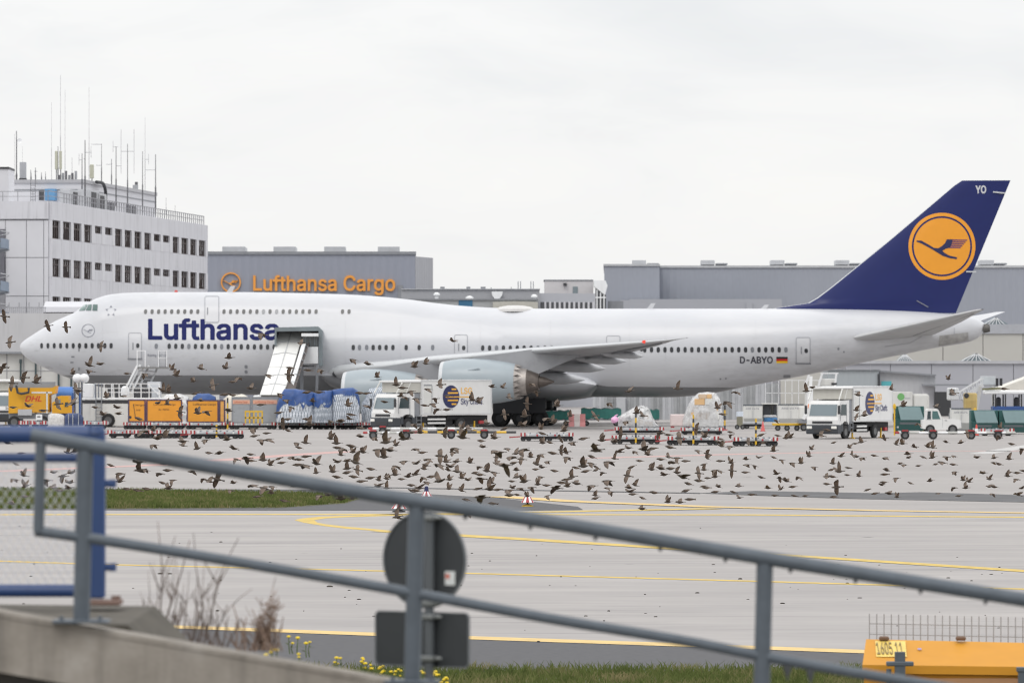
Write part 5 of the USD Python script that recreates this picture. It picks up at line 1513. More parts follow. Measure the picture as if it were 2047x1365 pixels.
# covered pallets
def heap(outline_top, px0, px1, py1, Y, deep, seed, rough=.1, n=26, m=10, lift=.5, bulge=.05):
    """grid surface of a wrapped load: rows go from the front bottom over the top to the back; outline_top(px) gives the top row"""
    r = np.random.default_rng(seed)
    xs = np.linspace(px0, px1, n)
    P = []
    for i, x in enumerate(xs):
        X = PX(x, Y)
        zt = PZ(outline_top(x), Y)
        col = []
        e = 1.0 - .55 * abs((x - (px0 + px1) / 2) / ((px1 - px0) / 2)) ** 6
        for j in range(m):
            f = j / (m - 1)
            z = lift + (zt - lift) * math.sin(f * math.pi / 2) ** .75
            y = deep / 2 - deep / 2 * e * math.cos(f * math.pi / 2) ** .5
            col.append([X, Y + y, z])
        for j in range(m - 2, -1, -1):
            q = col[j]
            col.append([q[0], Y + deep - (q[1] - Y), q[2]])
        P.append(col)
    P = np.array(P)
    nz = meshkit.fbm(P * 2.6 + seed * 3.1, 3, seed) - .5
    P[:, :, 1] -= nz * rough * 2 * np.where(np.arange(P.shape[1]) < m, 1, -1)
    P[:, :, 2] += nz * rough * .8 * (np.arange(P.shape[1]) > 1)
    P[:, :, 0] += nz * rough * .6
    return P


def netlines(b, P, d, step=2, r=.016, cols=None):
    n, m = P.shape[0], P.shape[1] // 2 + 1
    for s in (1, -1):
        for i0 in range(-m, n + m, step):
            pts = []
            for j in range(0, m):
                i = i0 + s * j
                if 0 <= i < n:
                    pts.append(P[i, j] + (0, -d, d * .4))
            if len(pts) > 2:
                b.tube(pts, r, 4, False)


def pallet(name, label, cat, px0, px1, top, Y, seed, body, cover=None, cover_top=None, group=None, net=True, rough=.1, deep=2.0):
    P = heap(top, px0, px1, 0, Y, deep, seed, rough)
    o = np.array([PX((px0 + px1) / 2, Y), Y + deep / 2, .47])
    t = thing(name, label, cat, o, 0, group)
    b = B(); b.grid(P - o); b.build('load', body, t, smooth=50)
    b = B(); b.span((P[0, 0, 0] - o[0], -deep / 2 + .05, 0), (P[-1, 0, 0] - o[0], deep / 2 - .05, .06)); b.build('pallet_board', GALV, t)
    if net:
        b = B(); netlines(b, P - o, .012, 2); b.build('cargo_net', M('net_cord', (.20, .24, .29), .8), t)
    if cover:
        m = P.shape[1] // 2 + 1
        C = P.copy()
        C[:, :, 1] += np.where(np.arange(P.shape[1]) < m, -.05, .05)
        C[:, :, 2] += .05
        k0 = cover_top
        n0 = P.shape[1] - 1 - k0
        b = B()
        q = C[:, k0:n0 + 1].copy()
        q[:, 0, 2] -= (meshkit.noise(np.arange(len(q))[:, None] * [.5, 0, 0] + seed, 3) * .5)
        b.grid(q - o); b.build('tarpaulin', cover, t, smooth=50)
    return t


it = lambda *pts: (lambda x: np.interp(x, [p[0] for p in pts], [p[1] for p in pts]))
YP = 409.0
pallet('covered_pallet', 'blue tarpaulin over a netted pallet, left of three, sagging to the left', 'pallet', 552, 626, it((552, 812), (560, 790), (567, 779), (590, 779), (612, 783), (626, 786)), YP, 3, NET, TARPB, 3, 'pallets under blue tarpaulins', rough=.16)
pallet('covered_pallet', 'blue tarpaulin over a netted pallet, middle of three', 'pallet', 626, 664, it((626, 786), (640, 783), (652, 782), (664, 781)), YP, 5, NET, TARPB, 3, 'pallets under blue tarpaulins', rough=.16)
pallet('covered_pallet', 'blue tarpaulin over a netted pallet, tallest and rightmost of three', 'pallet', 664, 718, it((664, 781), (685, 777), (705, 776), (714, 782), (718, 800)), YP, 8, NET, TARPB, 5, 'pallets under blue tarpaulins', rough=.12)
pallet('netted_pallet', 'pale netted pallet without tarpaulin left of the catering truck', 'pallet', 722, 772, it((722, 806), (730, 796), (738, 776), (755, 774), (772, 775)), YP + 1.5, 11, NET, None, None, None, rough=.16)
YW = 383.0
for k, (a, c, py, lab) in enumerate(((1228, 1328, 868, 'dolly carrying the low plastic wrapped pallet'), (1360, 1447, 869, 'dolly carrying the tall plastic wrapped pallet'))):
    dolly('cargo_dolly', lab, a, c, py, 'dollies under the wrapped pallets', deck=.42, bogies=2, wide=2.1)
t = pallet('wrapped_pallet', 'low load wrapped in white plastic film trailing to the right', 'pallet', 1236, 1322, it((1236, 833), (1252, 824), (1270, 813), (1284, 811), (1297, 816), (1304, 832), (1312, 846), (1322, 856)), YW, 21, WRAP, net=False, rough=.28)
for x, z, w, h2, k in ((-.75, .08, .6, .35, 0), (-.1, .08, .7, .45, 1), (.6, .08, .6, .3, 0), (-.05, .54, .6, .4, 2), (.45, .5, .35, .35, 0), (-.62, .45, .35, .2, 2)):
    b = B(); b.box((x, -.25, z + h2 / 2), (w - .02, 1.2, h2 - .01), .02); b.build('carton', [CARTON, M('pale_carton', (.55, .42, .30), .8), M('grey_box', (.16, .17, .19), .7)][k], t)
t = thing('pink_bundle', 'small bright pink bundle at the left end of the low wrapped pallet', 'bundle', (PX(1229, YW), YW, .78))
b = B(); m = trimesh.creation.icosphere(2, .26); v = np.array(m.vertices) * (1.0, .9, .8); v += (meshkit.noise(v * 6, 2)[:, None] - .5) * .1; b.add(v + (0, 0, .2), m.faces); b.build('wrap', M('pink_wrap', (.70, .38, .58), .5), t, smooth=True)
b = B(); b.tube([(0, 0, .35), (.06, -.05, .48), (.2, 0, .52)], [.07, .05, .03], 6); b.build('knot', M('pink_wrap', (.70, .38, .58), .5), t)
t = pallet('wrapped_pallet', 'tall rounded load of cartons wrapped in white plastic film', 'pallet', 1366, 1446, it((1366, 838), (1374, 815), (1384, 796), (1398, 785), (1415, 783), (1430, 785), (1439, 795), (1444, 815), (1446, 835)), YW, 23, WRAP, net=False, rough=.14, deep=1.8)
rc = random.Random(3)
for row, (hw, z0, hh) in enumerate(((1.1, .08, .42), (1.02, .51, .5), (.92, 1.02, .46), (.78, 1.49, .42), (.5, 1.92, .3))):
    x = -hw + (.1 if row else 0)
    while x < hw - .15:
        w = min(rc.uniform(.35, .75), hw - x)
        b = B(); b.box((x + w / 2 + .08, -.22 + rc.uniform(-.08, .06), z0 + hh / 2), (w - .02, 1.1, hh - .012), .015)
        b.build('carton', [CARTON, M('tan_carton', (.62, .40, .20), .7), M('pale_carton', (.55, .42, .30), .8), M('white_carton', (.6, .6, .58), .7)][rc.choice([0, 1, 2, 3, 3])], t)
        x += w
# green covered racks further back
for a, c, yt, lab in ((1082, 1142, 820, 'green sheeted rack just right of the main wheels'), (1162, 1242, 816, 'longer green sheeted rack left of the low wrapped pallet'), (1268, 1318, 818, 'green sheeted rack hidden behind the low wrapped pallet')):
    Y = 432.0
    t = thing('sheeted_rack', lab, 'rack', (PX(a, Y), Y, 0), 0, 'green sheeted racks behind the dollies')
    L, h = PX(c, Y) - PX(a, Y), PZ(yt, Y)
    b = B(); P = []
    for i in range(13):
        x = L * i / 12; s = .05 * math.sin(i * 1.9)
        P.append([(x, .02 - .05 * (i % 2), h * .42 + .06 * math.sin(i * 2.3)), (x, 0, h * .75), (x, .05, h - .06 + s), (x, .4, h + s * .8), (x, 1.6, h + s), (x, 1.65, h * .5)])
    b.grid(np.array(P)); b.build('sheet', TARPG, t, smooth=40)
    b = B(); b.span((0, .1, .42), (L, 1.6, .56)); b.build('deck', PLATE, t)
    for k in range(4):
        b = B(); b.bar((.08 + (L - .16) * k / 3, .12, .5), (.08 + (L - .16) * k / 3, .12, h - .1), .07); b.build('post', M('post_green', (.02, .10, .09), .5), t)
    b = B(); b.bar((.05, .11, .85), (L - .05, .11, .85), .06); b.bar((.05, .11, 1.15), (L - .05, .11, 1.15), .06); b.build('rail', LGREY, t)
    for x in (.4, L - .4):
        wheel(t, (x, .15, .2), .2, .16); wheel(t, (x, 1.5, .2), .2, .16)
t = thing('barrier', 'pinkish red and white plastic barrier between the green racks', 'barrier', (PX(1137, 428), 428, 0))
for k in range(3):
    b = B(); b.poly([(-.38, 0), (-.22, .35), (-.15, .95), (.15, .95), (.22, .35), (.38, 0)], (k * .42, 0, 0), (0, 1, 0), (0, 0, 1), .40); b.build('block', [M('faded_pink_plastic', (.55, .22, .22), .6, var=.2), M('dull_white_plastic', (.58, .52, .5), .6)][k % 2], t)
t = thing('barrier', 'pale pink low box left of the tall wrapped pallet', 'barrier', (PX(1340, 420), 420, 0))
b = B(); b.span((0, 0, .12), (1.5, 1, 1.0), .06); b.build('body', M('pale_pink_board', (.66, .56, .55), .6), t)
b = B(); b.span((.05, .05, 0), (.3, .95, .12)); b.span((1.2, .05, 0), (1.45, .95, .12)); b.build('foot', RED, t)
t = thing('utility_cart', 'small cart with a white drum on top left of the white containers', 'cart', G(1479, 858))
b = B(); b.box((0, .3, .55), (.42, .5, .75), .04); b.build('case', M('khaki_case', (.20, .19, .14), .6), t)
b = B(); b.cyl((0, .3, .93), (0, .3, 1.28), .25, n=16); b.build('drum', M('pale_blue_drum', (.60, .66, .74), .4), t)
for s in (-.2, .2):
    wheel(t, (s, .05, .17), .17, .1)
t = thing('post_stand', 'yellow and black post right of the tall wrapped pallet', 'post', G(1449, 860))
for k in range(5):
    b = B(); b.cyl((0, 0, k * .36), (0, 0, k * .36 + .355), .06, n=8); b.build('pole_section', [YELLOW, DARK][(k + 1) % 2], t)
b = B(); b.lathe([(0, .22), (.06, .2), (.08, .06)], (0, 0, 0), (0, 0, 1), 12); b.build('base', RED, t)


# white containers at right
def uld(label, px0, px1, py0, py1, base, text=True, mat=None):
    Y = DG(base)
    t = thing('air_container', label, 'container', (PX(px0, Y), Y, PZ(py1, Y)), 0, 'white air freight containers')
    L, h = PX(px1, Y) - PX(px0, Y), PZ(py0, Y) - PZ(py1, Y)
    b = B(); b.poly([(0.08, .02), (L - .08, .02), (L, h * .25), (L, h), (0, h), (0, h * .25)], (0, 0, 0), (1, 0, 0), (0, 0, 1), -1.5); bd = b.build('body', mat or OFFW, t)
    b = B(); b.span((.05, -.012, .03), (L - .05, -.003, h * .34)); b.build('lower_panel', M('alu_panel', (.36, .36, .35), .4, .4, var=.1, dirt=.3), t)
    b = B(); b.span((-.02, -.03, h - .06), (L + .02, .05, h + .02)); b.build('top_beam', GALV, t)
    b = B(); b.span((.06, -.03, 0), (L - .06, .05, .06)); b.build('base_beam', GALV, t)
    if text:
        b = B(); write(b, 'AKE 2174', (.12 * L, -.002, .78 * h), (1, 0, 0), (0, 0, 1), .11, L * .7, depth=.006); b.build('lettering', M('uld_ink', (.25, .25, .29), .6), bd)
    b = B(); b.bar((L * .5, -.02, h * .36), (L * .5, -.02, h * .72), .03, .03); b.build('door_strap', LGREY, t)
    return t


uld('white air container with a silver lower half, left of the dark open one', 1486, 1524, 809, 850, 856)
uld('plain white air container between the dark open one and the right catering truck', 1556, 1606, 808, 851, 857)
uld('white air container standing between the pickup and the dark green bins', 1902, 1941, 816, 860, 866)
for a, c, b0 in ((1484, 1526, 857),):
    dolly('cargo_dolly', 'dolly under the silver based white air container', a, c, b0, 'dollies under the white air containers', deck=.5, bogies=2, tow=False, ends=False)
Y = DG(856)
t = thing('open_container', 'dark open container with a white surround between two white ones', 'container', (PX(1524, Y), Y + .4, .42))
L, h = PX(1556, Y) - PX(1524, Y), PZ(806, Y) - .42
b = B(); b.span((0, 1.4, 0), (L, 1.5, h)); b.span((.0, 0, h * .95), (L, 1.5, h)); b.span((0, 0, 0), (L, 1.5, .05)); b.build('shell', OFFW, t)
b = B(); b.span((.12, .6, .4), (L * .55, 1.3, h * .93)); b.span((L * .75, .7, .4), (L * .95, 1.3, h * .93)); b.build('dark_load', M('dark_load', (.06, .065, .075), .7), t)
b = B(); b.span((.15, .1, .06), (L - .05, .9, .35), .04); b.build('blue_bale', M('blue_bale', (.05, .17, .36), .6, var=.3, scale=4), t)
b = B(); b.span((.1, .12, .36), (L - .1, .8, .55), .06); b.build('white_bale', FILM, t)
a, c = G(1545, 861), G(1612, 861)
t = thing('flat_trailer', 'yellow flat trailer under the plain white air container', 'trailer', (a[0], a[1], 0))
b = B(); b.span((0, 0, .38), (c[0] - a[0], 1.6, .52), .02); b.build('deck', YELLOW, t)
for x in (.35, 1.0, 1.7, 2.2):
    wheel(t, (x, .1, .2), .2, .16)
t = thing('small_cone', 'orange and pink warning cone left of the yellow flat trailer', 'cone', G(1525, 862))
b = B(); b.box((0, 0, .02), (.36, .36, .04)); b.build('base', RED, t)
b = B(); b.lathe([(.04, .15), (.7, .03), (.71, .005)], (0, 0, 0), (0, 0, 1), 14); b.build('cone', M('cone_pink', (.62, .12, .12), .5), t, smooth=40)

# white lift arm unit with orange lamps, left of the right catering truck
Y = 400.0
t = thing('lift_unit', 'white lifting unit with sloping arms and orange lamps left of the right catering truck', 'lift', (PX(1604, Y), Y, 0))
k_ = lambda px, py: np.array([PX(px, Y) - PX(1604, Y), 0, PZ(py, Y)])
for dy in (0, 1.5):
    b = B(); b.bar(k_(1606, 838) + (0, dy, 0), k_(1631, 775) + (0, dy, 0), .2, .22); b.build('arm', WHITE, t)
    b = B(); b.bar(k_(1620, 800) + (0, dy, 0), k_(1622, 752) + (0, dy, 0), .16); b.build('mast', WHITE, t)
b = B(); b.span(k_(1596, 846), k_(1628, 838) + (0, 1.8, 0), .03); b.build('base', GREY, t)
b = B(); b.span(k_(1598, 838), k_(1612, 812) + (0, 1.2, 0), .05); b.build('cabinet', OFFW, t)
for px, py in ((1618, 834), (1618, 812)):
    b = B(); b.box(k_(px, py) + (0, -.1, 0), (.22, .12, .32), .03); b.build('orange_lamp', M('orange_lamp', (.75, .20, .03), .4), t)
for x in (.1, .75):
    wheel(t, (x, .1, .25), .25, .2)

# passenger stairs behind the tail, white structures over the right truck
Y = 455.0
t = thing('loading_platform', 'white raised platform with posts seen over the right catering truck', 'platform', (PX(1608, Y), Y, 0))
k_ = lambda px, py, y=0: np.array([PX(px, Y) - PX(1608, Y), y, PZ(py, Y)])
b = B(); b.span(k_(1612, 784), k_(1748, 772) + (0, 3, 0), .05); b.build('deck', WHITE, t)
b = B(); b.span(k_(1640, 771), k_(1672, 757) + (0, 2, 0), .05); b.build('cabin', OFFW, t)
b = B(); b.span(k_(1662, 769) + (0, -.1, 0), k_(1673, 765) + (0, -.01, 0)); b.build('dark_slot', DARK, t)
for px in (1614, 1635, 1674, 1746):
    b = B(); b.bar(k_(px, 850), k_(px, 785), .16); b.build('leg', WHITE, t)
for x0, x1 in ((1610, 1618), (1636, 1644), (1669, 1672)):
    b = B(); b.bar(k_(x0, 772), k_(x1, 745), .16); b.build('stanchion', WHITE, t)
b = B(); b.bar(k_(1640, 746), k_(1676, 746), .1); b.build('rail', WHITE, t)
Y = 440.0
t = thing('passenger_stairs', 'white mobile passenger stairs behind the pickup at right', 'stairs', (PX(1900, Y), Y, 0))
k_ = lambda px, py, y=0: np.array([PX(px, Y) - PX(1900, Y), y, PZ(py, Y)])
for y in (0, 1.6):
    b = B(); b.bar(k_(1925, 800, y), k_(1965, 769, y), .14, .3); b.build('stringer', WHITE, t)
    b = B(); b.bar(k_(1917, 785, y), k_(1966, 756, y), .08); b.build('handrail', WHITE, t)
    for k in range(6):
        f = k / 5
        b = B(); b.bar(k_(1925 + 40 * f, 800 - 31 * f, y), k_(1920 + 43 * f, 784 - 27 * f, y), .06); b.build('baluster', WHITE, t)
for k in range(11):
    f = k / 10
    b = B(); b.box(k_(1926 + 38 * f, 799 - 30 * f, .8), (.3, 1.5, .05)); b.build('step', LGREY, t)
b = B(); b.span(k_(1963, 773), k_(1995, 769) + (0, 1.8, 0)); b.build('landing', LGREY, t)
b = B(); b.span(k_(1963, 769) + (0, 1.65, 0), k_(1994, 752) + (0, 1.75, 0), .03); b.build('side_panel', M('pale_panel', (.55, .58, .60), .5), t)
for px in (1993, 2001):
    b = B(); b.bar(k_(px, 771), k_(px, 756), .28, .2); b.build('bumper_post', DARK, t)
b = B(); b.span(k_(1896, 800), k_(1917, 775) + (0, 1.8, 0), .08); b.build('cab', WHITE, t)
b = B(); b.span(k_(1898, 790) + (0, -.03, 0), k_(1908, 778) + (0, -.005, 0)); b.build('window', GLASS, t)
b = B(); b.span(k_(1900, 838), k_(1990, 826) + (0, 1.8, 0)); b.build('chassis', GREY, t)
b = B(); b.bar(k_(1950, 828), k_(1960, 772), .25); b.bar(k_(1985, 828), k_(1985, 772), .2); b.build('leg', OFFW, t)
t = thing('yellow_loader', 'pale yellow machine with a black lamp beneath the white passenger stairs', 'loader', (PX(1928, 425), 425, 0))
b = B(); b.span((0, 0, .9), (.95, 1.2, 2.55), .08); b.build('body', M('pale_yellow', (.55, .42, .17), .55, dirt=.3), t)
b = B(); b.lathe([(0, .2), (.1, .18), (.11, .02)], (.15, 0, 2.35), (0, -1, 0), 12); b.build('lamp', DARK, t)
b = B()
for k in range(6):
    b.bar((.1 + k * .16, -.04, .9), (.1 + k * .16, -.04, 2.0), .04)
b.build('guard', M('pale_yellow', (.55, .42, .17), .55, dirt=.3), t)
for x in (.2, .8):
    wheel(t, (x, .1, .4), .4)

# box body with a green dot behind the right truck
Y = 425.0
t = thing('delivery_truck', 'white box truck with a small green dot behind the dark green bin', 'truck', (PX(1782, Y), Y, 0))
L = PX(1858, Y) - PX(1782, Y)
b = B(); b.span((0, 0, 1.0), (L * .56, 2.3, PZ(783, Y)), .05); bd = b.build('box_body', OFFW, t)
b = B(); b.span((L * .57, .1, .6), (L, 2.2, PZ(787, Y)), .15); b.build('cab', OFFW, t)
b = B(); b.poly(disc(20, .27), (L * .25, -.002, PZ(793, Y)), (1, 0, 0), (0, 0, 1), .008); b.build('round_mark', M('green_dot', (.15, .38, .13), .5), bd)
b = B(); b.span((L * .32, -.008, PZ(797, Y)), (L * .50, -.002, PZ(795, Y))); b.build('lettering_strip', LGREY, bd)
b = B(); b.span((0, .2, .5), (L, 2.1, .98)); b.build('chassis', DARK, t)
for x in (.6, L - .6):
    wheel(t, (x, .15, .45), .45)


# dark green tipping bins
def bin_(label, px0, px1, py0, base, slope=True):
    Y = DG(base)
    t = thing('refuse_bin', label, 'bin', (PX(px0, Y), Y, 0), 0, 'dark green bins with sloping lids')
    L, h = PX(px1, Y) - PX(px0, Y), PZ(py0, Y)
    b = B(); b.span((0, .35, .12), (L, 2.0, h * .98), .02); b.build('body', GREEN, t)
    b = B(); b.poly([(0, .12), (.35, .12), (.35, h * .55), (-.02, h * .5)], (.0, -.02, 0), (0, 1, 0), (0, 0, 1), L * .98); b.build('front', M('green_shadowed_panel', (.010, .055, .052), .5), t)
    b = B(); b.add([(.18 * L, -.08, h * .48), (.98 * L, -.08, h * .48), (.86 * L, .32, h * .96), (.10 * L, .32, h * .96), (.18 * L, -.04, h * .45), (.98 * L, -.04, h * .45), (.86 * L, .36, h * .93), (.10 * L, .36, h * .93)], [[0, 1, 2, 3], [4, 7, 6, 5], [0, 4, 5, 1], [1, 5, 6, 2], [2, 6, 7, 3], [3, 7, 4, 0]]); b.build('lid', M('lid_grey_green', (.13, .20, .21), .5), t)
    for x in (.08 * L, .92 * L):
        b = B(); b.span((x - .06, -.03, .3), (x + .06, .34, .42)); b.build('lug', LGREY, t)
    b = B(); b.span((.15 * L, -.035, h * .30), (.75 * L, -.022, h * .38)); b.build('plate_strip', M('dull_strip', (.09, .10, .11), .6), t)
    b = B(); b.span((0, .3, 0), (.2, 1.9, .115)); b.span((L - .2, .3, 0), (L, 1.9, .115)); b.build('foot', YELLOW, t)
    return t


bin_('dark green bin with a grey lid directly behind the right catering truck', 1790, 1848, 811, 864)
bin_('dark green bin with a sloping grey lid right of the white air container', 1942, 1996, 819, 868)
bin_('dark green bin with a sloping lid cut off by the right edge', 1998, 2062, 819, 868)
# small white tractor pickup facing right
g = G(1842, 868); c = G(1922, 868); L = c[0] - g[0]
t = thing('tow_tractor', 'small white tow tractor with a square cab facing right', 'tractor', (g[0], g[1], 0))
b = B(); b.poly([(.02 * L, .4), (.02 * L, .95), (.10 * L, .98), (.10 * L, 1.0), (.13 * L, 1.62), (.17 * L, 1.72), (.38 * L, 1.72), (.42 * L, 1.66), (.52 * L, 1.08), (.95 * L, .98), (.99 * L, .9), (1.0 * L, .45), (.9 * L, .38), (.86 * L, .30), (.55 * L, .30), (.3 * L, .30), (.1 * L, .34)], (0, 1.5, 0), (1, 0, 0), (0, 0, 1), 1.5); bd = b.build('body', TRUCKW, t)
b = B(); b.poly([(.27 * L, 1.02), (.47 * L, 1.02), (.40 * L, 1.56), (.27 * L, 1.56)], (0, -.001, 0), (1, 0, 0), (0, 0, 1), .01); b.build('side_window', glassy('green_glass', (.06, .13, .13), .1), bd)
b = B(); b.poly([(.14 * L, 1.02), (.235 * L, 1.02), (.235 * L, 1.56), (.155 * L, 1.56)], (0, -.001, 0), (1, 0, 0), (0, 0, 1), .01); b.build('side_window', GLASS, bd)
b = B(); b.span((.525 * L, -.006, .45), (.53 * L, -.001, 1.05)); b.span((.12 * L, -.006, .98), (.25 * L, -.001, 1.0)); b.build('door_seam', GREY, bd)
b = B(); b.span((.58 * L, -.02, .92), (.64 * L, -.002, .95)); b.build('badge', DARK, bd)
b = B(); b.span((.99 * L, .1, .55), (1.01 * L, 1.4, .8), .01); b.build('grille', GREY, bd)
for x in (.22 * L, .78 * L):
    for y in (.1, 1.4):
        wheel(t, (x, y, .34), .34, .24)
# canopy vehicle at the far right
Y = 410.0
t = thing('canopy_vehicle', 'blue open vehicle with a white roof and two dark seats at the right edge', 'vehicle', (PX(1968, Y), Y, 0))
k_ = lambda px, py, y=0: np.array([PX(px, Y) - PX(1968, Y), y, PZ(py, Y)])
b = B(); b.span(k_(1969, 788), k_(2062, 780) + (0, 2, 0), .08); b.build('roof', WHITE, t)
b = B(); b.bar(k_(1968, 778), k_(2000, 776), .12); b.bar(k_(1968, 778, 2), k_(2000, 776, 2), .12); b.build('roof_rail', M('olive', (.12, .12, .05), .6), t)
b = B(); b.span(k_(1985, 824), k_(2058, 812) + (0, 2, 0), .05); b.build('body', BLUE, t)
for px in (1990, 2010, 2042):
    for y in (.05, 1.95):
        b = B(); b.bar(k_(px, 813, y), k_(px, 788, y), .10); b.build('post', DARK, t)
for px in (1998, 2034):
    b = B(); b.box(k_(px, 804, .9), (.36, .3, .75), .1); b.box(k_(px, 797.5, .9), (.24, .24, .25), .08); b.build('seat', DARK, t)
b = B(); b.span(k_(1986, 842), k_(2058, 825) + (0, 2, 0)); b.build('chassis', DARK, t)
for px in (1995, 2046):
    wheel(t, k_(px, 0) * (1, 0, 0) + (0, .1, .45), .45)
t = thing('white_tent', 'white pitched tent roof at the right edge behind the canopy vehicle', 'tent', (PX(1998, 470), 470, 0))
z0, z1 = PZ(776, 470), PZ(757, 470)
b = B(); b.poly([(0, z0 - .3), (0, z0), (PX(2080, 470) - PX(1998, 470), PZ(745, 470)), (PX(2160, 470) - PX(1998, 470), z0), (PX(2160, 470) - PX(1998, 470), z0 - .3)], (0, 0, 0), (1, 0, 0), (0, 0, 1), -6); b.build('roof', M('tent_cream', (.62, .60, .55), .6), t)
for x in (.1, 6.4):
    b = B(); b.bar((x, .1, 0), (x, .1, z0 - .2), .12); b.build('pole', LGREY, t)
t = thing('traffic_cone', 'red and white cone in front of the dark green bins', 'cone', G(1952, 871))
b = B(); b.box((0, 0, .02), (.36, .36, .04)); b.build('base', DARK, t)
b = B(); b.lathe([(.04, .16), (.75, .035), (.76, .005)], (0, 0, 0), (0, 0, 1), 14); b.build('cone', M('cone_red', (.60, .07, .05), .5), t, smooth=40)
b = B(); b.lathe([(.3, .125), (.48, .095)], (0, 0, 0), (0, 0, 1), 14); b.build('white_band', WHITE, t)
for px, base, hh, lab in ((1788, 870, 2.1, 'yellow post at the left side of the first dark green bin'), (1949, 864, 1.7, 'yellow lamp post beside the second dark green bin')):
    t = thing('yellow_post', lab, 'post', G(px, base))
    b = B(); b.cyl((0, 0, 0), (0, 0, hh), .05, n=8); b.build('pole', YELLOW, t)
    b = B(); b.box((0, 0, hh - .2), (.2, .2, .3), .04); b.build('head', YELLOW, t)
dolly('cargo_dolly', 'red edged dolly in front of the dark green bins', 1960, 2028, 871, None, deck=.42, bogies=2)

# boarding stairs with a covered bridge, left of the wing root
Y = 428.0
t = thing('covered_stairs', 'white covered boarding stairs with a dark hood against the fuselage', 'stairs', (PX(527, Y), Y, 0))
k_ = lambda px, py, y=0: np.array([PX(px, Y) - PX(527, Y), y, PZ(py, Y)])
HOOD = M('hood_grey', (.17, .20, .215), .55)
# hood against the hull: a box open towards the viewer
b = B(); b.poly([tuple(k_(x, y)[[0, 2]]) for x, y in ((546, 654), (632, 652), (641, 660), (641, 732), (634, 732), (634, 661), (549, 662), (549, 690), (545, 690))], (0, 3.2, 0), (1, 0, 0), (0, 0, 1), -5.2); hd = b.build('hood', HOOD, t)
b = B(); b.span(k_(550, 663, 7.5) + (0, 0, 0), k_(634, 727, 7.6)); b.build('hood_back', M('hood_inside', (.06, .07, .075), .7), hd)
b = B(); b.span(k_(600, 672, 2.5), k_(634, 666, 6)); b.build('header', WHITE, hd)
b = B(); b.span(k_(602, 693, 3.0), k_(633, 727, 3.2), .03); b.build('side_panel', WHITE, t)
b = B(); b.span(k_(602, 692, 3.1), k_(632, 668, 3.18)); b.build('side_glazing', M('smoked_glass', (.11, .12, .125), .25), t)
for px in (608, 617, 626):
    b = B(); b.bar(k_(px, 692, 3.05), k_(px, 668, 3.05), .05); b.build('glazing_bar', HOOD, t)
# roof of the flight: two telescoping panels coming down towards the viewer
A = [k_(552, 662, 5.6), k_(602, 662, 5.6)]
C = [k_(537.5, 733, .4), k_(585.5, 733, .4)]
D = [k_(537, 734, .35), k_(585, 734, .35)]
E = [k_(524.5, 788, -4.2), k_(569, 788, -4.2)]
for nm, q in (('upper_roof', (A[0], A[1], C[1], C[0])), ('lower_roof', (D[0], D[1], E[1], E[0]))):
    q = np.array(q); off = np.array([0, .05, -.16])
    b = B(); b.add(np.vstack([q, q + off]), [[0, 1, 2, 3], [7, 6, 5, 4], [0, 4, 5, 1], [1, 5, 6, 2], [2, 6, 7, 3], [3, 7, 4, 0]]); rf = b.build(nm, M('roof_sheet_white', (.72, .72, .70), .5, var=.04, dirt=.12), t)
    b = B(); m0, m1 = (q[0] + q[1]) / 2, (q[2] + q[3]) / 2; u = np.array([0, -.02, .02])
    b.bar(m0 + u, m1 + u, .05, .03)
    for f in (.33, .66):
        e0, e1, mm = q[0] + (q[3] - q[0]) * f, q[1] + (q[2] - q[1]) * f, m0 + (m1 - m0) * (f - .06)
        b.bar(e0 + u, mm + u, .04, .03); b.bar(mm + u, e1 + u, .04, .03)
    b.build('roof_rib', LGREY, rf)
# open side with dark undercroft and white stringer
q = np.array([A[1] + (.02, .3, -.2), k_(617, 680, 3.2), k_(590, 790, -3.5), E[1] + (.02, .2, -.2)])
b = B(); b.add(q, [[0, 1, 2], [0, 2, 3]]); b.build('side_wall', M('undercroft_brown', (.10, .085, .08), .7), t)
for k in range(9):
    f = k / 8
    p0, p1 = q[0] * (1 - f) + q[3] * f, q[1] * (1 - f) + q[2] * f
    b = B(); b.bar(p0 + (0, -.05, 0), p1 + (0, -.05, 0), .05); b.build('side_bar', GREY, t)
b = B(); b.bar(k_(605, 690, 3.0), k_(579, 800, -3.4), .3, .35); b.build('stringer', WHITE, t)
b = B(); b.bar(k_(600, 726, 3.2), k_(600, 838, 3.2), .25); b.bar(k_(632, 728, 3.2), k_(628, 838, 3.2), .2); b.build('leg', GREY, t)
b = B(); b.span(k_(560, 842, -2), k_(640, 826, 4), .1); b.build('chassis', LGREY, t)
b = B(); b.span(k_(527, 800, -4.4), k_(568, 789, -4.1)); b.build('portal_lintel', M('portal_dark', (.08, .075, .07), .7), t)
for px in (527, 568):
    b = B(); b.bar(k_(px, 838, -4.2), k_(px, 789, -4.2), .14); b.build('portal_post', LGREY, t)
for px, y in ((575, -1.8), (630, -1.8), (575, 3.6), (630, 3.6)):
    wheel(t, k_(px, 0) * (1, 0, 0) + (0, y, .4), .4)
b = B(); b.cyl(k_(614, 733, 2.0), k_(614, 730, 2.0), .5, n=16); b.build('turntable', DARK, t)

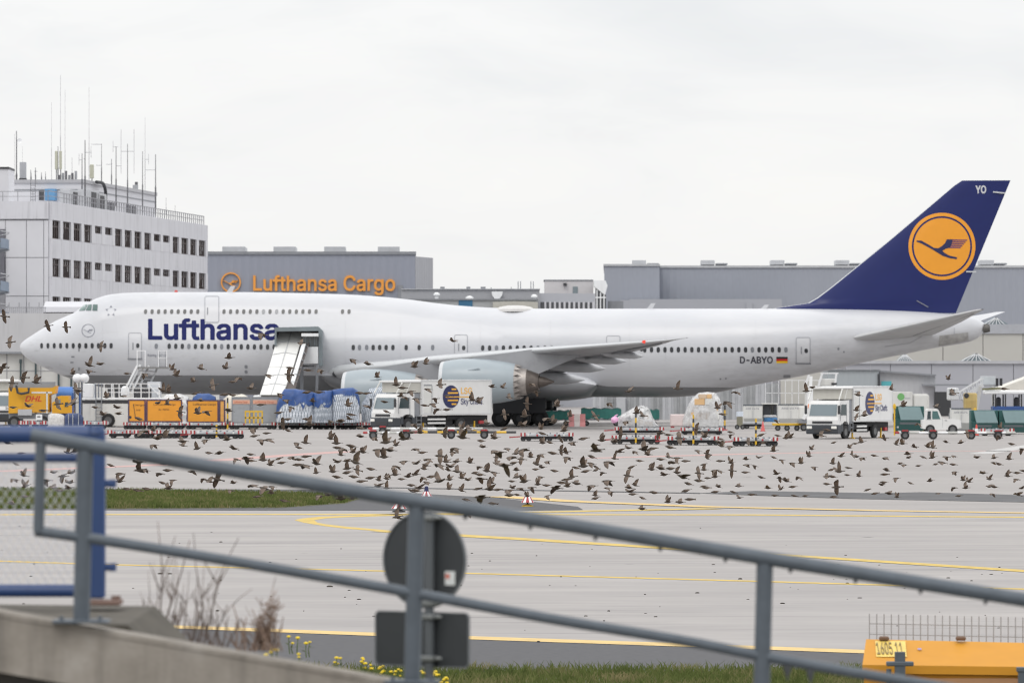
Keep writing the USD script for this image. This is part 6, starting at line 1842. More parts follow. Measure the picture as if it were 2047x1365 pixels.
# white high loader with stairs under the nose
Y = 424.0
t = thing('cargo_high_loader', 'white cargo high loader with railed platform below the nose', 'loader', (PX(160, Y), Y, 0))
k_ = lambda px, py, y=0: np.array([PX(px, Y) - PX(160, Y), y, PZ(py, Y)])
b = B(); b.span(k_(166, 852), k_(258, 806) + (0, 3, 0), .04); b.build('body', OFFW, t)
b = B(); b.span(k_(164, 806) + (0, -.02, .005), k_(330, 800) + (0, 3.1, 0)); b.build('deck_edge', DARK, t)
b = B(); b.span(k_(164, 799), k_(330, 795) + (0, 3, 0), .02); b.build('deck', WHITE, t)
b = B(); b.span(k_(166, 795), k_(187, 767) + (0, 1.6, 0), .05); b.build('control_cabin', WHITE, t)
for px in (190, 197, 203, 208, 223, 226, 238, 253, 266, 282, 298, 318):
    b = B(); b.bar(k_(px, 795, .05), k_(px, 767, .05), .07); b.build('rail_post', WHITE if px > 205 else M('steel_blue', (.12, .14, .19), .5), t)
for py in (767, 776, 784):
    b = B(); b.bar(k_(188, py, .05), k_(320, py, .05), .055); b.build('rail', WHITE, t)
for q0, q1 in (((212, 793), (224, 772)), ((228, 793), (240, 773)), ((262, 795), (300, 775))):
    b = B(); b.span(k_(*q0, 1.5), k_(*q1, 2.0), .04); b.build('dark_unit', DARK, t)
b = B(); b.lathe([(0, .3), (.3, .34), (.6, .3), (.75, .15), (.77, .02)], k_(249, 792, .6), (0, 0, 1), 14); b.build('beacon_housing', WHITE, t, smooth=40)
wheel(t, k_(216, 0) * (1, 0, 0) + (0, .1, .52), .52, .4)
b = B(); b.lathe([(0, .78), (.05, .78), (.06, .02)], k_(216, 838, .06), (0, -1, 0), 20); b.build('wheel_arch', DARK, t)
b = B()
for k in range(8):
    b.bar(k_(192, 848 - k * 7, -.1), k_(203, 848 - k * 7, -.1), .05)
b.bar(k_(192, 852, -.1), k_(192, 770, -.1), .06); b.bar(k_(203, 852, -.1), k_(203, 770, -.1), .06); b.build('ladder', GREY, t)
for px in (154, 168):
    b = B(); m = trimesh.creation.icosphere(2, .36); b.tm(m, np.diag([1.0, .9, .95]), k_(px, 756, .3)); b.build('round_buffer', WHITE, t, smooth=True)
    b = B(); b.bar(k_(px - 5, 850, .35), k_(px - 5, 754, .35), .1); b.bar(k_(px + 4, 850, .35), k_(px + 3, 757, .35), .07); b.build('buffer_post', M('buffer_dark', (.04, .05, .09), .5), t)
Y = 427.0
t = thing('crew_stairs', 'white steep crew stairs leaning up to the front door', 'stairs', (PX(243, Y), Y, 0))
k_ = lambda px, py, y=0: np.array([PX(px, Y) - PX(243, Y), y, PZ(py, Y)])
for x0, y0_, x1, y1_, dy in ((252, 775, 274, 731, 0), (262, 786, 287, 733, .4), (276, 776, 296, 731, 1.0), (287, 790, 313, 733, 1.6), (258, 775, 280, 729, .2)):
    b = B(); b.bar(k_(x0, y0_, dy), k_(x1, y1_, dy), .17, .14); b.build('stringer', WHITE, t)
for k in range(7):
    f = k / 6
    b = B(); b.bar(k_(258 + 24 * f, 780 - 47 * f, .3), k_(290 + 23 * f, 782 - 47 * f, 1.5), .28, .05); b.build('step', LGREY, t)
b = B(); b.span(k_(275, 737, 0), k_(334, 733, 1.8)); b.build('landing', M('grating', (.20, .20, .20), .6), t)
for px in (274, 290, 317, 333):
    b = B(); b.bar(k_(px, 733, .1), k_(px, 700, .1), .06); b.build('rail_post', WHITE, t)
b = B(); b.bar(k_(274, 701, .1), k_(290, 701, .1), .05); b.bar(k_(317, 701, .1), k_(333, 701, .1), .05); b.bar(k_(317, 716, .1), k_(333, 716, .1), .04); b.build('rail', WHITE, t)
b = B(); b.span(k_(294, 796, .2), k_(320, 763, .4) + (0, 1.4, 0), .03); b.build('lower_frame', M('pale_frame', (.55, .57, .60), .5), t)
b = B(); b.bar(k_(296, 768, 0), k_(319, 790, 0), .08); b.bar(k_(319, 768, 0), k_(319, 795, 0), .08); b.build('brace', WHITE, t)
b = B(); b.bar(k_(260, 838, .3), k_(268, 790, .3), .2); b.bar(k_(305, 838, .8), k_(305, 780, .8), .2); b.build('leg', OFFW, t)
b = B(); b.span(k_(248, 840, .1), k_(320, 832, 1.6)); b.build('chassis', GREY, t)
# loads seen over the orange containers
for lab, a, c, yt, mt, nm in (('white sheeted load showing above the middle orange container', 321, 376, 787, FILM, 'sheeted_load'), ('blue sheeted load showing above the right orange container', 384, 430, 786, TARPB, 'sheeted_load'), ('pale sheeted load between the orange and grey containers', 446, 500, 788, M('pale_cream_sheet', (.60, .57, .50), .6), 'sheeted_load'), ('white flat load behind the grey containers, left of the stairs', 502, 524, 789, FILM, 'sheeted_load')):
    Yq = 421.0
    P = heap(it((a, yt + 9), (a + (c - a) * .2, yt + 1), (a + (c - a) * .7, yt), (c, yt + 7)), a, c, 0, Yq, 1.8, int(a), .1, 16, 8)
    o = np.array([PX(a, Yq), Yq, .47]); t = thing(nm, lab, 'load', o)
    b = B(); b.grid(P - o); b.build('sheet', mt, t, smooth=50)
    b = B(); b.span((.1, .2, -.2), (PX(c, Yq) - PX(a, Yq) - .1, 1.6, .02)); b.build('base', PLATE, t)
    for x in (.35, PX(c, Yq) - PX(a, Yq) - .35):
        wheel(t, (x, .3, -.29), .18, .14)

# yellow delivery truck at left, and the small things in front of it
Y = 418.0
t = thing('delivery_truck', 'yellow delivery truck with red lettering behind the left box truck', 'truck', (PX(16, Y), Y, 0))
k_ = lambda px, py, y=0: np.array([PX(px, Y) - PX(16, Y), y, PZ(py, Y)])
DY = M('delivery_yellow', (.62, .31, .012), .5, var=.06, dirt=.12)
b = B(); b.poly([tuple(k_(x, y)[[0, 2]]) for x, y in ((17, 826), (17, 775), (104, 775), (112, 771), (110, 786), (98, 790), (98, 824))], (0, 0, 0), (1, 0, 0), (0, 0, 1), -2.4); bd = b.build('box_body', DY, t)
b = B(); b.span(k_(46, 823, -.03), k_(92, 786, -.004)); pa = b.build('side_panel', M('delivery_panel', (.58, .29, .02), .5, var=.08), bd)
b = B(); b.span(k_(63, 786, -.05), k_(104, 783, -.006)); b.span(k_(92.5, 826, -.05), k_(95.5, 783.2, -.006)); b.build('panel_frame', OFFW, bd)
b = B(); v, f = lettering('DHL', PX(84, Y) - PX(51, Y), PZ(791, Y) - PZ(801.5, Y), True, .01)
v[:, 0] += v[:, 1] * .35
b.add(np.c_[v[:, 0], -v[:, 2] - .032, v[:, 1]] + k_(50, 802), f[:, ::-1]); b.build('lettering', M('delivery_red', (.50, .03, .02), .5), pa)
b = B(); b.span(k_(17, 837, .2), k_(98, 826, 2.2)); b.build('chassis', GREY, t)
b = B(); b.poly([tuple(k_(x, y)[[0, 2]]) for x, y in ((104, 826), (104, 804), (112, 801), (112, 793), (120, 791), (137, 791), (138, 803), (143, 809), (144, 826))], (0, 0, 0), (1, 0, 0), (0, 0, 1), -2.3); cb = b.build('cab', DY, t)
b = B(); b.poly([tuple(k_(x, y)[[0, 2]]) for x, y in ((129, 813), (136, 813), (136, 804), (130, 804))], (0, -.005, 0), (1, 0, 0), (0, 0, 1), .02); b.build('side_window', GLASS, cb)
b = B(); b.poly([tuple(k_(x, y)[[0, 2]]) for x, y in ((112, 809), (121, 808), (121, 798), (114, 799))], (0, -.005, 0), (1, 0, 0), (0, 0, 1), .02); b.build('side_window', LGLASS, cb)
for px in (28, 86, 120):
    wheel(t, k_(px, 0) * (1, 0, 0) + (0, .15, .45), .45)
b = B(); b.tube([k_(33, 770, -.3), k_(36, 785, -.3), (k_(44, 787, -.3)), k_(58, 784, -.3), k_(58, 775, -.3)], .09, 6); b.build('hose', DARK, t)
b = B(); b.bar(k_(18, 770, .5), k_(110, 770, .5), .3, .5); b.build('roof_gear', M('roof_gear_grey', (.22, .24, .27), .6), t)
b = B(); b.span(k_(36, 830, -.1), k_(64, 818, -.02)); b.build('lower_skirt', LGREY, t)
Y = 421.0
t = thing('blue_tank', 'blue rounded cover behind the yellow cab under the nose', 'tank', (PX(112, Y), Y, 0))
b = B(); z = PZ(788, Y); b.cyl((0, .8, z), (1.2, .8, z), .55, n=20); b.build('tank', M('sky_blue_cover', (.06, .17, .46), .5), t, smooth=40)
b = B(); b.box((.6, .8, z / 2 - .25), (1.1, 1.0, z - .5)); b.build('base', BLUE, t)
for px in (146, 160):
    t = thing('blue_post', ['blue post left of the white loader with a striped foot', 'second blue post close to the white loader'][int(px > 150)], 'post', (PX(px, 415), 415, 0))
    b = B(); b.bar((0, 0, .4), (0, 0, PZ(785, 415)), .12); b.build('pole', BLUE, t)
    b = B(); b.bar((0, 0, 0), (0, 0, .4), .14); b.build('foot', OFFW, t)
t = thing('wrapped_block', 'white sheeted block in front of the yellow truck, behind the blue fence', 'pallet', (PX(95, 398), 398, .02))
b = B(); P = heap(it((95, 829), (100, 826), (120, 827), (127, 832)), 95, 127, 0, 398, 1.3, 44, .12, 12, 7, .05); b.grid(P - np.array([PX(95, 398), 398, .02])); b.build('sheet', M('speckled_sheet', (.52, .51, .50), .6, var=.3, scale=7, bump=.5), t, smooth=50)
b = B(); b.span((.05, .1, -.02), (1.05, 1.2, .05)); b.build('board', CARTON, t)
t = thing('blue_bundle', 'dark blue bundle tied with bands next to the white sheeted block', 'bundle', (PX(128, 400), 400, 0))
b = B(); P = heap(it((128, 832), (133, 826), (160, 826), (165, 834)), 128, 165, 0, 400, 1.3, 45, .1, 12, 7, .35); b.grid(P - np.array([PX(128, 400), 400, 0])); b.build('load', M('navy_bundle', (.03, .05, .13), .6, var=.3, scale=5), t, smooth=50)
for x in (.3, .6, 1.0):
    b = B(); b.span((x, -.1, .35), (x + .04, -.02, 1.2)); b.build('band', LGREY, t)
b = B(); b.span((0, 0, .2), (1.3, 1.3, .34)); b.build('deck', PLATE, t)
for x in (.2, 1.1):
    wheel(t, (x, .1, .17), .17, .12)
t = thing('flag_sign', 'small white sign with a dark bar before the yellow truck', 'sign', (PX(78, 402), 402, 0))
b = B(); b.span((-.22, 0, .75), (.22, .05, 1.15), .02); b.build('panel', WHITE, t)
b = B(); b.span((-.13, -.01, .95), (.10, -.002, 1.03)); b.build('bar', DARK, t)
b = B(); b.bar((0, .02, 0), (0, .02, .75), .05); b.build('post', GREY, t)
for i, (a, c, lab) in enumerate(((37, 57, 'short dolly with red and white blocks right of the left box truck'), (60, 93, 'dolly with red and white blocks left of the white sheeted block'), (166, 214, 'dolly with red and white blocks in front of the white loader'))):
    dolly('cargo_dolly', lab, a, c, 858, 'dollies at the left behind the blue fence', deck=.55, h=.22, bogies=2, tow=False)
# ---------------------------------------------------------------- marker cones, near verge, ramp wall, railing, gate, sign, bin
def marker(label, px, base, r, h, top_dark=False, yellow_foot=False):
    g = G(px, base)
    t = thing('taxiway_marker', label, 'marker', g, 0, 'red and white taxiway edge markers')
    n = 12
    for k in range(n):
        a0, a1 = 2 * math.pi * (k + .5) / n, 2 * math.pi * (k + 1.5) / n
        b = B(); q = []
        for a in (a0, (a0 + a1) / 2, a1):
            q.append([(r * math.cos(a), r * math.sin(a), h * .42), (r * .42 * math.cos(a), r * .42 * math.sin(a), h)])
        b.grid(np.array(q)); b.build('skirt_panel', [RED, WHITE][k % 2], t)
    b = B(); b.cyl((0, 0, .03), (0, 0, h * .55), r * .14, n=10); b.build('stem', DARK, t)
    b = B(); b.lathe([(h, r * .42), (h + .02, r * .40), (h + (.17 if top_dark else .05), r * .3), (h + (.19 if top_dark else .06), .01)], (0, 0, 0), (0, 0, 1), 14); b.build('cap', NAVY if top_dark else WHITE, t, smooth=40)
    b = B(); b.lathe([(0.02, r * .9), (.05, r * .85), (.09, r * .35), (.1, .05)], (0, 0, 0), (0, 0, 1), 16); b.build('foot', M('marker_foot', (.45, .30, .04), .6, dirt=.5) if yellow_foot else DARK, t, smooth=40)
    return t


marker('red and white marker left of the railing post, nearest of three', 797.5, 1024, .245, .31)
marker('red and white marker with a dark blue cap seen over the railing', 852.5, 999, .205, .30, True)
marker('red and white marker with a yellow foot on the asphalt wedge', 1054.5, 1013, .22, .36, False, True)

SC = 350.0                                  # photo pixels per metre at the ramp
YR = F / SC
def R_(px, py, Y=YR):
    return np.array([PX(px, Y), Y, PZ(py, Y)])


# earth bank and grass behind the ramp wall
wl = lambda X, Y: PZ(1222 + .175 * (X * F / YR + CX), YR)          # height of the wall's top line
xs = np.linspace(-4.2, 7.5, 60)
ys = np.concatenate([np.linspace(YR + .32, 40, 16), np.linspace(41, 86.6, 28)])
P = np.zeros((len(ys), len(xs), 3))
for i, y in enumerate(ys):
    for j, x in enumerate(xs):
        px = x * F / YR + CX
        zt = wl(x, y) - .16
        f = (y - YR) / (86.6 - YR)
        sp = 4.8 - (1310 + .19 * max(px - 560, -250) - 725) * y / F          # keeps the bank below the sight line over the wall
        z = min(zt - (y - YR) * .012, sp)
        P[i, j] = (x * (1 + (y - YR) / 42.0), y, max(min(z, 2.9 * (1 - f) ** 1.0 + .02), .02))
P[:, :, 2] += (meshkit.fbm(P * .9, 4, 5) - .5) * .12 * np.clip((86 - P[:, :, 1]) / 20, 0, 1)
b = B(); b.grid(P); b.build('bank', SOIL, kind='structure', label='grassy earth bank behind the ramp wall', cat='bank', smooth=True)


def on_bank(u0, u1, v0, v1):
    i = nrg.uniform(v0, v1) * (len(ys) - 1.001); j = nrg.uniform(u0, u1) * (len(xs) - 1.001)
    a, c = int(i), int(j)
    return P[a, c] * (1 - (i - a)) + P[min(a + 1, len(ys) - 1), c] * (i - a) + (P[a, c + 1] - P[a, c]) * (j - c)


bb = blades(9000, lambda: on_bank(.35, 1, .0, .99), .10, .010, .45)
b2 = blades(15000, lambda: np.array([rnd.uniform(-5, 9), 87.4 - rnd.random() ** 1.5 * 6 + .8 * math.sin(rnd.uniform(0, 6)), .02]), .17, .028, .5)
bb.add(*b2.mesh())
b3 = blades(1500, lambda: np.array([rnd.uniform(2.5, 6.5), 86.5 + rnd.random() ** 2 * 1.6, .02]) if rnd.random() < .4 else None, .10, .03, .5)
bb.add(*b3.mesh())
bb.build('verge_grass', GRASS, kind='stuff', label='rough green grass along the near verge and bank', cat='grass')


def flower_clump(label, p, n, w, h, s):
    t = thing('flower_clump', label, 'flowers', p, 0, None)
    bs, bp, bl = B(), B(), B()
    for k in range(n):
        a = np.array([rnd.gauss(0, w * .4), rnd.gauss(0, w * .4), 0])
        e = a * 1.25 + (0, 0, h * rnd.uniform(.55, 1.0))
        bs.tube([a, (a + e) / 2 + (rnd.gauss(0, .01), 0, 0), e], [.006, .005, .004], 4, False)
        m = trimesh.creation.icosphere(1, s * rnd.uniform(.7, 1.2)); bp.add(np.array(m.vertices) * (1, 1, .6) + e, m.faces)
        for q in range(3):
            f = rnd.uniform(.2, .7); c = a * (1 - f) + e * f; d = np.array([rnd.gauss(0, 1), rnd.gauss(0, 1), .3]); d = d / np.linalg.norm(d) * .07
            o = np.cross(d, (0, 0, 1)) * .22
            bl.add([c, c + d * .5 + o, c + d, c + d * .5 - o], [[0, 1, 2], [0, 2, 3]])
    bs.build('stems', STEM, t, kind='stuff'); bp.build('blossoms', FLOWER, t, kind='stuff'); bl.build('leaves', GRASS, t, kind='stuff')
    return t


for px, py, Y, n, w, lab in ((588, 1276, 60, 5, .07, 'lone yellow flowers highest above the ramp wall, left'), (614, 1283, 60, 3, .05, 'small yellow flower just right of the highest yellow flowers'), (549, 1301, 45, 7, .10, 'yellow flowers at the wall by the reddish weed'), (600, 1305, 52, 4, .08, 'sparse yellow flowers in the grass right of the reddish weed'), (672, 1318, 60, 6, .10, 'yellow flowers in the grass midway to the sign'), (727, 1318, 62, 6, .08, 'yellow flowers just left of the square sign'), (748, 1326, 62, 6, .10, 'yellow flowers by the left edge of the square sign'), (772, 1338, 62, 8, .14, 'yellow flowers under the left half of the square sign'), (800, 1341, 62, 7, .12, 'yellow flowers left of the railing post foot'), (862, 1340, 64, 14, .22, 'dense yellow flowers under the right half of the square sign'), (880, 1356, 62, 10, .18, 'low yellow flowers at the bottom right of the railing post')):
    p = W(px, py, Y)
    flower_clump(lab, p - (0, 0, .16), max(n - 2, 2), w * .8, .19, .021)

# concrete ramp wall
CONC = usdkit.material(stage, '/World/Looks/ramp_concrete', {
    'tc': ('texture_coordinate', {}), 'n': ('noise_texture', {'scale': 2.4, 'detail': 8.0, 'roughness': 0.65}), 'r': ('rgb_ramp', {'ramp': [(0.3, (.20, .18, .155)), (0.55, (.27, .245, .215)), (0.75, (.34, .315, .285))]}),
    'm': ('mapping', {'mapping_type': 'point', 'scale': (7, 7, .5)}), 'n2': ('noise_texture', {'scale': 1.0, 'detail': 5.0, 'roughness': .6}), 'd': ('map_range', {'from_min': .48, 'from_max': .72, 'to_min': 0.0, 'to_max': .55}),
    'mx': ('mix_color', {'blend_type': 'mix', 'b': (.11, .10, .09)}), 'nb': ('noise_texture', {'scale': 45.0, 'detail': 5.0}), 'b': ('bump', {'strength': .5, 'distance': .01}), 'p': ('principled_bsdf', {'roughness': .85, 'specular_ior_level': .25})},
    [('tc.object', 'n.vector'), ('n.fac', 'r.fac'), ('tc.object', 'm.vector'), ('m.vector', 'n2.vector'), ('n2.fac', 'd.value'), ('d.result', 'mx.fac'), ('r.color', 'mx.a'), ('mx.result', 'p.base_color'), ('tc.object', 'nb.vector'), ('nb.fac', 'b.height'), ('b.normal', 'p.normal')], surface='p.BSDF')
wall = thing('ramp_wall', 'weathered grey concrete ramp wall sloping down to the right', 'wall', R_(-80, 1365))
o = R_(-80, 1365)
e0, e1 = R_(-200, 1222 - 35) - o, R_(2600, 1222 + .175 * 2600) - o
p0, p1 = R_(-200, 1342) - o, R_(2600, 1797) - o
b = B()
y0, y1 = -.02, .34
b.poly([(e0[0], e0[2] - .035), (e1[0], e1[2] - .035), (e1[0], -5), (e0[0], p0[2] if False else e0[2] - .48)] if False else [(e0[0], e0[2] - .03), (e1[0], e1[2] - .03), (e1[0], e1[2] - .345), (e0[0], e0[2] - .345)], (0, y1, 0), (1, 0, 0), (0, 0, 1), y1 - y0)
b.build('parapet', CONC, wall)
b = B(); b.poly([(e0[0], e0[2]), (e1[0], e1[2]), (e1[0], e1[2] - .028), (e0[0], e0[2] - .028)], (0, y1 - .01, 0), (1, 0, 0), (0, 0, 1), y1 - y0 - .005); b.build('coping', CONC, wall)
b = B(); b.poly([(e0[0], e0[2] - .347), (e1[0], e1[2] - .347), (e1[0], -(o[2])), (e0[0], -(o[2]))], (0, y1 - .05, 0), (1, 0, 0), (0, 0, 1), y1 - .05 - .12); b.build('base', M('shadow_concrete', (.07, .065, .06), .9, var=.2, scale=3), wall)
# pad behind the wall that carries the gate
pad = thing('concrete_pad', 'mossy concrete slab behind the wall under the blue gate', 'slab', R_(120, 1260, 35.2))
o2 = R_(120, 1260, 35.2)
zt = PZ(1207, 35.9) - o2[2]
b = B(); c0 = R_(-250, 1207, 35.6) - o2; c1 = R_(300, 1215, 35.6) - o2; c2 = R_(372, 1290, 35.6) - o2
b.poly([(c0[0], zt), (c1[0], zt - .02), (c2[0], c2[2]), (c2[0], -o2[2]), (c0[0], -o2[2])], (0, .9, 0), (1, 0, 0), (0, 0, 1), 2.6)
b.build('slab', M('mossy_concrete', (.085, .076, .062), .9, var=.35, scale=5, bump=.5), pad)

# galvanised railing
rail = thing('ramp_railing', 'grey galvanised tube railing along the sloping ramp wall', 'railing', R_(167, 1238))
o = R_(167, 1238)
top = [(62, 870), (571, 958), (828, 1001), (1086, 1041), (1524, 1114), (2047, 1198), (2600, 1290)]
low = [(70, 1061), (167, 1074), (480, 1124), (783, 1177), (1100, 1236), (1400, 1286), (1524, 1311), (2047, 1400), (2600, 1495)]


def rt(pts, n=60):
    pts = np.array(pts, float)
    x = np.linspace(pts[0, 0], pts[-1, 0], n)
    return np.array([R_(a, PchipInterpolator(pts[:, 0], pts[:, 1])(a), YR) - o for a in x])


b = B(); b.tube(rt(top), .0415, 16); b.build('top_rail', GALV, rail, smooth=40)
b = B(); b.tube(rt(low) + (0, .01, 0), .031, 14); b.build('middle_rail', GALV, rail, smooth=40)
b = B(); b.tube([R_(82, 868) - o, R_(80, 940) - o, R_(77, 1064) - o], .031, 14); b.build('end_loop', GALV, rail, smooth=40)
tp = lambda x: float(np.interp(x, [q[0] for q in top], [q[1] for q in top]))
for px, yb in ((167, 1238), (828, 1358), (1524, 1482)):
    b = B(); dx = 3 if px == 167 else 5
    b.tube([R_(px + dx, tp(px) + 4, YR + .02) - o, R_(px - 4, yb, YR + .02) - o], .048, 16); pp = b.build('post', GALV, rail, smooth=40)
    b = B(); b.box(R_(px - 4, yb + 3, YR + .02) - o, (.32, .22, .018), .004); b.build('base_plate', GALV, pp)
    for s in (-.11, .11):
        b = B(); b.cyl(R_(px - 4, yb, YR + .02) - o + (s, -.06, 0), R_(px - 4, yb - 8, YR + .02) - o + (s, -.06, 0), .014, n=6); b.build('bolt', GALV, pp)
for k, px in enumerate(range(650, 2047, 130)):
    c = R_(px + 20, tp(px + 20) + 15, YR) - o
    b = B(); b.lathe([(0, .014), (.012, .011), (.02, .003)], c, (0, 0, -1), 8); b.build('drain_nib', M('nib_dark', (.06, .065, .07), .5), rail)
for px in (1574, 1620):
    c = R_(px, np.interp(px, [q[0] for q in low], [q[1] for q in low]) + 8, YR) - o
    b = B(); b.lathe([(0, .028), (.03, .022), (.075, .006), (.1, .002)], c, (0, 0, -1), 8); b.build('drain_nib', M('nib_dark', (.06, .065, .07), .5), rail)

# blue gate with chain link
YG = 35.4
GB = M('gate_blue', (.020, .048, .140), .4, var=.08, scale=4)
g_ = lambda px, py, y=0: R_(px, py, YG) + (0, y, 0)
gate = thing('blue_gate', 'blue tubular steel gate with chain link mesh at the left edge', 'gate', g_(190, 1203))
o = g_(190, 1203)
b = B(); b.box((g_(192, 1026) - o), (.115, .10, g_(0, 862)[2] - g_(0, 1200)[2]), .012); b.cyl(g_(192, 866) - o, g_(192, 850) - o, .062, .045, 14); b.build('post', GB, gate)
b = B(); b.tube([g_(-400, 868) - o, g_(178, 868) - o], .056, 14); b.build('top_rail', GB, gate, smooth=40)
b = B(); b.tube([g_(-400, 914) - o, g_(176, 914) - o], .027, 12); b.build('inner_rail', GB, gate, smooth=40)
b = B(); b.tube([g_(-400, 1180) - o, g_(176, 1180) - o], .04, 12); b.build('bottom_rail', GB, gate, smooth=40)
for py in (966, 1133):
    b = B(); b.box(g_(217, py) - o, (.08, .06, .045), .01); b.cyl(g_(226, py - 8) - o, g_(226, py + 8) - o, .022, n=10); b.build('hinge', GB, gate)
b = B(); b.box(g_(205, 1203) - o, (.24, .3, .03), .006); b.cyl(g_(232, 1200) - o, g_(232, 1190) - o, .03, n=10); b.build('foot_plate', M('rusty_plate', (.16, .10, .08), .7), gate)
b = B()
zt, zb, xl, xr = g_(0, 920)[2] - o[2], g_(0, 1176)[2] - o[2], g_(-160, 0)[0] - o[0], g_(176, 0)[0] - o[0]
dw, dh = .056, .083
n = int((xr - xl) / dw) + 1
m = int((zt - zb) / (dh / 2))
for k in range(n):
    x = xl + k * dw
    pts = [(min(x + (dw / 2 if j % 2 else 0) + (dw / 2 if k % 2 and False else 0), xr), .006 * (1 if j % 2 else -1), zt - j * dh / 2) for j in range(m + 1)]
    for p, q in zip(pts[:-1], pts[1:]):
        b.bar(p, q, .0036, up=(0, 1, 0))
    pts = [(min(x + (dw / 2 if j % 2 else dw), xr), -.006 * (1 if j % 2 else -1), zt - j * dh / 2) for j in range(m + 1)]
    for p, q in zip(pts[:-1], pts[1:]):
        b.bar(p, q, .0036, up=(0, 1, 0))
b.build('chain_link', M('mesh_wire', (.56, .58, .64), .4), gate, kind='stuff')
b = B(); b.tube([g_(i, 922 + 2 * (i % 8 == 0)) - o for i in range(-160, 176, 4)], .006, 4); b.build('binding_wire', M('mesh_wire', (.56, .58, .64), .4), gate)

# sign seen from behind
YS = 34.4
SB = M('sign_back', (.030, .034, .038), .55, var=.08, scale=6)
sg = thing('road_sign', 'back of a round road sign over a square plate on a post behind the railing', 'sign', R_(858, 1360, YS))
o = R_(858, 1360, YS)
th = math.radians(31)
ex, ey_ = np.array([math.cos(th), -math.sin(th), 0]), np.array([0, 0, 1.0])
nrm = np.cross(ex, ey_)
k = F / YS
c = R_(849.5, 1118, YS + .10) - o
r = 96 / k
b = B(); b.poly(disc(56, r), c, ex, ey_, .004); rd = b.build('round_plate', SB, sg)
b = B(); b.poly(Polygon(disc(56, r + .006), [disc(56, r - .004)]), c + nrm * -.004, ex, ey_, .016); b.build('plate_rim', M('rim_grey', (.12, .13, .14), .5), rd)
b = B(); b.poly([(-.035, -.042), (.035, -.042), (.035, .042), (-.035, .042)], c + ex * ((901 - 849.5) / k / math.cos(th)) + ey_ * ((1118 - 1154) / k) - nrm * -.0052, ex, ey_, .002)
stk = b.build('sticker', M('sticker_white', (.62, .64, .64), .5), rd)
b = B(); b.poly(disc(14, .017), c + ex * ((896.5 - 849.5) / k / math.cos(th)) + ey_ * ((1118 - 1150) / k) + nrm * .0075, ex, ey_, .001); b.build('sticker_spot', M('sticker_red', (.55, .16, .12), .5), stk)
c2 = R_(844.5, 1277, YS + .10) - o
w2, h2 = 94 / k / math.cos(th), 54 / k
b = B(); b.poly(Polygon([(-w2, -h2), (w2, -h2), (w2, h2), (-w2, h2)]).buffer(-.03).buffer(.03), c2, ex, ey_, .004); sq = b.build('square_plate', SB, sg)
b = B(); b.poly(Polygon([(-w2, -h2), (w2, -h2), (w2, h2), (-w2, h2)]).buffer(-.03).buffer(.035).difference(Polygon([(-w2, -h2), (w2, -h2), (w2, h2), (-w2, h2)]).buffer(-.03).buffer(.026)), c2 - nrm * .003, ex, ey_, .012); b.build('plate_rim', M('rim_grey', (.12, .13, .14), .5), sq)
b = B(); b.cyl((0, .02, -.9), R_(858, 1026, YS) - o + (0, .02, 0), .03, n=14); pst = b.build('post', M('sign_post', (.10, .11, .12), .5, .3), sg, smooth=40)
for py in (1034, 1205, 1232, 1315):
    b = B(); p = R_(858, py, YS) - o; b.box(p + (0, .02, 0), (.095, .09, .03), .006, -th); b.cyl(p + (.045, -.03, 0), p + (.075, -.03, 0), .009, n=6); b.build('clamp', M('clamp_grey', (.20, .21, .21), .5, .4), sg)

# bare shrubs behind the wall
TWIG = M('bare_twig', (.135, .098, .082), .85, var=.25, scale=8)
TWIG2 = M('reddish_twig', (.22, .15, .115), .85, var=.25, scale=8)


def shrub(label, base, stems, mat, seed, side=3, fuzz=0):
    r = random.Random(seed)
    t = thing('bare_shrub', label, 'shrub', base, 0)
    b0, b1 = B(), B()
    for (dx, h, lean, w) in stems:
        b = B()
        pts = [np.array([dx + lean * (f ** 1.6) + .02 * math.sin(5 * f + dx * 9), r.gauss(0, .01) + .12 * f * r.uniform(-1, 1), h * f]) for f in np.linspace(0, 1, 8)]
        b.tube(pts, np.linspace(w, w * .3, 8) * .5, 6)
        b.build('stem', mat, t)
        for k in range(side):
            f = r.uniform(.12, .75); i = int(f * 7)
            p = pts[i]; L = h * r.uniform(.15, .38); a = r.choice([-1, 1]) * r.uniform(.25, .7)
            q = p + np.array([L * math.sin(a), r.uniform(-.1, .1), L * math.cos(a)])
            b1.tube([p, (p + q) / 2 + (0, 0, -.01), q], [w * .3, w * .22, w * .12], 5)
            for j in range(fuzz):
                g = r.random(); c = p * (1 - g) + q * g; d = np.array([r.gauss(0, .03), r.gauss(0, .03), r.uniform(.0, .05)])
                b1.tube([c, c + d], [.004, .002], 4)
    for k in range(30):
        x = r.uniform(min(q[0] for q in stems) - .15, max(q[0] for q in stems) + .1)
        b1.tube([(x, r.gauss(0, .05), 0), (x + r.gauss(0, .05), r.gauss(0, .05), r.uniform(.08, .3))], [.006, .003], 4)
    b1.build('twigs', mat, t, kind='stuff')
    return t


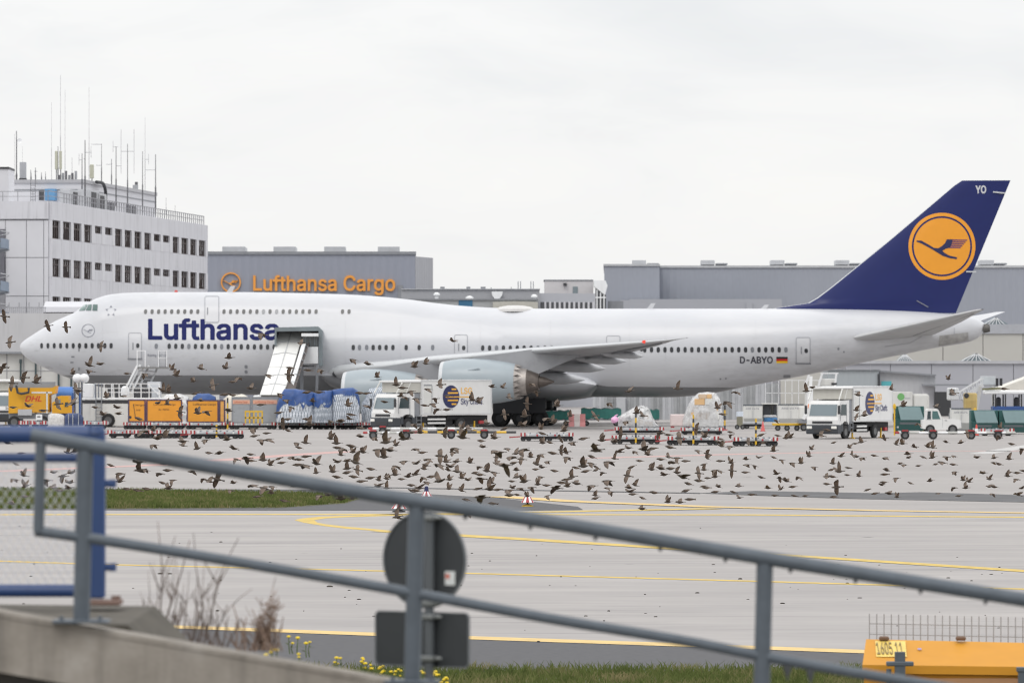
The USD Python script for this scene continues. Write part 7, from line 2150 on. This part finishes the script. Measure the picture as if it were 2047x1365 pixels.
YB = 37.5
kb = F / YB
bp = R_(395, 1292, YB)
sx = lambda px: (px - 395) / kb
shrub('tall bare dark stemmed shrub behind the ramp wall right of the blue gate', bp, [(sx(325), (1292 - 1042) / kb, sx(312) - sx(325), .016), (sx(330), .70, sx(378) - sx(330), .018), (sx(345), .6, .02, .012), (sx(400), .75, sx(392) - sx(400), .014), (sx(405), (1292 - 1075) / kb, sx(482) - sx(405), .017), (sx(415), .38, sx(512) - sx(420), .012), (sx(385), .46, .05, .012), (sx(340), .42, .1, .011), (sx(300), .5, -.03, .010), (sx(322), .32, -.10, .010), (sx(430), .42, -.04, .010), (sx(335), .66, .04, .011), (sx(318), .56, -.05, .010), (sx(352), .5, .10, .010), (sx(395), .6, .07, .010), (sx(412), .5, .12, .009), (sx(378), .34, -.06, .009), (sx(310), .36, -.12, .009)], TWIG, 4, 3)
bp = R_(525, 1300, YB)
shrub('short reddish feathery weed behind the ramp wall', bp, [(0, (1300 - 1150) / kb, .11, .012), (-.03, .30, -.06, .008), (.03, .36, .03, .009), (-.02, .24, .10, .008), (.02, .28, -.02, .008)], TWIG2, 9, 10, 4)
# orange grit bin with a sloping lid, and the mesh fence behind it
YO = F / 170.0
o_ = lambda px, py, y=0: np.array([PX(px, YO), YO + y, PZ(py, YO)])
bn = thing('grit_bin', 'orange yellow grit bin with a sloping lid and a handwritten number at bottom right', 'bin', o_(1725, 1365) * (1, 1, 0))
o = o_(1725, 1365) * (1, 1, 0)
BINO = M('bin_orange', (.53, .235, .010), .62, var=.05, scale=3, dirt=.1)
x0, x1 = o_(1724, 0)[0] - o[0], o_(2120, 0)[0] - o[0]
zf, zl, zt = PZ(1345, YO), PZ(1328, YO), PZ(1283, YO)
sl = .085
b = B(); b.add([(x0, 0, zl), (x1, 0, zl - .03), (x1 - .04, .75, zt - .05), (x0 + .09, .75, zt), (x0, 0, zf + .0), (x1, 0, zf - .03), (x1 - .04, .75, zf), (x0 + .09, .75, zf)], [[0, 1, 2, 3], [0, 4, 5, 1], [1, 5, 6, 2], [2, 6, 7, 3], [3, 7, 4, 0], [4, 7, 6, 5]]); lid = b.build('lid', BINO, bn)
b = B(); b.add([(x0 + .02, .05, zf - .006), (x1 - .05, .05, zf - .04), (x1 - .09, .7, zf - .01), (x0 + .11, .7, zf - .01), (x0 + .04, .05, 0), (x1 - .05, .05, 0), (x1 - .09, .7, 0), (x0 + .12, .7, 0)], [[0, 1, 2, 3], [0, 4, 5, 1], [1, 5, 6, 2], [2, 6, 7, 3], [3, 7, 4, 0]]); b.build('body', BINO, bn)
b = B(); b.span((x0 + .42, .02, .2), (x1 - .1, .046, zf - .06)); b.build('front_panel', M('bin_tan', (.38, .20, .10), .6, var=.12, scale=2), bn)
pl = lambda u, v: np.array([x0 + .05 + u, .0, zl]) + np.array([.09 * v, .75 * v, (zt - zl) * v]) * 1.0
n_ = np.cross([1, 0, -.0], [.09, .75, zt - zl]); n_ /= np.linalg.norm(n_)
b = B(); q = [pl(.10, .30) + n_ * .004, pl(.46, .30) + n_ * .004, pl(.42, .92) + n_ * .004, pl(.06, .92) + n_ * .004]; b.add(q, [[0, 1, 2], [0, 2, 3]]); nb = b.build('number_patch', M('pale_yellow_patch', (.68, .50, .12), .5, var=.12, scale=8), lid)
b = B(); eyv = np.array([.0, .75, zt - zl]); eyv = eyv / np.linalg.norm(eyv) * 5.2
write(b, '1605 11', pl(.11, .38) + n_ * .006, np.array([1, 0, 0]), eyv, .07, .31, False, .002); b.build('number', M('number_ink', (.22, .16, .06), .6), nb)
b = B(); b.poly(disc(12, .025), pl(.60, .60) + n_ * .004, (1, 0, 0), eyv / 5.2 * 1, .003); b.build('sticker', M('violet_spot', (.30, .25, .50), .5), lid)
for px in (1775, 1930):
    b = B(); b.box(o_(px, 1281, .7) - o, (.12, .08, .05), .015); b.build('hinge', M('hinge_brown', (.14, .08, .05), .6), lid)
ps = thing('grey_post', 'grey square post with clamps standing before the orange grit bin', 'post', o_(1796, 1365, -.25) * (1, 1, 0))
b = B(); b.span((-.06, -.05, 0), (.06, .05, PZ(1300, YO))); b.build('post', GALV, ps)
b = B(); b.span((-.16, -.06, PZ(1328, YO)), (.16, .055, PZ(1319, YO)), .01); b.build('clamp', GALV, ps)
b = B(); b.cyl((-.13, 0, 0), (-.13, 0, PZ(1334, YO)), .03, n=8); b.build('side_tube', GALV, ps)
ps = thing('grey_post', 'grey post with a clamp at the right edge before the orange grit bin', 'post', o_(2040, 1365, -.25) * (1, 1, 0))
b = B(); b.span((-.05, -.05, 0), (.05, .05, PZ(1334, YO))); b.build('post', GALV, ps)
b = B(); b.span((-.07, -.06, PZ(1340, YO)), (.16, .055, PZ(1330, YO)), .01); b.build('clamp', GALV, ps)
YF = YO + 1.4
f_ = lambda px, py: np.array([PX(px, YF), YF, PZ(py, YF)])
fn = thing('mesh_fence', 'thin dark wire mesh fence with projecting tips behind the orange grit bin', 'fence', f_(1738, 1365) * (1, 1, 0))
o = f_(1738, 1365) * (1, 1, 0)
for k in range(25):
    p = f_(1738 + k * 14.6, 1226 + k * .35) - o
    b = B(); b.bar(p, (p[0], 0, 0), .012, .012); b.build('vertical_wire', M('wire_grey', (.30, .29, .29), .6), fn)
for py in (1246, 1267):
    b = B(); b.bar(f_(1738, py) - o, f_(2095, py + 7) - o, .010); b.build('horizontal_wire', M('wire_grey', (.30, .29, .29), .6), fn)
# ---------------------------------------------------------------- the flock: pixel position, pose (U wings up, D down, M level, F folded, S banked) and size
RAW = [
 (500, 820, 4.094, 21, "25 150D;135 187F;35 210F;95 245D;150 240D;310 165F;235 20F;310 72F;270 110S;465 72F;490 115U;665 90D;745 88M;825 35F;815 70M;910 145F;1115 10F;1340 115D;1395 180U;1325 180F;1600 190S;1740 140U;1790 150M;1940 105M;1740 220U30;2005 225U;1890 250F;905 212M;660 230U;1020 225D;1115 260U30;1195 285U;1260 230M28;1905 298M;830 292F;710 268U;455 265U;385 270D;400 305F;715 305F;765 320D;845 340U;925 340U;1050 325D28;1145 325M26;1355 318D;1410 345F;1680 315D26;1665 345D;1560 375S28;2010 335D;2020 385S;5 360F;745 365U;455 377F;340 385D;110 405U24;235 395F;400 402F;10 412F;260 428F;165 445U;390 445F;455 455D28;545 435U26;720 420M;795 415M;865 425U30;1100 380U26;1260 420D;1365 430M;1455 402D;1440 448M;1425 478U;1550 450D28;1605 420U;1645 458M;1690 418M;1800 425U;1195 460D;990 480F;800 475U;880 488S;680 500U;545 510U;795 508F;710 545F;850 543F;910 580F;1880 465D;1625 488M;1700 500M;1940 495U;2000 510D;1840 510F;1880 525F;1190 525U;1240 562F;1295 540M;1355 522M;1130 535D;1120 560U;1055 570U;985 552F;1425 555D;1485 542F;1555 575M28;1635 565U;1735 552U;1785 567M;1450 590D;1890 560D26;1975 590U;1320 612F;1385 635M;1325 660F;1360 655F;1630 640U;1730 655U;1860 642F;1965 645U26;2025 648F;1895 710D34;1985 762F;1770 732F;130 565M34;20 615D26;120 640D28;180 625D;175 675M;370 615U;510 640D;565 645U;570 700D;645 690M;735 665F;750 720U30;840 720U;60 705F;280 740F;1205 870U26;1785 850D;1050 620M;1120 635U;690 555F"),
 (900, 820, 4.094, 20, "445 35S;615 45U;595 120M24;445 150F;800 70D26;985 45U;960 95D;850 95U;745 150U;755 190F;935 165U;900 230S;760 265U;815 262F;1000 265D;1090 232F;1245 245U;1350 255M;1185 288F;1200 325M30;1385 337M;1460 307M;1400 195S;1440 95D;1530 20U;1580 45M;1720 185D;1785 200F;1880 230S26;1590 320U28;1660 312F;1800 302F;2020 150S;1515 340D;1620 360U;1550 413F;1725 400F;1790 382M;1860 390D;1925 415F;1825 425D26;2025 330D;470 315D;595 325D30;400 345D30;540 352M;660 380U;740 365D;840 350F;910 325S;950 340M;585 400D;505 385D28;370 385D;380 437M;450 450D34;520 430F;960 388D;795 420D;710 440U;755 465M;700 482F;855 495F;545 487M;1095 455U28;1155 435D;1030 470F;1195 465F;1110 498F;1195 487F;1160 380F;1295 425D28;1345 395U;1485 463F;1250 510D;1650 482U;1725 475M;1805 475F;1855 510U;1755 525M;1905 545M28;1455 535S24;1950 600F;2035 515S;2035 575F;740 545D;550 542M;505 580F;610 580U26;1000 545U;950 567F;915 592F;720 605U;790 613F;870 635D28;960 620U;1035 598M;1160 620D26;1290 580D28;1285 635D;1515 612U;1465 632M;1475 662M;1315 668D;1495 685F;1670 672F;1930 657F;665 632D;575 640D;510 632M;485 660F;490 692M26;550 690F;635 700U;795 700D;1190 695U;1190 718F;1575 717F;1785 748U;1880 750M;1960 728F;1570 805M"),
 (1400, 820, 3.164, 17, "30 165U22;120 205M20;135 225U20;130 182F;195 155D;190 138F;190 230D;305 200S18;385 155F;395 205F;480 65D;490 160F;545 175U;570 170U;765 160M;845 203F;805 125F;705 245U;465 255U;945 235U;690 290U;890 290M;980 210F;1020 200U;1165 177M;1240 215U;1280 210U;1355 230M;1440 230U;1470 235U;1555 200M;1650 203M;1970 213F;45 275S;45 303U;290 308M;370 298M;465 298F;515 315D;125 320F;195 330U;585 335D;640 332U;20 342F;295 345D;345 352D;840 335U;720 360D;960 280S;990 292M;1025 302D;1100 286F;1170 300D;1315 275M;1320 298M;1410 295D;1470 297U;1555 295D;1605 290D;1530 330D22;1750 297M;1860 300M;1855 330D;1955 307U;1890 340F;1600 342F;1490 340F;1380 350F;1290 345D;1265 335F;935 363F;830 375F;880 385U26;930 408F;1005 415U;1180 378M;1165 405F;835 418F;800 420M;25 375U;90 380D;125 385D;200 380S20;285 392F;300 395M;45 428F;95 420U;385 423F;485 400M;505 430D;545 445M20;625 425D;20 480F;40 490F;245 478M;115 482M;95 515F;210 517F;430 490M;510 497U;585 483F;325 532F;470 538F;595 540F;665 540F;845 547F;250 552M;800 465F;865 485S26;1055 503F;1105 525F;1145 470M;1160 455F;1195 525M20;1245 548U;1240 430D;1330 460F;1455 445M;1505 525D;1605 490D;1680 490U;1665 440U;1700 450U;1830 435U;1790 395M;1610 390D;1825 482M;1860 483M;1945 415U;1955 392F;2005 395F;2000 437D;2035 490M;1850 530D;2010 532M;1635 540F;2040 380D;2040 245D;1690 145S;1900 110U;1890 165D;1380 85D;990 40S"),
 (0, 820, 2.504, 21, "35 160U28;80 268D;75 347D22;120 325U;130 378U;125 430F;60 465M;235 350D24;270 310M;315 330D24;360 310M;270 385M;350 360M;345 388M;300 400F;340 212U;375 205M;105 215F;555 275F;600 318F;600 355U;635 393F;690 400F;735 393F;695 258M28;700 298M26;730 300D;770 175D;790 140M;830 130U;915 155M22;915 175M18;990 190U;1028 150D;1045 213F;1100 213M;1170 190M;1140 145M;825 265M;800 318D;840 300F;865 350D;815 363F;845 390U;960 305D;880 270F;1020 345D;1050 355M;1090 345S28;1170 362M;1155 400D;1255 220F;1185 245D;1235 240D26;1260 375D24;1250 335U;1140 305U;720 105D28;770 100U"),
 (0, 560, 3.937, 20, "35 285S22;378 360S;520 370S;80 490S;800 520S;705 670U24;710 715D;790 660M;30 685S24;190 765S22;285 805U;575 735U;1000 735F;1145 740D;1360 700U;1390 750U;1585 695M;1780 690U;1805 610M;1880 770D;1525 795U;1830 800F;1680 830S22;1975 850M;600 850S;620 870M;100 810S;840 920U;975 910D;925 1000M;935 1050M;750 1000F;105 1000F;225 990M;340 1025F;455 975S;570 970M26;815 1055M;1290 870U;1330 880U;1245 965M;1320 975U;1400 930M;1540 890F;1580 945M;1770 900F;1835 905F;1420 1035S;1560 1045U22;1625 1035D22;1800 1025M;1095 1090F"),
 (400, 460, 3.411, 20, "425 710D24;690 770M;1725 755M18;1045 885D;1145 912M;1210 1000U;1465 930U;1540 910U;470 990D;825 955D;735 955F;615 940F;605 985S;550 1120D;590 1160D;730 1105F;810 1105F;1090 1110F;1135 1112F;770 1165M;625 1210D;415 1190F;1010 1195U;1140 1200D;1030 1258M;725 1290F;885 1300D;955 1300M;540 1245M;1340 1055U;1380 1075F;1440 1100D;1475 1150D;1370 1130M;1400 1140D;1555 1085D;1640 1055M;1605 1150D;1590 1185D;1530 1195F;1615 1225D;1685 1223F;1690 1130F;1260 1170M;1275 1230U"),
 (500, 600, 3.4117, 19, "1520 680U;1560 695U20;1650 590M;1725 595U;1770 665M;1890 705S;1925 570D;1955 628D;1735 775S22;1870 790U"),
 (1040, 500, 3.4117, 19, "745 960M;1075 945U;610 1045D;255 1060U22;1475 970D;1350 1075U;1420 1040D26;1380 1118F;340 1130U;195 1150D;310 1170D;510 1130S;1955 960U;1995 935M;1750 1160D"),
 (1547, 600, 4.094, 18, "690 775M;965 730U;680 900U;690 955S;745 940M;1060 865U;1430 645U;1330 870M;1885 725F;1470 765M"),
]
BIRD = usdkit.material(stage, '/World/Looks/starling_plumage', {
    'a': ('attribute', {'attribute': 'tint'}), 'tc': ('texture_coordinate', {}), 'n': ('noise_texture', {'scale': 90.0, 'detail': 3.0}), 'r': ('map_range', {'from_min': .3, 'from_max': .75, 'to_min': .7, 'to_max': 1.5}),
    'm': ('vector_math', {'math_type': 'scale'}), 'd': ('principled_bsdf', {'roughness': .55, 'specular_ior_level': .4}), 't': ('translucent_bsdf', {}), 'x': ('mix_closure', {'fac': .12})},
    [('a.color', 'm.vector1'), ('tc.object', 'n.vector'), ('n.fac', 'r.value'), ('r.result', 'm.scale'), ('m.vector', 'd.base_color'), ('a.color', 't.color'), ('d.BSDF', 'x.closure1'), ('t.BSDF', 'x.closure2')], surface='x.closure')
BODY = [(-.112, .0015, -.002), (-.100, .0045, -.001), (-.090, .0075, 0), (-.082, .0130, .001), (-.070, .0165, .002), (-.056, .0180, .001), (-.036, .0245, -.002), (-.010, .0270, -.004), (.018, .0235, -.003), (.042, .0160, 0), (.060, .0090, .002), (.072, .0070, .003)]
C_BODY, C_WING, C_TIP, C_BILL = (.055, .041, .031), (.150, .106, .078), (.08, .058, .044), (.14, .11, .07)
SCL = {'U': .96, 'D': .95, 'M': 1.02, 'S': .94, 'F': 1.06}


def bird(pose, r):
    v, f, c = [], [], []
    n = 8
    for x, rad, z in BODY:
        for k in range(n):
            t = 2 * math.pi * k / n
            v.append((x, rad * .92 * math.cos(t), z + rad * math.sin(t)))
            c.append(C_BILL if x < -.095 else tuple(np.array(C_BODY) * (1.25 if math.sin(t) < -.3 else 1.0)))
    for i in range(len(BODY) - 1):
        for k in range(n):
            a, b_, c_, d = i * n + k, i * n + (k + 1) % n, (i + 1) * n + (k + 1) % n, (i + 1) * n + k
            f += [[a, b_, c_], [a, c_, d]]

    def plate(pts, cols, th=.002):
        i = len(v)
        m = len(pts)
        for s in (th, -th):
            v.extend([(p[0], p[1], p[2] + s) for p in pts]); c.extend(cols)
        for k in range(1, m - 1):
            f.append([i, i + k, i + k + 1]); f.append([i + m, i + m + k + 1, i + m + k])
        for k in range(m):
            k2 = (k + 1) % m
            f.append([i + k, i + m + k, i + m + k2]); f.append([i + k, i + m + k2, i + k2])
    sp = r.uniform(.011, .024)
    plate([(.052, -.007, .003), (.122, -sp, .002), (.116, 0, .003), (.122, sp, .002), (.052, .007, .003)], [C_BODY, C_TIP, C_TIP, C_TIP, C_BODY])
    base = {'U': (28, 64), 'D': (-4, -36), 'M': (0, 18), 'S': (-6, 16), 'F': (0, 0)}[pose]
    for s in (-1, 1):
        if pose == 'F':
            plate([(-.052, s * .018, .014), (-.02, s * .029, .006), (.03, s * .025, .002), (.085, s * .009, .004), (.03, s * .006, .019), (-.03, s * .006, .024)], [C_BODY, C_WING, C_WING, C_TIP, C_WING, C_BODY], .004)
            continue
        t1 = math.radians(r.uniform(*base)); t2 = t1 + math.radians(r.uniform(-4, 22) * (1 if pose in 'UM' else -1.3))
        fold = r.uniform(.72, 1.0)
        sw = r.uniform(-.015, .03)
        y1, z1 = s * (.014 + .082 * fold * math.cos(t1)), .012 + .082 * fold * math.sin(t1)
        y2, z2 = y1 + s * .105 * fold * math.cos(t2), z1 + .105 * fold * math.sin(t2)
        ym, zm = y1 * .45 + y2 * .55, z1 * .45 + z2 * .55
        a, d = [(-.048, s * .012, .010), (.026, s * .012, .008)], [(-.058 + sw * .2, y1, z1), (.026 + sw * .4, y1 * .98, z1)]
        e = [(-.042 + sw * .8, ym, zm), (.022 + sw, ym * .98, zm)]
        plate([a[0], d[0], d[1], a[1]], [C_BODY, C_WING, C_WING, C_WING], .003)
        plate([d[0], e[0], (-.004 + sw * 1.6, y2, z2), (.006 + sw * 1.6, y2 * .985, z2), e[1], d[1]], [C_BODY, C_WING, C_TIP, C_TIP, C_WING, C_WING], .0018)
    V = np.array(v)
    yaw = math.radians(r.choice([-1, 1]) * r.uniform(4, 34)) if pose != 'F' else math.radians(r.uniform(-35, 35))
    pit = math.radians(r.gauss(2, 9))
    rol = math.radians(r.choice([-1, 1]) * r.uniform(40, 80)) if pose == 'S' else math.radians(r.gauss(0, 14) if pose != 'F' else r.gauss(0, 25))
    Rx = np.array([[1, 0, 0], [0, math.cos(rol), -math.sin(rol)], [0, math.sin(rol), math.cos(rol)]])
    Ry = np.array([[math.cos(pit), 0, math.sin(pit)], [0, 1, 0], [-math.sin(pit), 0, math.cos(pit)]])
    Rz = np.array([[math.cos(yaw), -math.sin(yaw), 0], [math.sin(yaw), math.cos(yaw), 0], [0, 0, 1]])
    return V @ Rx.T @ Ry.T @ Rz.T, np.array(f), np.array(c)


POSE = {'U': ('with raised wings', 'raised wings'), 'D': ('with lowered wings', 'lowered wings'), 'M': ('with level wings', 'level wings'), 'F': ('with folded wings', 'folded wings'), 'S': ('banking, wings spread', 'spread wings')}


def zone(x, y):
    h = 'at left edge' if x < 260 else 'left of centre' if x < 620 else 'just left of centre' if x < 860 else 'near the middle' if x < 1100 else 'just right of centre' if x < 1330 else 'right of centre' if x < 1640 else 'toward the right' if x < 1840 else 'at right edge'
    v = 'before the white fuselage' if y < 745 else 'before the grey belly' if y < 805 else 'before the dollies' if y < 858 else 'high over the apron' if y < 895 else 'over the mid apron' if y < 925 else 'over the lower apron' if y < 960 else 'low over the asphalt edge'
    return v + ', ' + h


flock, taken = [], []
for ox, oy, sc, sz, txt in RAW:
    for q in txt.split(';'):
        x, rest = q.split(' ')
        y, pose, s = '', None, ''
        for ch in rest:
            if ch.isalpha():
                pose = ch
            elif pose is None:
                y += ch
            else:
                s += ch
        X, Yp = ox + float(x) / sc, oy + float(y) / sc
        if any(abs(X - a) < 5 and abs(Yp - c_) < 4 for a, c_ in taken):
            continue
        taken.append((X, Yp))
        flock.append([X, Yp, pose, float(s) if s else sz * rnd.uniform(.8, 1.12)])
flock.sort(key=lambda q: -q[3])
rb = random.Random(99)
rest_b, rest_c = B(), []
for i, (x, y, pose, s) in enumerate(flock):
    v, f, c = bird(pose, rb)
    dep = F * .215 / (s * SCL[pose])
    dep = min(dep, .93 * DG(y)) if y > 760 else dep
    p = W(x, y, dep)
    if i < 300:
        pt = '/World/' + numbered('/World', 'starling')
        m = usdkit.mesh(stage, pt, (v, f), BIRD)
        m.AddTranslateOp().Set(Gf.Vec3d(*map(float, p)))
        UsdGeom.PrimvarsAPI(m).CreatePrimvar('tint', Sdf.ValueTypeNames.Color3fArray, 'vertex').Set([Gf.Vec3f(*map(float, k)) for k in c])
        z = zone(x, y)
        tag(m.GetPrim(), 'brown starling ' + POSE[pose][0] + ', ' + z, 'bird', 'starlings with ' + POSE[pose][1] + ' ' + z)
    else:
        rest_b.add(v + p, f)
        rest_c.append(c)
m = usdkit.mesh(stage, '/World/distant_starlings', rest_b.mesh(), BIRD)
UsdGeom.PrimvarsAPI(m).CreatePrimvar('tint', Sdf.ValueTypeNames.Color3fArray, 'vertex').Set([Gf.Vec3f(*map(float, k)) for k in np.vstack(rest_c)])
tag(m.GetPrim(), 'smallest and farthest starlings of the flock over the apron', 'birds', None, 'stuff')
